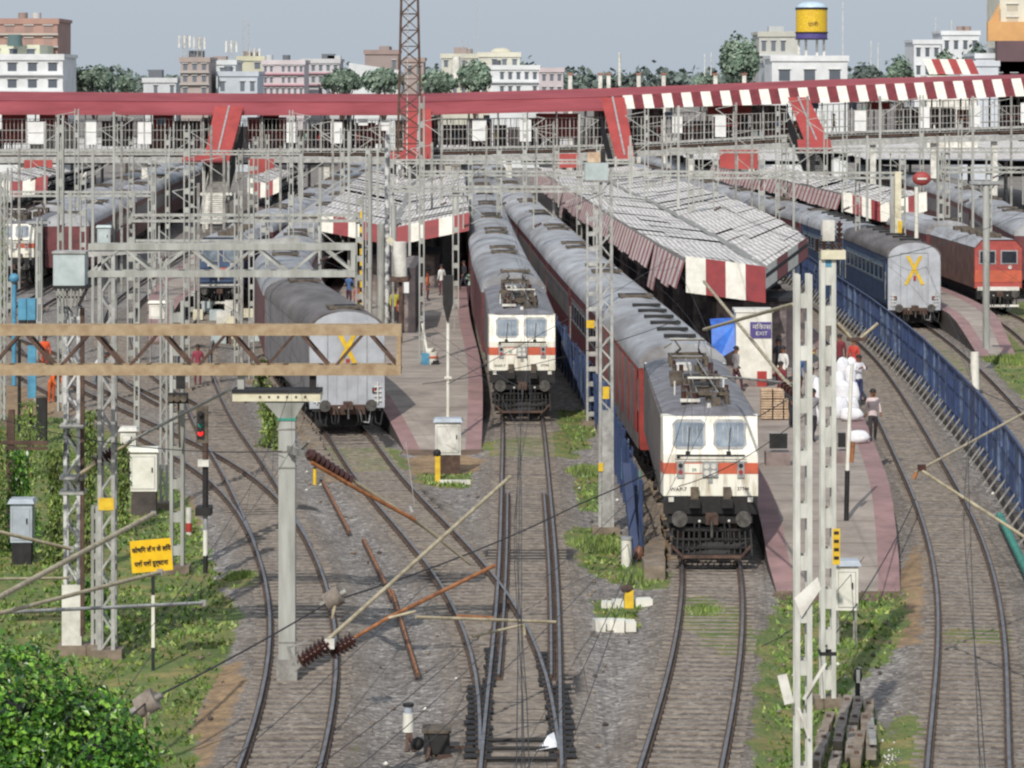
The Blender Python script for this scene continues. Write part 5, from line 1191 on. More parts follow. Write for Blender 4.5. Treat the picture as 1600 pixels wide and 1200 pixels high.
# ------------------------------------------------------------ cabinets, signs, signals
def cab(label,l,r,t,b,Y,m='white',top=None,base='black',bh=.3,dep=.6,legs=False,name='relay_cabinet'):
    x0,x1=xat(l,Y),xat(r,Y); z0,z1=zat(b,Y),zat(t,Y); root=thing(name,label,'cabinet',((x0+x1)/2,Y,min(z0,0)))
    mb=MB().use(m).box(x0,x1,Y,Y+dep,z0,z1-.14); mb.use('frame').box(x0+.06,x1-.06,Y-.012,Y-.002,z0+.08,z1-.3).use(m).box(x0+.08,x1-.08,Y-.02,Y-.012,z0+.1,z1-.32); cbx=mb.done('cabinet_box',root); MB().use('black').cb((x1-.16,Y-.04,(z0+z1)/2),(.04,.05,.16)).done('handle',cbx)
    mb=MB().use(top or m); mb.add([(x0-.08,Y-.1,z1-.14),(x1+.08,Y-.1,z1-.14),(x1+.08,Y+dep+.1,z1-.10),(x0-.08,Y+dep+.1,z1-.10),(x0-.02,Y,z1),(x1+.02,Y,z1),(x1+.02,Y+dep,z1),(x0-.02,Y+dep,z1)],[(0,3,2,1),(4,5,6,7),(0,1,5,4),(1,2,6,5),(2,3,7,6),(3,0,4,7)]); mb.done('cabinet_roof',root)
    mb=MB().use(base)
    if legs:
        for x in (x0+.06,x1-.06):
            for y in (Y+.05,Y+dep-.05): mb.bar((x,y,-.3),(x,y,z0),.06)
    else: mb.box(x0+.04,x1-.04,Y+.04,Y+dep-.04,min(-.3,z0-.05),z0)
    mb.done('cabinet_base',root)
    return root
Yb=lambda py: F*H/(py-YH)
cab('large white relay cabinet standing in the grass between the left masts',203,245,700,768,Yb(792),base='concside')
cab('smaller white relay cabinet half hidden behind the large white one',188,212,668,702,Yb(735),m='dwhite',base='concside')
cab('pale grey cabinet with a black plinth beside the climbing plants at the left edge',16,50,780,848,Yb(868),m='ltgrey',top='ltgrey',base='black')
cab('white relay cabinet at the near end of the central platform on a brown base',680,720,654,711,Yb(730),m='dwhite',top='ltgrey',base='rustdark')
cab('white cabinet on thin legs at the near end of the right platform',1306,1341,876,954,Yb(990),m='white',top='ltgrey',base='steel2',legs=True,dep=.5)
cab('small white box mounted on a slender mast near the blue locomotive',233,257,470,498,172,m='white',dep=.3,base='steel2',legs=True)
cab('grey cream box at far left next to the teal tanks',152,172,352,386,190,m='tin',dep=.4,base='steel2',legs=True,name='switch_box')
mb=MB().use('yellow').box(xat(680,120.8),xat(688,120.8),120.6,120.8,-.3,zat(712,120.8)); mb.use('black').ball((xat(683,120.7),120.7,zat(708,120.7)),.16,8); mb.use('dwhite')
for k in range(7): mb.cb((xat(690+k*7,120.5),120.5,-.22),(.16,.2,.16))
mb.done('fouling_marker',label='yellow post with white stones at the foot of the white platform end cabinet',category='marker')
mb=MB().use('yellow').box(xat(976,92),xat(990,92),92,92.25,-.3,zat(922,92)); mb.use('rustdark').ball((xat(980,92.1),92.12,zat(921,92)),.2,8,(1,1,.6)); mb.done('fouling_marker',label='yellow marker post between white stones left of the nearest locomotive track',category='marker')
def stones(label,l,r,py,n,h=.2):
    Y=Yb(py); mb=MB().use('white'); rr=random.Random(int(l))
    for k in range(n): x=lerp(xat(l,Y),xat(r,Y),(k+.5)/n); mb.cb((x,Y+rr.uniform(-.15,.15),-.3+h/2),((xat(r,Y)-xat(l,Y))/n*1.02,.5+rr.uniform(-.1,.1),h+rr.uniform(-.05,.05)),Matrix.Rotation(rr.uniform(-.15,.15),3,'Z'))
    mb.done('painted_stones',label=label,category='stones')
stones('white painted stones left and right of the yellow marker post',940,974,933,2); stones('white painted slab right of the yellow marker post',992,1018,932,1); stones('pile of white painted stones in front of the yellow marker post',928,992,968,4,.3)
for (px,py,l) in ((492,745,'small yellow peg beside the black insulator string'),(1523,596,'white barrel standing behind the blue fence')):
    Y=Yb(py); mb=MB()
    if 'barrel' in l: Y=Yb(612); mb.use('white').tube((xat(px,Y),Y,-.1),(xat(px,Y),Y,1.9),.22,.2,n=14)
    else: mb.use('yellow').tube((xat(px,Y),Y,-.3),(xat(px,Y),Y,.3),.07,n=10); mb.use('black').ball((xat(px,Y),Y,.32),.07,6)
    mb.done('marker_peg' if 'peg' in l else 'barrel',label=l,category='marker' if 'peg' in l else 'barrel')
mb=MB().use('white').tube((xat(979,100),100,-.3),(xat(979,100),100,.55),.17,.16,n=14); mb.use('frame').tube((xat(979,100),100,.55),(xat(979,100),100,.62),.19,n=14); mb.done('barrel',label='small white drum next to the leaning blue post',category='barrel')
# yellow warning board
Ys=Yb(1030); root=thing('warning_board','yellow board with two lines of black lettering on a striped post, lower left','sign',(xat(239,Ys),Ys,-.3))
mb=MB().use('white').box(xat(236.5,Ys),xat(241.5,Ys),Ys,Ys+.06,zat(1012,Ys),zat(930,Ys)); mb.use('black').box(xat(236.5,Ys),xat(241.5,Ys),Ys,Ys+.06,-.35,zat(1012,Ys)).box(xat(236.5,Ys),xat(241.5,Ys),Ys,Ys+.06,zat(930,Ys),zat(895,Ys)); mb.done('post',root)
a=-.10; c=Vector((xat(237,Ys),Ys-.06,zat(867.5,Ys))); w,h=64*Ys/F,50*Ys/F
mb=MB().use('signyellow'); mb.cb(c,(w,.04,h),Matrix.Rotation(-.085,3,'Y')); mb.done('board',root)
text('कोचिंग लीन के लिये',.165,(c.x,c.y-.03,c.z+.16),'black',root,tilt=-.085,sx=.85,weight=.006); text('यहाँ यहाँ दुर्घटना',.165,(c.x,c.y-.03,c.z-.20),'black',root,tilt=-.085,sx=.85,weight=.006)
# red signal
Yg=Yb(895); root=thing('colour_light_signal','colour light signal showing red beside the left curve, on a black and white mast','signal',(xat(322,Yg),Yg,-.3))
mb=MB()
for (t,b,m) in ((868,895,'black'),(828,868,'white'),(800,828,'frame'),(770,800,'black'),(748,770,'black'),(720,748,'black'),(690,720,'rustdark')): mb.use(m).tube((xat(321,Yg),Yg,zat(b,Yg)),(xat(321,Yg),Yg,zat(t,Yg)),.09 if t<800 else .075,n=10)
mb.done('signal_post',root)
mb=MB().use('greasy').box(xat(307,Yg),xat(325,Yg),Yg-.1,Yg+.1,zat(692,Yg),zat(634,Yg)); mb.use('black').box(xat(309,Yg),xat(320,Yg),Yg-.13,Yg-.1,zat(685,Yg),zat(644,Yg)); mb.done('signal_head',root)
m_,nt,b_=nodes('red_signal_light'); b_.inputs['Base Color'].default_value=S(230,30,30); b_.inputs['Emission Color'].default_value=(1,.03,.03,1); b_.inputs['Emission Strength'].default_value=1.2; X['redlamp']=m_
for (py,m) in ((650,'black'),(663,'green'),(676,'redlamp')):
    x=xat(314,Yg); z=zat(py,Yg); mb=MB().use(m).tube((x,Yg-.15,z),(x,Yg-.13,z),.085,n=14); mb.use('black').tube((x,Yg-.28,z+.1),(x,Yg-.12,z+.1),.07,n=10); mb.done('lamp',root)
mb=MB().use('dwhite').box(xat(310,Yg),xat(327,Yg),Yg-.2,Yg+.1,zat(728,Yg),zat(718,Yg)); mb.use('black').box(xat(306,Yg),xat(330,Yg),Yg-.2,Yg+.5,zat(805,Yg),zat(792,Yg)); mb.done('signal_box',root)
root=thing('shunt_signal','three lensed black shunt signal on the twin channel mast','signal',(xat(277,100),100,5))
mb=MB().use('black').box(xat(265,98.0),xat(296,98),97.5,97.7,zat(628,98),zat(612,98)).box(xat(277,98),xat(290,98),97.6,97.9,zat(606,98),zat(582,98)); mb.use('greasy')
for k in range(3): mb.tube((xat(270+k*10,98),97.35,zat(620,98)),(xat(270+k*10,98),97.5,zat(620,98)),.1,n=12)
mb.bar((xat(280,98),97.7,zat(620,98)),(xat(280,98),98.2,zat(700,98)),.06); mb.done('signal_head',root)
mb=MB().use('dwhite').tube((xat(295,107),107,-.3),(xat(295,107),107,.6),.1,n=10); mb.use('red').tube((xat(295,107),107,-.2),(xat(295,107),107,.1),.11,n=10); mb.done('marker_post',label='short white and red post left of the red signal',category='marker')
# point machine
Y=Yb(1165); root=thing('point_machine','black point machine with rusty legs lying in the ballast at bottom centre','point machine',(xat(682,Y),Y,-.3))
mb=MB().use('black').box(xat(662,Y),xat(702,Y),Y,Y+.7,-.2,.28); mb.use('greasy').box(xat(659,Y),xat(705,Y),Y-.05,Y+.75,.28,.34); mb.use('black').ball((xat(652,Y),Y+.2,.0),.16,8); mb.done('housing',root)
mb=MB().use('rustdark').bar((xat(668,Y),Y-.35,-.28),(xat(672,Y),Y+.1,-.02),.07).bar((xat(684,Y),Y-.2,-.22),(xat(706,Y),Y-.15,-.22),.1).bar((xat(700,Y),Y+.3,-.1),(xat(738,Y),Y+.4,-.12),.05); mb.done('rodding',root)
Y=Yb(1150); mb=MB().use('rustdark').bar((xat(640,Y)-.05,Y-.3,-.3),(xat(637,Y),Y,.15),.08).bar((xat(640,Y)+.12,Y-.3,-.3),(xat(638,Y),Y,.15),.08); mb.use('white').tube((xat(638,Y),Y,.1),(xat(638,Y),Y,.52),.13,.12,n=12); mb.use('ltgrey').tube((xat(638,Y),Y,.52),(xat(638,Y),Y,.68),.1,n=12); mb.use('black').tube((xat(638,Y),Y,.68),(xat(638,Y),Y,.74),.13,n=12); mb.done('point_indicator',label='small white capped post on rusty legs left of the point machine',category='marker')
Y=72; mb=MB().use('sack').add([(.86,Y,-.1),(1.02,Y-.4,-.05),(.55,Y-.35,-.14),(.95,Y+.4,.12),(.8,Y+.1,.1)],[(0,2,1),(0,1,3),(2,0,4),(4,0,3),(1,2,4,3)]); mb.done('plastic_bag',label='crumpled white plastic scrap caught on the turnout rail',category='litter')
Y=Yb(1100); mb=MB().use('black').tube((xat(1340,Y),Y,-.3),(xat(1340,Y),Y,.6),.06,n=8).ball((xat(1340,Y),Y,.68),.12,8,(1,1,1.6)); mb.use('white').cb((xat(1340,Y),Y-.12,.68),(.08,.06,.3)); mb.done('marker_post',label='small black headed post behind the stacked concrete sleepers',category='marker')
# stacked sleepers lower right
L_=[(1298,1118,1190),(1317,1122,1190),(1332,1140,1200),(1345,1148,1215),(1326,1092,1150),(1342,1094,1152),(1358,1098,1148),(1290,1150,1230),(1308,1180,1250),(1352,1120,1160),(1362,1140,1180)]
for i,(px,t,b) in enumerate(L_):
    a=g(px,t,.15); c=g(px+random.uniform(-4,4),b,.05); c.y=max(c.y,a.y-2.6); mb=MB().use('stone' if i%3==0 else 'sleeper'); 
    for s,q in ((0,.42),(.42,.58),(.58,1)): mb.bar(a.lerp(c,s)+Vector((0,0,0)),a.lerp(c,q),.22 if (s,q)!=(.42,.58) else .18,.2)
    mb.use('rustdark').cb(a.lerp(c,.2)+Vector((0,0,.12)),(.1,.12,.05)).cb(a.lerp(c,.8)+Vector((0,0,.12)),(.1,.12,.05))
    mb.done('spare_sleeper',label='loose concrete sleeper in the pile beside the battened masts at the bottom',category='sleeper',group='pile of loose concrete sleepers')
mb=MB().use('steel2').bar(g(1356,1100,0),g(1364,1160,.3),.16,.1); mb.done('scrap_plate',label='pale grey plate leaning on the pile of concrete sleepers',category='plate')
r=random.Random(8); mb=MB().use('dwhite')
for k in range(60): p=g(1400+r.gauss(0,12),1165+r.gauss(0,14)); mb.ball((p.x,p.y,-.26),r.uniform(.03,.06),5)
mb.done('spilled_chips',kind='stuff',label='spill of pale stone chips in the grass by the curved track',category='stones')
mb=MB().use('green').tube(g(1562,806,.1),g(1610,905,.1),.13,n=12); mb.done('green_pipe',label='green pipe lying beside the curved track at the right edge',category='pipe')
# left edge clutter
Y=150; root=thing('teal_cabinet','pair of teal tanks on a stand at the left edge','tank',(xat(40,Y),Y,0))
for x in (35,49): mb=MB().use('teal').box(xat(x-7,Y),xat(x+6,Y),Y,Y+.5,zat(500,Y),zat(467,Y)); mb.use('dark').box(xat(x-6,Y),xat(x+5,Y),Y+.02,Y+.48,zat(508,Y),zat(500,Y)); mb.done('tank_body',root)
mb=MB().use('steel2').bar((xat(30,Y),Y+.2,-.3),(xat(30,Y),Y+.2,zat(508,Y)),.1).bar((xat(54,Y),Y+.2,-.3),(xat(54,Y),Y+.2,zat(508,Y)),.1); mb.done('stand',root)
Y=160; mb=MB().use('teal').tube((xat(22,Y),Y,-.3),(xat(22,Y),Y,zat(445,Y)),.12).ball((xat(22,Y),Y,zat(435,Y)),.26,10); mb.done('fan_post',label='teal round headed post at the left edge above the tanks',category='post')
Y=140; mb=MB().use('teal').box(xat(43,Y),xat(56,Y),Y,Y+.15,zat(622,Y),zat(540,Y)); mb.use('steel2').bar((xat(46,Y),Y,-.3),(xat(46,Y),Y,.1),.08).bar((xat(54,Y),Y,-.3),(xat(54,Y),Y,.1),.08); mb.done('tall_sign',label='tall narrow pale blue signboard beside the worker in orange',category='sign')
Y=134; mb=MB().use('black').box(xat(56,Y),xat(72,Y),Y,Y+.4,-.3,zat(622,Y)); mb.use('greasy').box(xat(55,Y),xat(73,Y),Y-.03,Y+.43,zat(622,Y),zat(620,Y)); mb.done('battery_box',label='black box in the weeds below the worker in orange',category='box')
Y=138; mb=MB().use('black').tube((xat(30,Y),Y,-.3),(xat(30,Y),Y,zat(530,Y)),.07); mb.done('thin_pole',label='thin black pole at the left edge under the rusty truss',category='pole')
Y=105; root=thing('old_fence','dark rusty post and rail frame among the plants at the left edge','fence',(xat(20,Y),Y,0))
mb=MB().use('rustdark').bar((xat(18,Y),Y,-.3),(xat(18,Y),Y,zat(640,Y)),.2).bar((xat(10,Y),Y+.4,-.3),(xat(10,Y),Y+.4,zat(655,Y)),.12); mb.done('post',root)
mb=MB().use('rustdark').bar((xat(-30,Y),Y-.1,zat(690,Y)),(xat(75,Y),Y-.1,zat(692,Y)),.1,.14).bar((xat(-30,Y),Y-.1,zat(700,Y)),(xat(75,Y),Y-.1,zat(700,Y)),.08,.1); mb.done('rail',root)
# ------------------------------------------------------------ platform things
z=1.0
def pf(px,py): return g(px,py,1.0)
b=pf(1180,604); Y=b.y; root=thing('booth','white booth with a purple sign and red base under the right canopy','booth',(b.x,Y,1))
mb=MB().use('white').box(xat(1150,Y),xat(1206,Y),Y,Y+1.6,1.35,zat(488,Y)); mb.use('dwhite').box(xat(1148,Y),xat(1208,Y),Y-.05,Y+1.65,zat(488,Y),zat(484,Y)); mb.done('booth_wall',root)
mb=MB().use('red').box(xat(1183,Y),xat(1198,Y),Y-.03,Y+.0,1.0,1.7); mb.use('tile').box(xat(1150,Y),xat(1183,Y),Y+.02,Y+1.6,1,1.35); mb.done('base',root)
mb=MB().use('purple').box(xat(1172,Y),xat(1205,Y),Y-.05,Y-.0,zat(528,Y),zat(503,Y)); mb.done('sign_panel',root)
text('निकास',.30,(xat(1190,Y),Y-.07,zat(511,Y)),'white',root,sx=1.1); text('EXIT',.24,(xat(1190,Y),Y-.07,zat(521,Y)),'white',root,sx=1.1)
mb=MB().use('bluetarp'); pts=[]
mb.poly([(xat(1112,Y),Y+.3,zat(510,Y)),(xat(1149,Y),Y+.3,zat(508,Y)),(xat(1149,Y),Y-.1,zat(545,Y)),(xat(1124,Y),Y-.1,zat(560,Y)),(xat(1112,Y),Y-.0,zat(540,Y))]); mb.poly([(xat(1112,Y),Y+.3,zat(510,Y)),(xat(1149,Y),Y+.3,zat(508,Y)),(xat(1149,Y),Y+1.5,zat(500,Y)),(xat(1112,Y),Y+1.5,zat(502,Y))]); mb.done('tarpaulin',label='bright blue tarpaulin hung beside the white booth',category='tarpaulin')
for (l_,r_,t,b_,py,lab) in ((1201,1231,676,701,728,'black notice frame standing on the right platform, left of the masts'),(1308,1322,675,699,724,'black notice frame standing on the right platform, between the mast and the white sack')):
    Y=pf(1200,py).y; mb=MB().use('tile').box(xat(l_-4,Y),xat(r_+4,Y),Y,Y+.8,1,zat(b_+6,Y)); mb.use('frame').box(xat(l_,Y),xat(r_,Y),Y-.06,Y,zat(b_,Y),zat(t,Y)); mb.use('black').box(xat(l_+1,Y),xat(r_-1,Y),Y-.08,Y-.06,zat(b_-1,Y),zat(t+1,Y)); mb.done('notice_frame',label=lab,category='frame')
r=random.Random(5)
root=thing('crate_stack','stack of pale wooden crates on the right platform beside the booth','crates',tuple(pf(1210,655)))
for i in range(3):
    for j in range(3-i//2):
        p=pf(1198+j*17,655); mb=MB().use('wood')
        for k in range(4): mb.cb((p.x,p.y-.25,1.08+i*.42+k*.1),(.5,.04,.07)); mb.cb((p.x,p.y+.25,1.08+i*.42+k*.1),(.5,.04,.07)); mb.cb((p.x-.24,p.y,1.08+i*.42+k*.1),(.03,.5,.07)); mb.cb((p.x+.24,p.y,1.08+i*.42+k*.1),(.03,.5,.07))
        mb.use('cream').cb((p.x,p.y,1.2+i*.42),(.42,.42,.3)); mb.done('crate',root)
def sack(label,px,py,w,h,d=.6,seed=1):
    p=pf(px,py); rr=random.Random(seed); mb=MB().use('sack'); mb.smooth=True
    n=12; m=8; vs=[]; fs=[]
    for j in range(m+1):
        ph=math.pi*j/m
        for i in range(n):
            t=2*math.pi*i/n; k=1+.12*math.sin(3*t+seed)+.08*math.sin(5*ph+t)
            e=abs(math.sin(ph))**.6
            vs.append((p.x+w/2*k*e*math.cos(t),p.y+d/2*k*e*math.sin(t),1.0+h/2+h/2*math.cos(ph)*(1+.1*math.sin(2*t))))
    for j in range(m):
        for i in range(n): fs.append((j*n+i,(j+1)*n+i,(j+1)*n+(i+1)%n,j*n+(i+1)%n))
    mb.add(vs,fs); mb.done('white_sack',label=label,category='sack',group='white sacks on the right platform')
sack('white sack lying lowest on the right platform next to the lamp pole',1340,693,.85,.5,seed=2)
sack('white sack lying just below the tall heap of white bundles',1330,658,.95,.55,seed=3)

for k_,(a_,b_,c_,d_) in enumerate(((1312,655,.7,.9),(1330,650,.6,.8),(1318,640,.7,1.2),(1333,634,.6,1.0),(1312,628,.65,1.3),(1328,618,.65,1.3),(1316,608,.7,1.4),(1330,600,.55,1.2))): sack('upright white bundle in the heap behind the thin pole on the right platform',a_,b_,c_,d_,.5,seed=14+k_)
sack('thin white bundle between the two battened masts',1276,665,.45,1.9,.5,seed=5)
# lamp pole on right platform
p=g(1322,818,.5); Y=p.y; root=thing('platform_pole','thin pole, white above and black below, on the right platform','pole',tuple(p))
mb=MB().use('black').tube((p.x,Y,.3),(xat(1324,Y),Y,zat(735,Y)),.08); mb.use('white').tube((xat(1324,Y),Y,zat(735,Y)),(xat(1331,Y),Y,zat(568,Y)),.075,.05); mb.done('pole_shaft',root)
mb=MB().use('orangerust').tube((xat(1330,Y),Y-.05,zat(722,Y)),(xat(1333,Y),Y-.05,zat(690,Y)),.07); mb.done('cable_wrap',root)
# signal post with rust sunshade on central platform
p=pf(700,652); Y=p.y; root=thing('platform_signal','slender white signal mast with a long black hood on the central platform','signal',tuple(p))
mb=MB().use('white').tube((p.x,Y,1),(p.x,Y,zat(500,Y)),.07); mb.cb((p.x,Y,zat(590,Y)),(.3,.2,.08)); mb.done('pole_shaft',root)
mb=MB().use('black'); mb.add([(xat(692,Y),Y-.15,zat(430,Y)),(xat(708,Y),Y-.15,zat(430,Y)),(xat(708,Y),Y-.15,zat(475,Y)),(xat(701,Y),Y-.15,zat(502,Y)),(xat(698,Y),Y-.15,zat(502,Y)),(xat(692,Y),Y-.15,zat(475,Y)),(xat(692,Y),Y+.15,zat(430,Y)),(xat(708,Y),Y+.15,zat(430,Y)),(xat(708,Y),Y+.15,zat(475,Y)),(xat(701,Y),Y+.15,zat(502,Y)),(xat(698,Y),Y+.15,zat(502,Y)),(xat(692,Y),Y+.15,zat(475,Y))],[(0,1,2,3,4,5),(11,10,9,8,7,6),(0,6,7,1),(1,7,8,2),(2,8,9,3),(3,9,10,4),(4,10,11,5),(5,11,6,0)]); mb.done('hood',root)
mb=MB().use('steel2')
for s in (-.26,.26): mb.bar((p.x+s,Y,zat(520,Y)),(p.x+s,Y,zat(440,Y)),.025)
mb.bar((p.x-.3,Y,zat(521,Y)),(p.x+.3,Y,zat(521,Y)),.05); mb.done('cage',root)
# drooping white lamp on a cream mast
rm,pm=mast('tall cream and rust mast on the central platform with a drooping white lamp',659,600,150,9,'steelpale','bat',.25,.9,.07,group='overhead line masts')
Y=pm.y
mb=MB().use('white'); mb.smooth=True; mb.tube(at(660,505,Y),at(667,548,Y-.2),.07); mb.tube(at(667,548,Y-.2),at(675,552,Y-.3),.13,.3,n=12); mb.tube(at(675,550,Y-.3),at(675,585,Y-.3),.3,.2,n=12); mb.tube(at(675,585,Y-.3),at(676,594,Y-.3),.2,.08,n=12); mb.use('orange').tube(at(675,556,Y-.3),at(675,559,Y-.3),.31,n=12); mb.done('lamp_head',rm)
mb=MB().use('teal').box(xat(659,Y),xat(671,Y),Y-.6,Y-.2,1.0,1.55); mb.use('dark').cb((xat(680,Y),Y-.4,1.1),(.4,.3,.2)); mb.done('waste_bin',label='teal bin on the central platform below the drooping lamp',category='bin')
# kiosk mass and columns of the middle cluster
for i,(px,py,pt,w,m,l) in enumerate(((565,505,330,6,'yellow','yellow striped post at the left side of the central platform cluster'),(595,505,350,12,'steelpale','thick pale pipe column in the central platform cluster'),(615,500,320,9,'steelpale','pale pipe column right of the thick one in the central platform cluster'),(578,500,240,7,'steelpale','thin pale pipe rising high in the central platform cluster'),(605,505,210,8,'mottled','speckled post rising high in the central platform cluster'))):
    p=pf(px,py); mb=MB().use(m).tube((p.x,p.y,1),(p.x,p.y,zat(pt,p.y)),w*p.y/F/2,n=10)
    if m=='yellow':
        mb.use('black')
        for k in range(9): mb.tube((p.x,p.y,zat(490-k*17,p.y)),(p.x,p.y,zat(483-k*17,p.y)),w*p.y/F/2*1.03,n=10)
    mb.done('pipe_post',label=l,category='post')
p=pf(632,520); mb=MB().use('clutter').box(p.x-.2,p.x+.6,p.y,p.y+12,1,4.6); mb.use('poster').box(p.x-.1,p.x+.25,p.y-.05,p.y,3.2,3.8); mb.done('kiosk',label='dark kiosk standing on the central platform behind the rusty truss end',category='kiosk')
Y=p.y; mb=MB().use('dwhite').tube(at(624,378,170),at(626,432,170),.38,.34,n=14); mb.use('rustdark').box(xat(612,170),xat(638,170),169.6,170.3,zat(440,170),zat(432,170)).bar((xat(626,170),170,1),(xat(626,170),170,zat(440,170)),.2); mb.done('water_cylinder',label='tall white cylinder on a bracket above the central platform',category='tank')
mb=MB().use('cream').bar(at(606,372,175),at(622,386,175),.9,.3); mb.use('steel2').bar(at(614,380,175),(xat(614,175),175,1),.12); mb.done('flood_light',label='cream floodlight tilted above the central platform canopy',category='lamp')
r=random.Random(17); mb=MB()
for k in range(70):
    px=r.uniform(130,560); Y=r.uniform(175,235)
    mb.use(r.choice(['cream','dwhite','dark','steel2','tin','rustdark','lblue']))
    if px<300 or px>470: continue
    mb.cb((xat(px*.6+120,Y),Y,.2),(r.uniform(.3,.9),r.uniform(.3,.9),r.uniform(.5,1.2)))
mb.done('goods_bundles',kind='stuff',label='jumble of sacks and boxes on the left platform in front of the trains',category='goods')
# ------------------------------------------------------------ people
def bake_person(pose):
    J=dict(pel=(0,0,1.02),wai=(0,0,1.22),che=(0,.0,1.52),nec=(0,0,1.72),hea=(0,-.02,1.88),top=(0,-.01,1.98),
     sl=(-.2,0,1.62),sr=(.2,0,1.62),el=(-.27,.02,1.3),er=(.27,.02,1.3),wl=(-.27,-.1,1.02),wr=(.27,-.1,1.02),hl=(-.26,-.14,.92),hr=(.26,-.14,.92),
     ll=(-.1,0,.95),lr=(.1,0,.95),kl=(-.12,-.03,.52),kr=(.12,-.03,.52),al=(-.12,.02,.1),ar=(.12,.02,.1),tl=(-.13,-.16,.05),tr=(.13,-.16,.05))
    if pose=='walk': J.update(kl=(-.11,-.2,.55),al=(-.11,-.25,.12),tl=(-.12,-.42,.07),kr=(.11,.05,.52),ar=(.11,.3,.14),tr=(.12,.18,.05),wl=(-.26,.12,1.02),hl=(-.26,.12,.92),wr=(.27,-.28,1.08),hr=(.27,-.35,1.0))
    if pose=='bend': J.update(wai=(0,-.1,1.2),che=(0,-.35,1.38),nec=(0,-.5,1.45),hea=(0,-.64,1.5),top=(0,-.72,1.56),sl=(-.2,-.42,1.42),sr=(.2,-.42,1.42),el=(-.25,-.5,1.1),er=(.25,-.5,1.1),wl=(-.18,-.62,.85),wr=(.18,-.62,.85),hl=(-.15,-.66,.75),hr=(.15,-.66,.75))
    if pose=='carry': J.update(el=(-.3,-.1,1.38),er=(.3,-.1,1.38),wl=(-.18,-.32,1.5),wr=(.18,-.32,1.5),hl=(-.1,-.36,1.56),hr=(.1,-.36,1.56))
    R=dict(pel=.16,wai=.145,che=.17,nec=.06,hea=.115,top=.08,sl=.085,sr=.085,el=.055,er=.055,wl=.038,wr=.038,hl=.045,hr=.045,ll=.11,lr=.11,kl=.075,kr=.075,al=.05,ar=.05,tl=.045,tr=.045)
    E=[('pel','wai'),('wai','che'),('che','nec'),('nec','hea'),('hea','top'),('che','sl'),('che','sr'),('sl','el'),('sr','er'),('el','wl'),('er','wr'),('wl','hl'),('wr','hr'),('pel','ll'),('pel','lr'),('ll','kl'),('lr','kr'),('kl','al'),('kr','ar'),('al','tl'),('ar','tr')]
    ks=list(J); me=bpy.data.meshes.new('body'); me.from_pydata([J[k] for k in ks],[(ks.index(a),ks.index(b)) for a,b in E],[])
    o=bpy.data.objects.new('body',me); COL.objects.link(o); md=o.modifiers.new('s','SKIN')
    for i,k in enumerate(ks): me.skin_vertices[0].data[i].radius=(R[k],R[k]*(.72 if k in('pel','wai','che') else 1)); me.skin_vertices[0].data[i].use_root=(k=='pel')
    ss=o.modifiers.new('u','SUBSURF'); ss.levels=1; ss.render_levels=1
    bpy.context.view_layer.update(); dg=bpy.context.evaluated_depsgraph_get(); m2=bpy.data.meshes.new_from_object(o.evaluated_get(dg)); bpy.data.objects.remove(o)
    m2.materials.clear()
    hv=Vector(J['nec']); H_=[Vector(J[k]) for k in ('wl','wr','hl','hr')]; F_=[Vector(J[k]) for k in ('tl','tr')]
    idx=[]
    for p in m2.polygons:
        c=p.center; k=1
        if c.z<1.0 and min((c-Vector(J[q])).length for q in ('ll','lr','kl','kr','al','ar','pel'))<min((c-Vector(J[q])).length for q in('wl','wr','hl','hr')): k=2
        if (c-Vector(J['hea'])).length<.2 or (c-Vector(J['top'])).length<.14 or min((c-h).length for h in H_)<.09: k=0
        if min((c-f).length for f in F_)<.1: k=3
        idx.append(k); p.use_smooth=True
    m2.polygons.foreach_set('material_index',idx)
    return m2,J
POSES={k:bake_person(k) for k in ('stand','walk','bend','carry')}
SH={}
def shirt(c):
    if c not in SH: SH[c]=M('shirt_fabric',S(*c),None,4,.85)
    return SH[c]
def person(label,loc,pose='stand',rz=0,sh=(220,210,200),tr=(60,60,72),group='people on the platforms and footbridge',scale=1.0):
    root=thing('person',label,'person',loc,group); root.rotation_euler=(0,0,rz); root.scale=(scale,)*3
    m,J=POSES[pose]; me=m.copy(); 
    for q in (X['skin'],shirt(sh),shirt(tr),X['black']): me.materials.append(q)
    o=bpy.data.objects.new('body',me); COL.objects.link(o); o.parent=root
    mb=MB().use('hair'); h=Vector(J['hea'])+Vector((0,.015,.045)); mb.ball(h,.132,10,(1,1.08,1),half=True); mb.done('hair_tmp')
    q=bpy.data.objects[-1] if False else [x for x in COL.objects if x.name.startswith('hair_tmp')][0]
    q.data.transform(Matrix.Translation(q.location)); q.location=(0,0,0); q.name='hair'; q.parent=root
    # face: nose, eyes, mouth
    mb=MB(); hc=Vector(J['hea']); mb.use('skin').cb(hc+Vector((0,-.118,.0)),(.03,.05,.05)).ball(hc+Vector((-.115,0,0)),.025,6).ball(hc+Vector((.115,0,0)),.025,6); mb.use('hair')
    for s in (-.045,.045): mb.cb(hc+Vector((s,-.108,.035)),(.03,.02,.014))
    mb.cb(hc+Vector((0,-.105,-.055)),(.05,.02,.012))
    mb.done('face_tmp'); q=[x for x in COL.objects if x.name.startswith('face_tmp')][0]; q.data.transform(Matrix.Translation(q.location)); q.location=(0,0,0); q.name='face'; q.parent=root
    return root
def pp(px,py): return tuple(g(px,py,1.0))
person('person in a pale pink shirt walking at the platform edge beside the curved track',tuple(g(1368,690,.95)+Vector((-.1,0,0))),'walk',0,(214,196,196),(56,48,52),scale=1.0)
person('person in a white shirt and navy trousers on the right platform behind the tall pole',pp(1342,628),'carry',.6,(226,226,232),(60,66,104))
person('person in a red top standing behind the white bundles on the right platform',pp(1334,598),'stand',2.6,(196,70,60),(200,190,180))
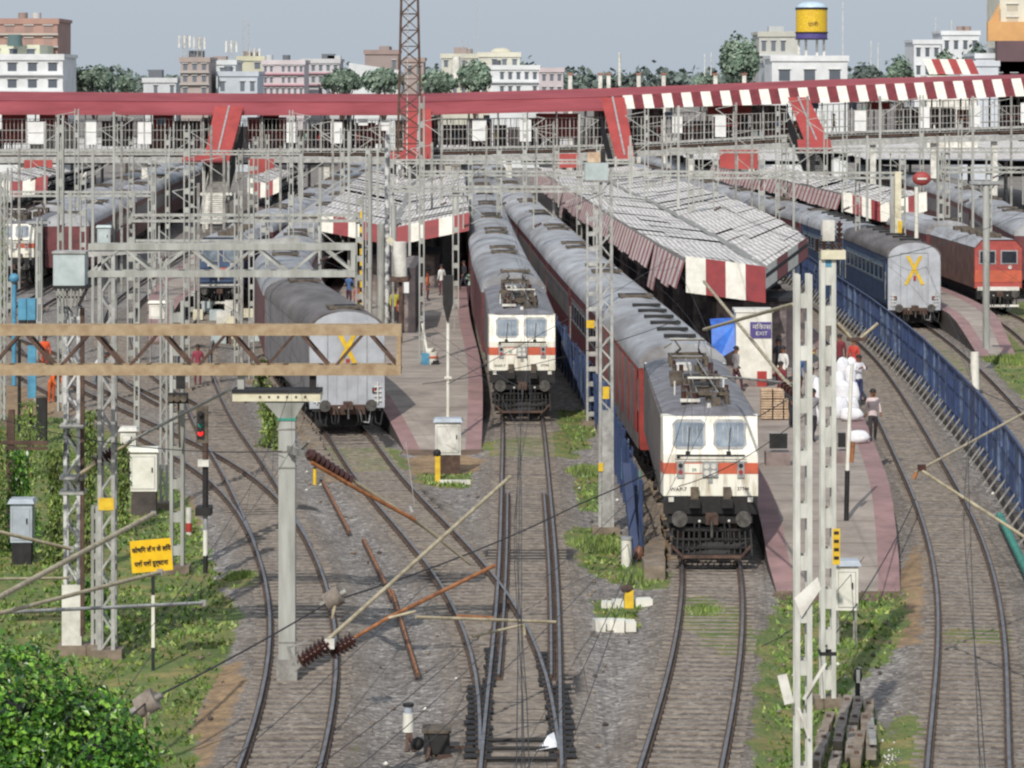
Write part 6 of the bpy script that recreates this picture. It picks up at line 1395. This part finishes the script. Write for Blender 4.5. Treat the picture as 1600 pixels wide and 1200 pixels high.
person('person in a dark shirt left of the battened masts beside the crates',pp(1236,668),'stand',1.2,(58,60,66),(44,44,52))
person('person in a grey shirt between the battened masts on the right platform',pp(1270,690),'walk',.4,(150,146,150),(58,52,60))
person('person in a black shirt near the left notice frame on the right platform',pp(1228,650),'bend',1.9,(52,50,54),(70,66,70))
person('person in a salmon top sitting height above the grey coach roof on the central platform',pp(560,496),'stand',.3,(186,98,82),(74,60,60))
person('person in a red shirt beside the kiosk on the central platform',pp(627,515),'stand',.4,(190,78,66),(52,54,66))
person('person in a white shirt left of the kiosk on the central platform',pp(605,500),'walk',-.4,(224,222,214),(70,74,90))
person('person in a yellow green vest by the pipes on the central platform',pp(617,506),'stand',.2,(196,190,70),(60,60,70))
person('worker in orange overalls bending beside the left masts',tuple(g(80,630,-.25)),'bend',.8,(232,110,50),(196,96,50),group='track workers')
person('worker in bright orange behind the first one, in front of the rusty truss',tuple(g(70,585,-.25)),'stand',.3,(226,92,50),(150,60,44),group='track workers')
person('person in crimson clothes standing between the left tracks under the truss',tuple(g(309,602,-.2)),'stand',.2,(150,64,80),(120,60,70))
person('person in a white shirt crossing the tracks at left under the rusty truss',tuple(g(150,602,-.2)),'bend',1.2,(230,230,232),(120,130,140))
r=random.Random(21)
cols=[((220,90,60),'orange'),((226,226,220),'white'),((90,120,170),'blue'),((200,170,60),'mustard'),((120,60,90),'plum'),((60,60,70),'dark'),((170,200,190),'pale green'),((205,70,70),'red')]
for i,px in enumerate((15,118,190,285,310,425,480,500,560,700,715,775,795,925,1000,1030,1090,1200,1215,1300,1345,1385,1405,1470,1500,1560)):
    c,nm=cols[i%8]; zz=fz(pl(DECK,px))+.25
    person('person in %s clothes on the footbridge, number %d'%(nm,i) if False else 'person in %s clothes crossing the footbridge %s'%(nm,['at far left','left of the first staircase','between the first staircase and the tower','right of the lattice tower','right of the third staircase','at the far right'][0 if px<150 else 1 if px<340 else 2 if px<640 else 3 if px<960 else 4 if px<1250 else 5]),(xat(px,YB+r.uniform(1,4)),YB+r.uniform(1,4),zz),'walk' if i%3 else 'stand',1.57*(1 if i%2 else -1),c,(60+(i*13)%60,56,70),group='people on the footbridge')
CR=[(648,505,'grey','beside the dark kiosk'),(640,492,'maroon','behind the dark kiosk'),(545,478,'blue','above the grey coach roof, left'),(690,462,'white','in front of the central canopy shadow'),(725,455,'dark','in front of the central canopy shadow, near the train'),(735,470,'pale green','by the white locomotive train on the central platform'),(668,470,'orange','under the end of the central canopy'),(655,478,'plum','under the end of the central canopy'),(1216,598,'dark','beside the red base of the booth'),(1224,612,'white','between the booth and the crates'),(1248,622,'blue','behind the near battened mast'),(1262,600,'mustard','between the battened masts further back'),(1312,590,'maroon','behind the white bundles'),(1286,580,'grey','far back between the battened masts'),(1220,640,'maroon','standing by the crate stack'),(1268,650,'white','close behind the battened masts'),(1150,612,'grey','at the platform edge near the blue tarpaulin')]
CC={'grey':(140,138,142),'maroon':(120,48,56),'blue':(80,112,160),'white':(226,226,222),'dark':(52,52,60),'pale green':(160,190,170),'orange':(214,110,66),'plum':(112,66,98),'mustard':(196,164,70)}
for i,(px,py,cn,wh) in enumerate(CR):
    person('person in %s clothes %s'%(cn,wh),pp(px,py),('stand','walk','carry')[i%3],i*1.3,CC[cn],(50+(i*17)%60,54,66))
# ------------------------------------------------------------ plants
def crown(mb,c,rad,n,ls,seed,shell=.55,drop=0):
    r_=np.random.RandomState(seed); c=np.array(c)
    # blobs of different size
    k=max(3,int(6)); bl=[(c,np.array(rad))]
    for i in range(9):
        d=r_.randn(3); d/=np.linalg.norm(d); d[2]=abs(d[2])*.8-.15
        bl.append((c+d*np.array(rad)*.62,np.array(rad)*r_.uniform(.32,.55)))
    for i in range(n):
        b,rr=bl[r_.randint(len(bl))]; d=r_.randn(3); d/=np.linalg.norm(d); t=shell+(1-shell)*r_.rand()**.5
        p=b+d*rr*t*r_.uniform(.9,1.08)
        a=r_.randn(3); a/=np.linalg.norm(a); nn=d+a*.8; nn/=np.linalg.norm(nn)
        u=np.cross(nn,[0,0,1]); lu=np.linalg.norm(u); u=u/lu if lu>1e-3 else np.array([1,0,0]); v=np.cross(nn,u)
        s=ls*r_.uniform(.6,1.3); w=s*.5
        mb.add([tuple(p-u*w*.1-v*s*.5),tuple(p+u*w-v*.0*s),tuple(p+v*s*.5),tuple(p-u*w)],[(0,1,2,3)])
def tree(label,cx,Y,ztop,rad,n,ls,seed,mat='leaffar',group=None,name='tree',z0=-.3):
    root=thing(name,label,'tree' if name=='tree' else 'bush',(cx,Y,z0),group)
    c=(cx,Y,ztop-rad[2]*1.05)
    mb=MB().use('bark'); r_=random.Random(seed); top=Vector((cx,Y,c[2])); 
    mb.tube((cx,Y,z0),(cx+.1,Y,lerp(z0,c[2],.6)),rad[0]*.09,rad[0]*.06,n=8)
    for k in range(6):
        a=k*1.05+r_.random(); s=Vector((cx+.1,Y,lerp(z0,c[2],.55))); e=Vector((cx+math.cos(a)*rad[0]*.6,Y+math.sin(a)*rad[1]*.6,c[2]+rad[2]*r_.uniform(-.1,.5))); mb.tube(s,e,rad[0]*.045,rad[0]*.012,n=6)
    mb.done('trunk',root)
    mb=MB().use(mat); crown(mb,c,rad,n,ls,seed); mb.done('crown',root)
    return root
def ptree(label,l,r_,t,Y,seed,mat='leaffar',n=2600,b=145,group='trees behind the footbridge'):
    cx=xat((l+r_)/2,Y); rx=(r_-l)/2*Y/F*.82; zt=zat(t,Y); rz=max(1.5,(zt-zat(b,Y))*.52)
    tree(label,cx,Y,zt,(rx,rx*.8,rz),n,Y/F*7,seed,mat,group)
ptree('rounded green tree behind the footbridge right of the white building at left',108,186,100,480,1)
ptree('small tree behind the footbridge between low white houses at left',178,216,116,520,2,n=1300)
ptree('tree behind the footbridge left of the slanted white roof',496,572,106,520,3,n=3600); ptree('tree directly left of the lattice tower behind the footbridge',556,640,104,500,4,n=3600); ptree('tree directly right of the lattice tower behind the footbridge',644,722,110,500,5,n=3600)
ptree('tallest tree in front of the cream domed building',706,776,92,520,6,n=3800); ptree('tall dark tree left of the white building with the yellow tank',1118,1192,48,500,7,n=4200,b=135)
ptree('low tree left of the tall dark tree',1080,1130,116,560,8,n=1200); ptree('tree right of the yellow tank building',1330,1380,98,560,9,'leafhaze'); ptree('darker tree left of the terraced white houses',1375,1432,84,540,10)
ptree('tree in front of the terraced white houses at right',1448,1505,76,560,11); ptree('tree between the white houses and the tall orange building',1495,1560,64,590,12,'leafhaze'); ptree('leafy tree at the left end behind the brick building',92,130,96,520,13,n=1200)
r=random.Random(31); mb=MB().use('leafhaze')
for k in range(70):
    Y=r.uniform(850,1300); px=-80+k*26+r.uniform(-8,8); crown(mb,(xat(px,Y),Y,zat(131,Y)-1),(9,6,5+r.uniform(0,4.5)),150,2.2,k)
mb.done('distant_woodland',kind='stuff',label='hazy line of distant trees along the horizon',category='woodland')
# big bush lower left
Yb0=66.5; root=thing('bush','large glossy green leafy bush filling the lower left corner','bush',(-10.4,Yb0,-.3))
mb=MB().use('bark'); r=random.Random(3)
for k in range(9): a=k*.7; mb.tube((-10.4,Yb0,-.3),(-10.4+math.cos(a)*1.9,Yb0+math.sin(a)*1.4,1.9),.08,.03,n=6)
mb.done('trunk',root)
mb=MB().use('leafnear')
rr=np.random.RandomState(8)
for (cx,cy,cz,rx,ry,rz,n) in ((-10.9,66.6,.9,2.2,1.9,2.05,9000),(-9.1,66.4,.35,1.7,1.7,1.75,6500),(-13.0,66.8,.6,1.6,1.8,1.9,5000),(-8.3,65.8,-.3,1.15,1.4,1.35,3500),(-11.2,65.2,.0,2.6,1.4,1.8,6000)):
    for i in range(n):
        d=rr.randn(3); d/=np.linalg.norm(d); t=.72+.33*rr.rand()**.7
        bump=1+.10*math.sin(5*d[0]+7*d[2])+.07*math.sin(11*d[1]+9*d[0])
        p=np.array([cx,cy,cz])+d*np.array([rx,ry,rz])*t*bump
        nn=d+rr.randn(3)*.55; nn/=np.linalg.norm(nn); u=np.cross(nn,rr.randn(3)); u/=np.linalg.norm(u); v=np.cross(nn,u); s=.17*rr.uniform(.6,1.25); w=s*.3
        q=p+nn*.015
        mb.add([tuple(p-v*s*.5),tuple(q+u*w-v*s*.05),tuple(p+v*s*.5),tuple(q-u*w-v*s*.05)],[(0,1,2,3)])
mb.done('crown',root)
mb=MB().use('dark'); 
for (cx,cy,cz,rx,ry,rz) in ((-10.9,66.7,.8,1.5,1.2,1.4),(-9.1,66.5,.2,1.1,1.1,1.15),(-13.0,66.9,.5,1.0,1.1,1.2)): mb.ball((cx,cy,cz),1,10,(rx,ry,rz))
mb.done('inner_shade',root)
# climbing plants and tall shrubs at the left
def shrub(label,px,pb,pt,w,seed,mat='leafcreeper',n=1800,ls=.16):
    Y=Yb(pb); cx=xat(px,Y); zt=zat(pt,Y); h=zt+.3; root=thing('shrub',label,'shrub',(cx,Y,-.3),'shrubs at the left edge')
    mb=MB().use('bark').tube((cx,Y,-.3),(cx+.05,Y,zt-.3),.07,.03,n=6).tube((cx+.1,Y+.1,-.3),(cx-.15,Y,zt-.8),.05,.02,n=6); mb.done('stem',root)
    mb=MB().use(mat); r_=np.random.RandomState(seed)
    for i in range(n):
        t=r_.rand(); ww=w*(.55+.5*math.sin(t*7+seed)*.4+.35*(1-t)); a=r_.rand()*6.28; q=r_.rand()**.5
        p=np.array([cx+math.cos(a)*ww*q,Y+math.sin(a)*ww*q,-.3+h*t]); v=r_.randn(3)*.6+np.array([0,0,-1]); v/=np.linalg.norm(v); u=np.cross(v,r_.randn(3)); u/=np.linalg.norm(u); s=ls*r_.uniform(.6,1.4)
        mb.add([tuple(p),tuple(p+u*s*.2+v*s*.5),tuple(p+v*s),tuple(p-u*s*.2+v*s*.5)],[(0,1,2,3)])
    mb.done('foliage',root)
shrub('tall drooping creeper left of the flaking lattice mast',86,868,700,.40,1,n=1700); shrub('tall yellow green shrub between the flaking and the wide lattice mast',138,880,640,.38,2,n=1700); shrub('green shrub behind the white relay cabinet',190,820,690,.4,3,n=1200)
shrub('bushy green shrub at the very left edge',-8,850,655,.5,4,n=1500); shrub('shrub behind the rusty post frame',45,735,625,.8,5,n=900); shrub('dark green shrub behind the pale grey cabinet',30,845,700,.7,6,'leafnear',n=1500); shrub('low shrub in the grass below the wide lattice mast',150,960,905,.6,7,'leafnear',n=900); shrub('weeds beside the column under the rusty truss',420,690,610,.5,8,n=900,ls=.2); shrub('small green tree top at the left edge near the far left train',2,470,345,.45,9,n=900,ls=.3); shrub('low weeds left of the column head',408,610,560,.5,12,n=500,ls=.2)
r=random.Random(12)
for i,(px,py,w,h,l) in enumerate(((930,855,1.0,.5,'low green weeds right of the central track'),(1010,905,.9,.4,'low green weeds beside the stone edging'),(380,905,.5,.35,'green tuft beside the left curve'),(915,740,.8,.5,'weeds at the foot of the tall middle mast'),(1098,960,.6,.4,'weeds between the rails in front of the nearest locomotive'),(1580,565,1.6,.6,'weeds at the right edge beyond the fence'),(700,752,.9,.3,'grass tuft in front of the platform end cabinet'))):
    p=g(px,py,-.3); mb=MB().use('leafcreeper'); rr=np.random.RandomState(i)
    for k in range(900):
        a=rr.rand()*6.28; q=rr.rand()**.6*w; x=p.x+math.cos(a)*q; y=p.y+math.sin(a)*q*1.6; hh=h*rr.uniform(.3,1)*(1-.5*q/w); d=rr.uniform(-.08,.08,2)
        mb.add([(x-.03,y,-.3),(x+.03,y,-.3),(x+d[0],y+d[1],-.3+hh)],[(0,1,2)])
    mb.done('weeds',kind='stuff',label=l,category='weeds')
# ------------------------------------------------------------ city behind
def haze_tint(c,f): h=(168,176,186); return tuple(int(lerp(a,b,f)) for a,b in zip(c,h))  # blends distance haze into a building colour
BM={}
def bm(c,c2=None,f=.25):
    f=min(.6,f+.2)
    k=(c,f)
    if k not in BM: BM[k]=M('hazed_plastered_wall',S(*haze_tint(c,f)),S(*haze_tint(tuple(int(v*.86) for v in c),f)),.35,.85,lo=.3,hi=.65)
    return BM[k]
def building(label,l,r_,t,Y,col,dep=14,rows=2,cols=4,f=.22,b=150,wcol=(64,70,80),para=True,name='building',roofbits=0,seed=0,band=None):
    x0,x1=xat(l,Y),xat(r_,Y); z1=zat(t,Y); zb=zat(b,Y); root=thing(name,label,'building',((x0+x1)/2,Y,0),'buildings behind the footbridge')
    mb=MB().use(bm(col,f=f)).box(x0,x1,Y,Y+dep,-.3,z1); mb.done('wall',root)
    if para:
        mb=MB().use(bm(col,f=f*.6)); mb.box(x0-.25,x1+.25,Y-.25,Y+.1,z1-.35,z1+.5).box(x0-.25,x0+.05,Y+.1,Y+dep,z1+.01,z1+.5).box(x1-.05,x1+.25,Y+.1,Y+dep,z1+.01,z1+.5); mb.done('parapet',root)
    sh=(z1-zb)/rows
    rr=random.Random(seed+int(l))
    for i in range(rows):
        if band: mb=MB().use(bm(band,f=f)).box(x0-.15,x1+.15,Y-.6,Y-.05,z1-sh*(i+1)-.15,z1-sh*(i+1)+.1); mb.done('ledge',root)
        for j in range(cols):
            if rr.random()<.12: continue
            cx=lerp(x0,x1,(j+.5)/cols); w=(x1-x0)/cols*.22; zc=z1-sh*(i+.55); hh=min(.85,sh*.26)
            mb=MB().use(bm((225,222,214),f=f)).box(cx-w-.15,cx+w+.15,Y-.25,Y-.0,zc+hh,zc+hh+.12); wn=mb.done('window',root); mb=MB().use(bm(wcol,f=f)).box(cx-w,cx+w,Y-.03,Y+.0,zc-hh,zc+hh); mb.done('pane',wn)
    for k in range(roofbits):
        cx=rr.uniform(x0+1,x1-1); mb=MB().use(bm(rr.choice([(210,208,200),(60,62,66),(150,120,104)]),f=f)); 
        if rr.random()<.5: mb.tube((cx,Y+3,z1),(cx,Y+3,z1+1.4),.7,n=10)
        else: mb.box(cx-1.2,cx+1.2,Y+2,Y+5,z1,z1+rr.uniform(1,2.4))
        mb.done('roof_tank',root)
    return root
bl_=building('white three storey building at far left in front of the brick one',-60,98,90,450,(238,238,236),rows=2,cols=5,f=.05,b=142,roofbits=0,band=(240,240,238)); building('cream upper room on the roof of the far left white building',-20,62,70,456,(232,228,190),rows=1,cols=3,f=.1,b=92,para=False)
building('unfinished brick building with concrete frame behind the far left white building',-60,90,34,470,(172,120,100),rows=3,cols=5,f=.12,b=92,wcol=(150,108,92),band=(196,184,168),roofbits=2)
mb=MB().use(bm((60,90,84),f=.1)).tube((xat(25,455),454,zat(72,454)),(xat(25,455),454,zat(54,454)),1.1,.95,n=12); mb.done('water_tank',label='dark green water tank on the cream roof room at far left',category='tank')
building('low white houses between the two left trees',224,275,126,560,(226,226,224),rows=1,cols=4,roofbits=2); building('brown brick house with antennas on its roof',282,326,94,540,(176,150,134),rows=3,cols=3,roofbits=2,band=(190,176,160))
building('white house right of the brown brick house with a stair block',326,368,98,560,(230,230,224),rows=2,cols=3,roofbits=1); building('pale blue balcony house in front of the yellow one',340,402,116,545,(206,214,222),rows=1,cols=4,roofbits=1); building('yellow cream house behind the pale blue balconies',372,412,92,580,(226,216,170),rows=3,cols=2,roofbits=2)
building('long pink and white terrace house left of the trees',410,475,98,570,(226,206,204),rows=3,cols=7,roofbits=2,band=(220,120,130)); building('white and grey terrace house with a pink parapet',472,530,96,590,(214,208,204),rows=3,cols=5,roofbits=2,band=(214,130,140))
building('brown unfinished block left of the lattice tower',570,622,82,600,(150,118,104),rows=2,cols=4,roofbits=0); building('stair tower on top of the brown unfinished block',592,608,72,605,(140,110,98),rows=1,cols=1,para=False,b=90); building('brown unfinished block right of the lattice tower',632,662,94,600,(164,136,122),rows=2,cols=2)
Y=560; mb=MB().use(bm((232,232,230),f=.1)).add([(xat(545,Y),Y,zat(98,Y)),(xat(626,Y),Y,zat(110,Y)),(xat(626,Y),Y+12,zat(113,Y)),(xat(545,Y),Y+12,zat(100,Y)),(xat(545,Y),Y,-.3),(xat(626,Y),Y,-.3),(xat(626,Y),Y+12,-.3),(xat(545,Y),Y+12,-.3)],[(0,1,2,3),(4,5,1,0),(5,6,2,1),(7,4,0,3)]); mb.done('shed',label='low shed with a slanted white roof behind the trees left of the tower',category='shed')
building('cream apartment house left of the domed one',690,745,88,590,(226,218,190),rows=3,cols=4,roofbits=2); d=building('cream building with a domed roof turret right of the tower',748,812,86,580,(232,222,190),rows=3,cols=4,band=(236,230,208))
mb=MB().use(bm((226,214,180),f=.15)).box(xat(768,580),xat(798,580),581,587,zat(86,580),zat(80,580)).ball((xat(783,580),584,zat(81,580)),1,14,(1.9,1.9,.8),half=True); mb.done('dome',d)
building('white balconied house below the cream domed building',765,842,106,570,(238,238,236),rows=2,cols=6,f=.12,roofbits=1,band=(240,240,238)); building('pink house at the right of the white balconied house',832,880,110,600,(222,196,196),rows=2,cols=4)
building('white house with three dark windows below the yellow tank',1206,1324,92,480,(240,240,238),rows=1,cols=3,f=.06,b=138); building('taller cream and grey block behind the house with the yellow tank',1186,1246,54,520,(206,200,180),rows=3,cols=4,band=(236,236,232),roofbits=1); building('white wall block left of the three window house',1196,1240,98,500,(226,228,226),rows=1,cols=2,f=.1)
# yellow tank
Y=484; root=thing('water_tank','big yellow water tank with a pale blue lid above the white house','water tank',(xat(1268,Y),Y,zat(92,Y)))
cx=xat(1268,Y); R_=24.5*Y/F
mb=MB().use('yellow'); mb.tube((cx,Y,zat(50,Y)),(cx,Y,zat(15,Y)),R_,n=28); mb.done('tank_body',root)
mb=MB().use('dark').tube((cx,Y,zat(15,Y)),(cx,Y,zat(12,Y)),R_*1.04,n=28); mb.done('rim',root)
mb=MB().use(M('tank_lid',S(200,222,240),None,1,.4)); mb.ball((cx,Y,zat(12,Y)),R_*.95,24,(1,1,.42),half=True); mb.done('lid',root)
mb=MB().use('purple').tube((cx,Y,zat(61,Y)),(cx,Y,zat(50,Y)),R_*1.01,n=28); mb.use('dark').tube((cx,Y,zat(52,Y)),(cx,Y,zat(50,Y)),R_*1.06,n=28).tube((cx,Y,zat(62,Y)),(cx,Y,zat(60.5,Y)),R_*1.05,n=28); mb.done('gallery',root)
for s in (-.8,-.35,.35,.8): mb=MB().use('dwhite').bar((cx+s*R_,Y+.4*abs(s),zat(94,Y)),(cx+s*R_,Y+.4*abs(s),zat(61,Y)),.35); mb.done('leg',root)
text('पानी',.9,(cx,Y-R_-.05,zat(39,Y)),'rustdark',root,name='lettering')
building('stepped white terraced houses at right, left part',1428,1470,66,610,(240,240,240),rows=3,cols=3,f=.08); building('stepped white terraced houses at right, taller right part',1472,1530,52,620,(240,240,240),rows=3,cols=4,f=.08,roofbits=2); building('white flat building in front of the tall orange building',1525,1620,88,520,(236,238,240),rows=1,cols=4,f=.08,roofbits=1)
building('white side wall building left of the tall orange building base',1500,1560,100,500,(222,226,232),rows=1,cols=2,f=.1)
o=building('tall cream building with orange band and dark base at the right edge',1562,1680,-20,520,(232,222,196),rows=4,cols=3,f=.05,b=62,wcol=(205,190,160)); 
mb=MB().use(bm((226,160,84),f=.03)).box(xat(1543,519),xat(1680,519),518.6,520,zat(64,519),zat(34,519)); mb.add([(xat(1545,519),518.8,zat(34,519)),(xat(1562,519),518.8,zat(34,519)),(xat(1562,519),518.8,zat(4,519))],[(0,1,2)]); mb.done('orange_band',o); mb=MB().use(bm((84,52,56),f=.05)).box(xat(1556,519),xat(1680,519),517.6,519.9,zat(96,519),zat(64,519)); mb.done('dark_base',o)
# striped gable roof piece
Y=380; mb=MB()
for k in range(6):
    l=1447+k*13; mb.use('white' if k%2==0 else 'fobred2').poly([(xat(l+5,Y),Y,zat(116,Y)),(xat(l+18,Y),Y,zat(116,Y)),(xat(l+13,Y),Y+3,zat(92,Y)),(xat(l,Y),Y+3,zat(92,Y))])
mb.use('dwhite').box(xat(1449,Y),xat(1528,Y),Y+.2,Y+6,6,zat(118,Y)); mb.done('striped_roof',label='short red and white striped roof above the right end of the footbridge',category='roof')
# antennas and thin masts on the skyline
def ant(label,px,t,b,Y,w=.35,kind=0):
    mb=MB(); z0,z1=zat(b,Y),zat(t,Y); x=xat(px,Y)
    if kind==0: lattice(mb,x,Y,z0,z1,w,w,'steel',.06,.9,'zig')
    elif kind==1: mb.use('dwhite').tube((x,Y,z0),(x,Y,z1),w,w*.7,n=8)
    else:
        lattice(mb,x,Y,z0,z1,w,w,'steel',.07,.9,'zig'); mb.use('dwhite')
        for k in range(3): mb.box(x-1.1+k*.9,x-.8+k*.9,Y-.3,Y,z1-2.2,z1-.2)
    o=mb.done('antenna_mast',label=label,category='antenna')
ant('antenna cluster with white panels on the brown brick house, left one',289,54,94,541,.8,2); ant('antenna cluster with white panels on the brown brick house, right one',312,56,94,541,.8,2); ant('antenna cluster on the white house roof',362,62,98,561,1.0,2); ant('tallest lattice antenna above the yellow cream house',384,28,92,581,1.1,0); ant('short antenna beside the tallest lattice antenna',398,74,92,581,.6,2)
ant('tall thin guyed mast above the cream domed building',745,-10,100,600,.35,0); ant('reddish lattice mast right of the lattice tower',727,58,140,560,1.0,0); ant('blue white signboard pole right of the lattice tower',713,88,138,520,.9,1); ant('white minaret like pole standing above the bridge roof',968,82,134,600,.32,1)
for i,(px,t) in enumerate(((1101,84),(1111,82),(1361,64),(1372,66),(1317,4),(1462,28),(1487,32))): ant('thin pale pole on the skyline at right' ,px,t,120,640,.12,1)
for o in [o for o in COL.objects if o.get('label')=='thin pale pole on the skyline at right']: o['group']='thin poles on the skyline'
# ------------------------------------------------------------ light, sky, camera
sd=Vector((-.25,-1.0,.80)).normalized(); el=math.asin(sd.z); rot=math.atan2(sd.x,sd.y)
w=bpy.data.worlds.new('World'); SC.world=w; w.use_nodes=True; nt=w.node_tree; bg=nt.nodes['Background']
sky=nt.nodes.new('ShaderNodeTexSky'); sky.sky_type='NISHITA'; sky.sun_disc=False; sky.sun_elevation=el; sky.sun_rotation=rot; sky.air_density=1.3; sky.dust_density=3.5; sky.ozone_density=1.5
hs=nt.nodes.new('ShaderNodeMix'); hs.data_type='RGBA'; hs.inputs[0].default_value=.78; hs.inputs[7].default_value=(5.6,6.35,7.3,1)
nt.links.new(sky.outputs[0],hs.inputs[6]); nt.links.new(hs.outputs[2],bg.inputs['Color']); bg.inputs['Strength'].default_value=.1
sl=bpy.data.lights.new('Sun','SUN'); sl.energy=3.4; sl.angle=math.radians(.5); sl.color=(1,.955,.88); so=bpy.data.objects.new('Sun',sl); COL.objects.link(so); so.rotation_euler=(-sd).to_track_quat('-Z','Y').to_euler()
cd=bpy.data.cameras.new('Camera'); cd.sensor_width=36; cd.lens=F/1600*36; cd.shift_y=-(600-YH)/1600; cd.clip_start=1; cd.clip_end=12000
co=bpy.data.objects.new('Camera',cd); COL.objects.link(co); co.location=(0,0,H); co.rotation_euler=(math.pi/2,0,0); SC.camera=co
SC.view_settings.view_transform='Standard'; SC.view_settings.look='None'; SC.view_settings.exposure=0
SC.render.film_transparent=False
SC.cycles.pixel_filter_type='BLACKMAN_HARRIS'; SC.cycles.filter_width=2.3
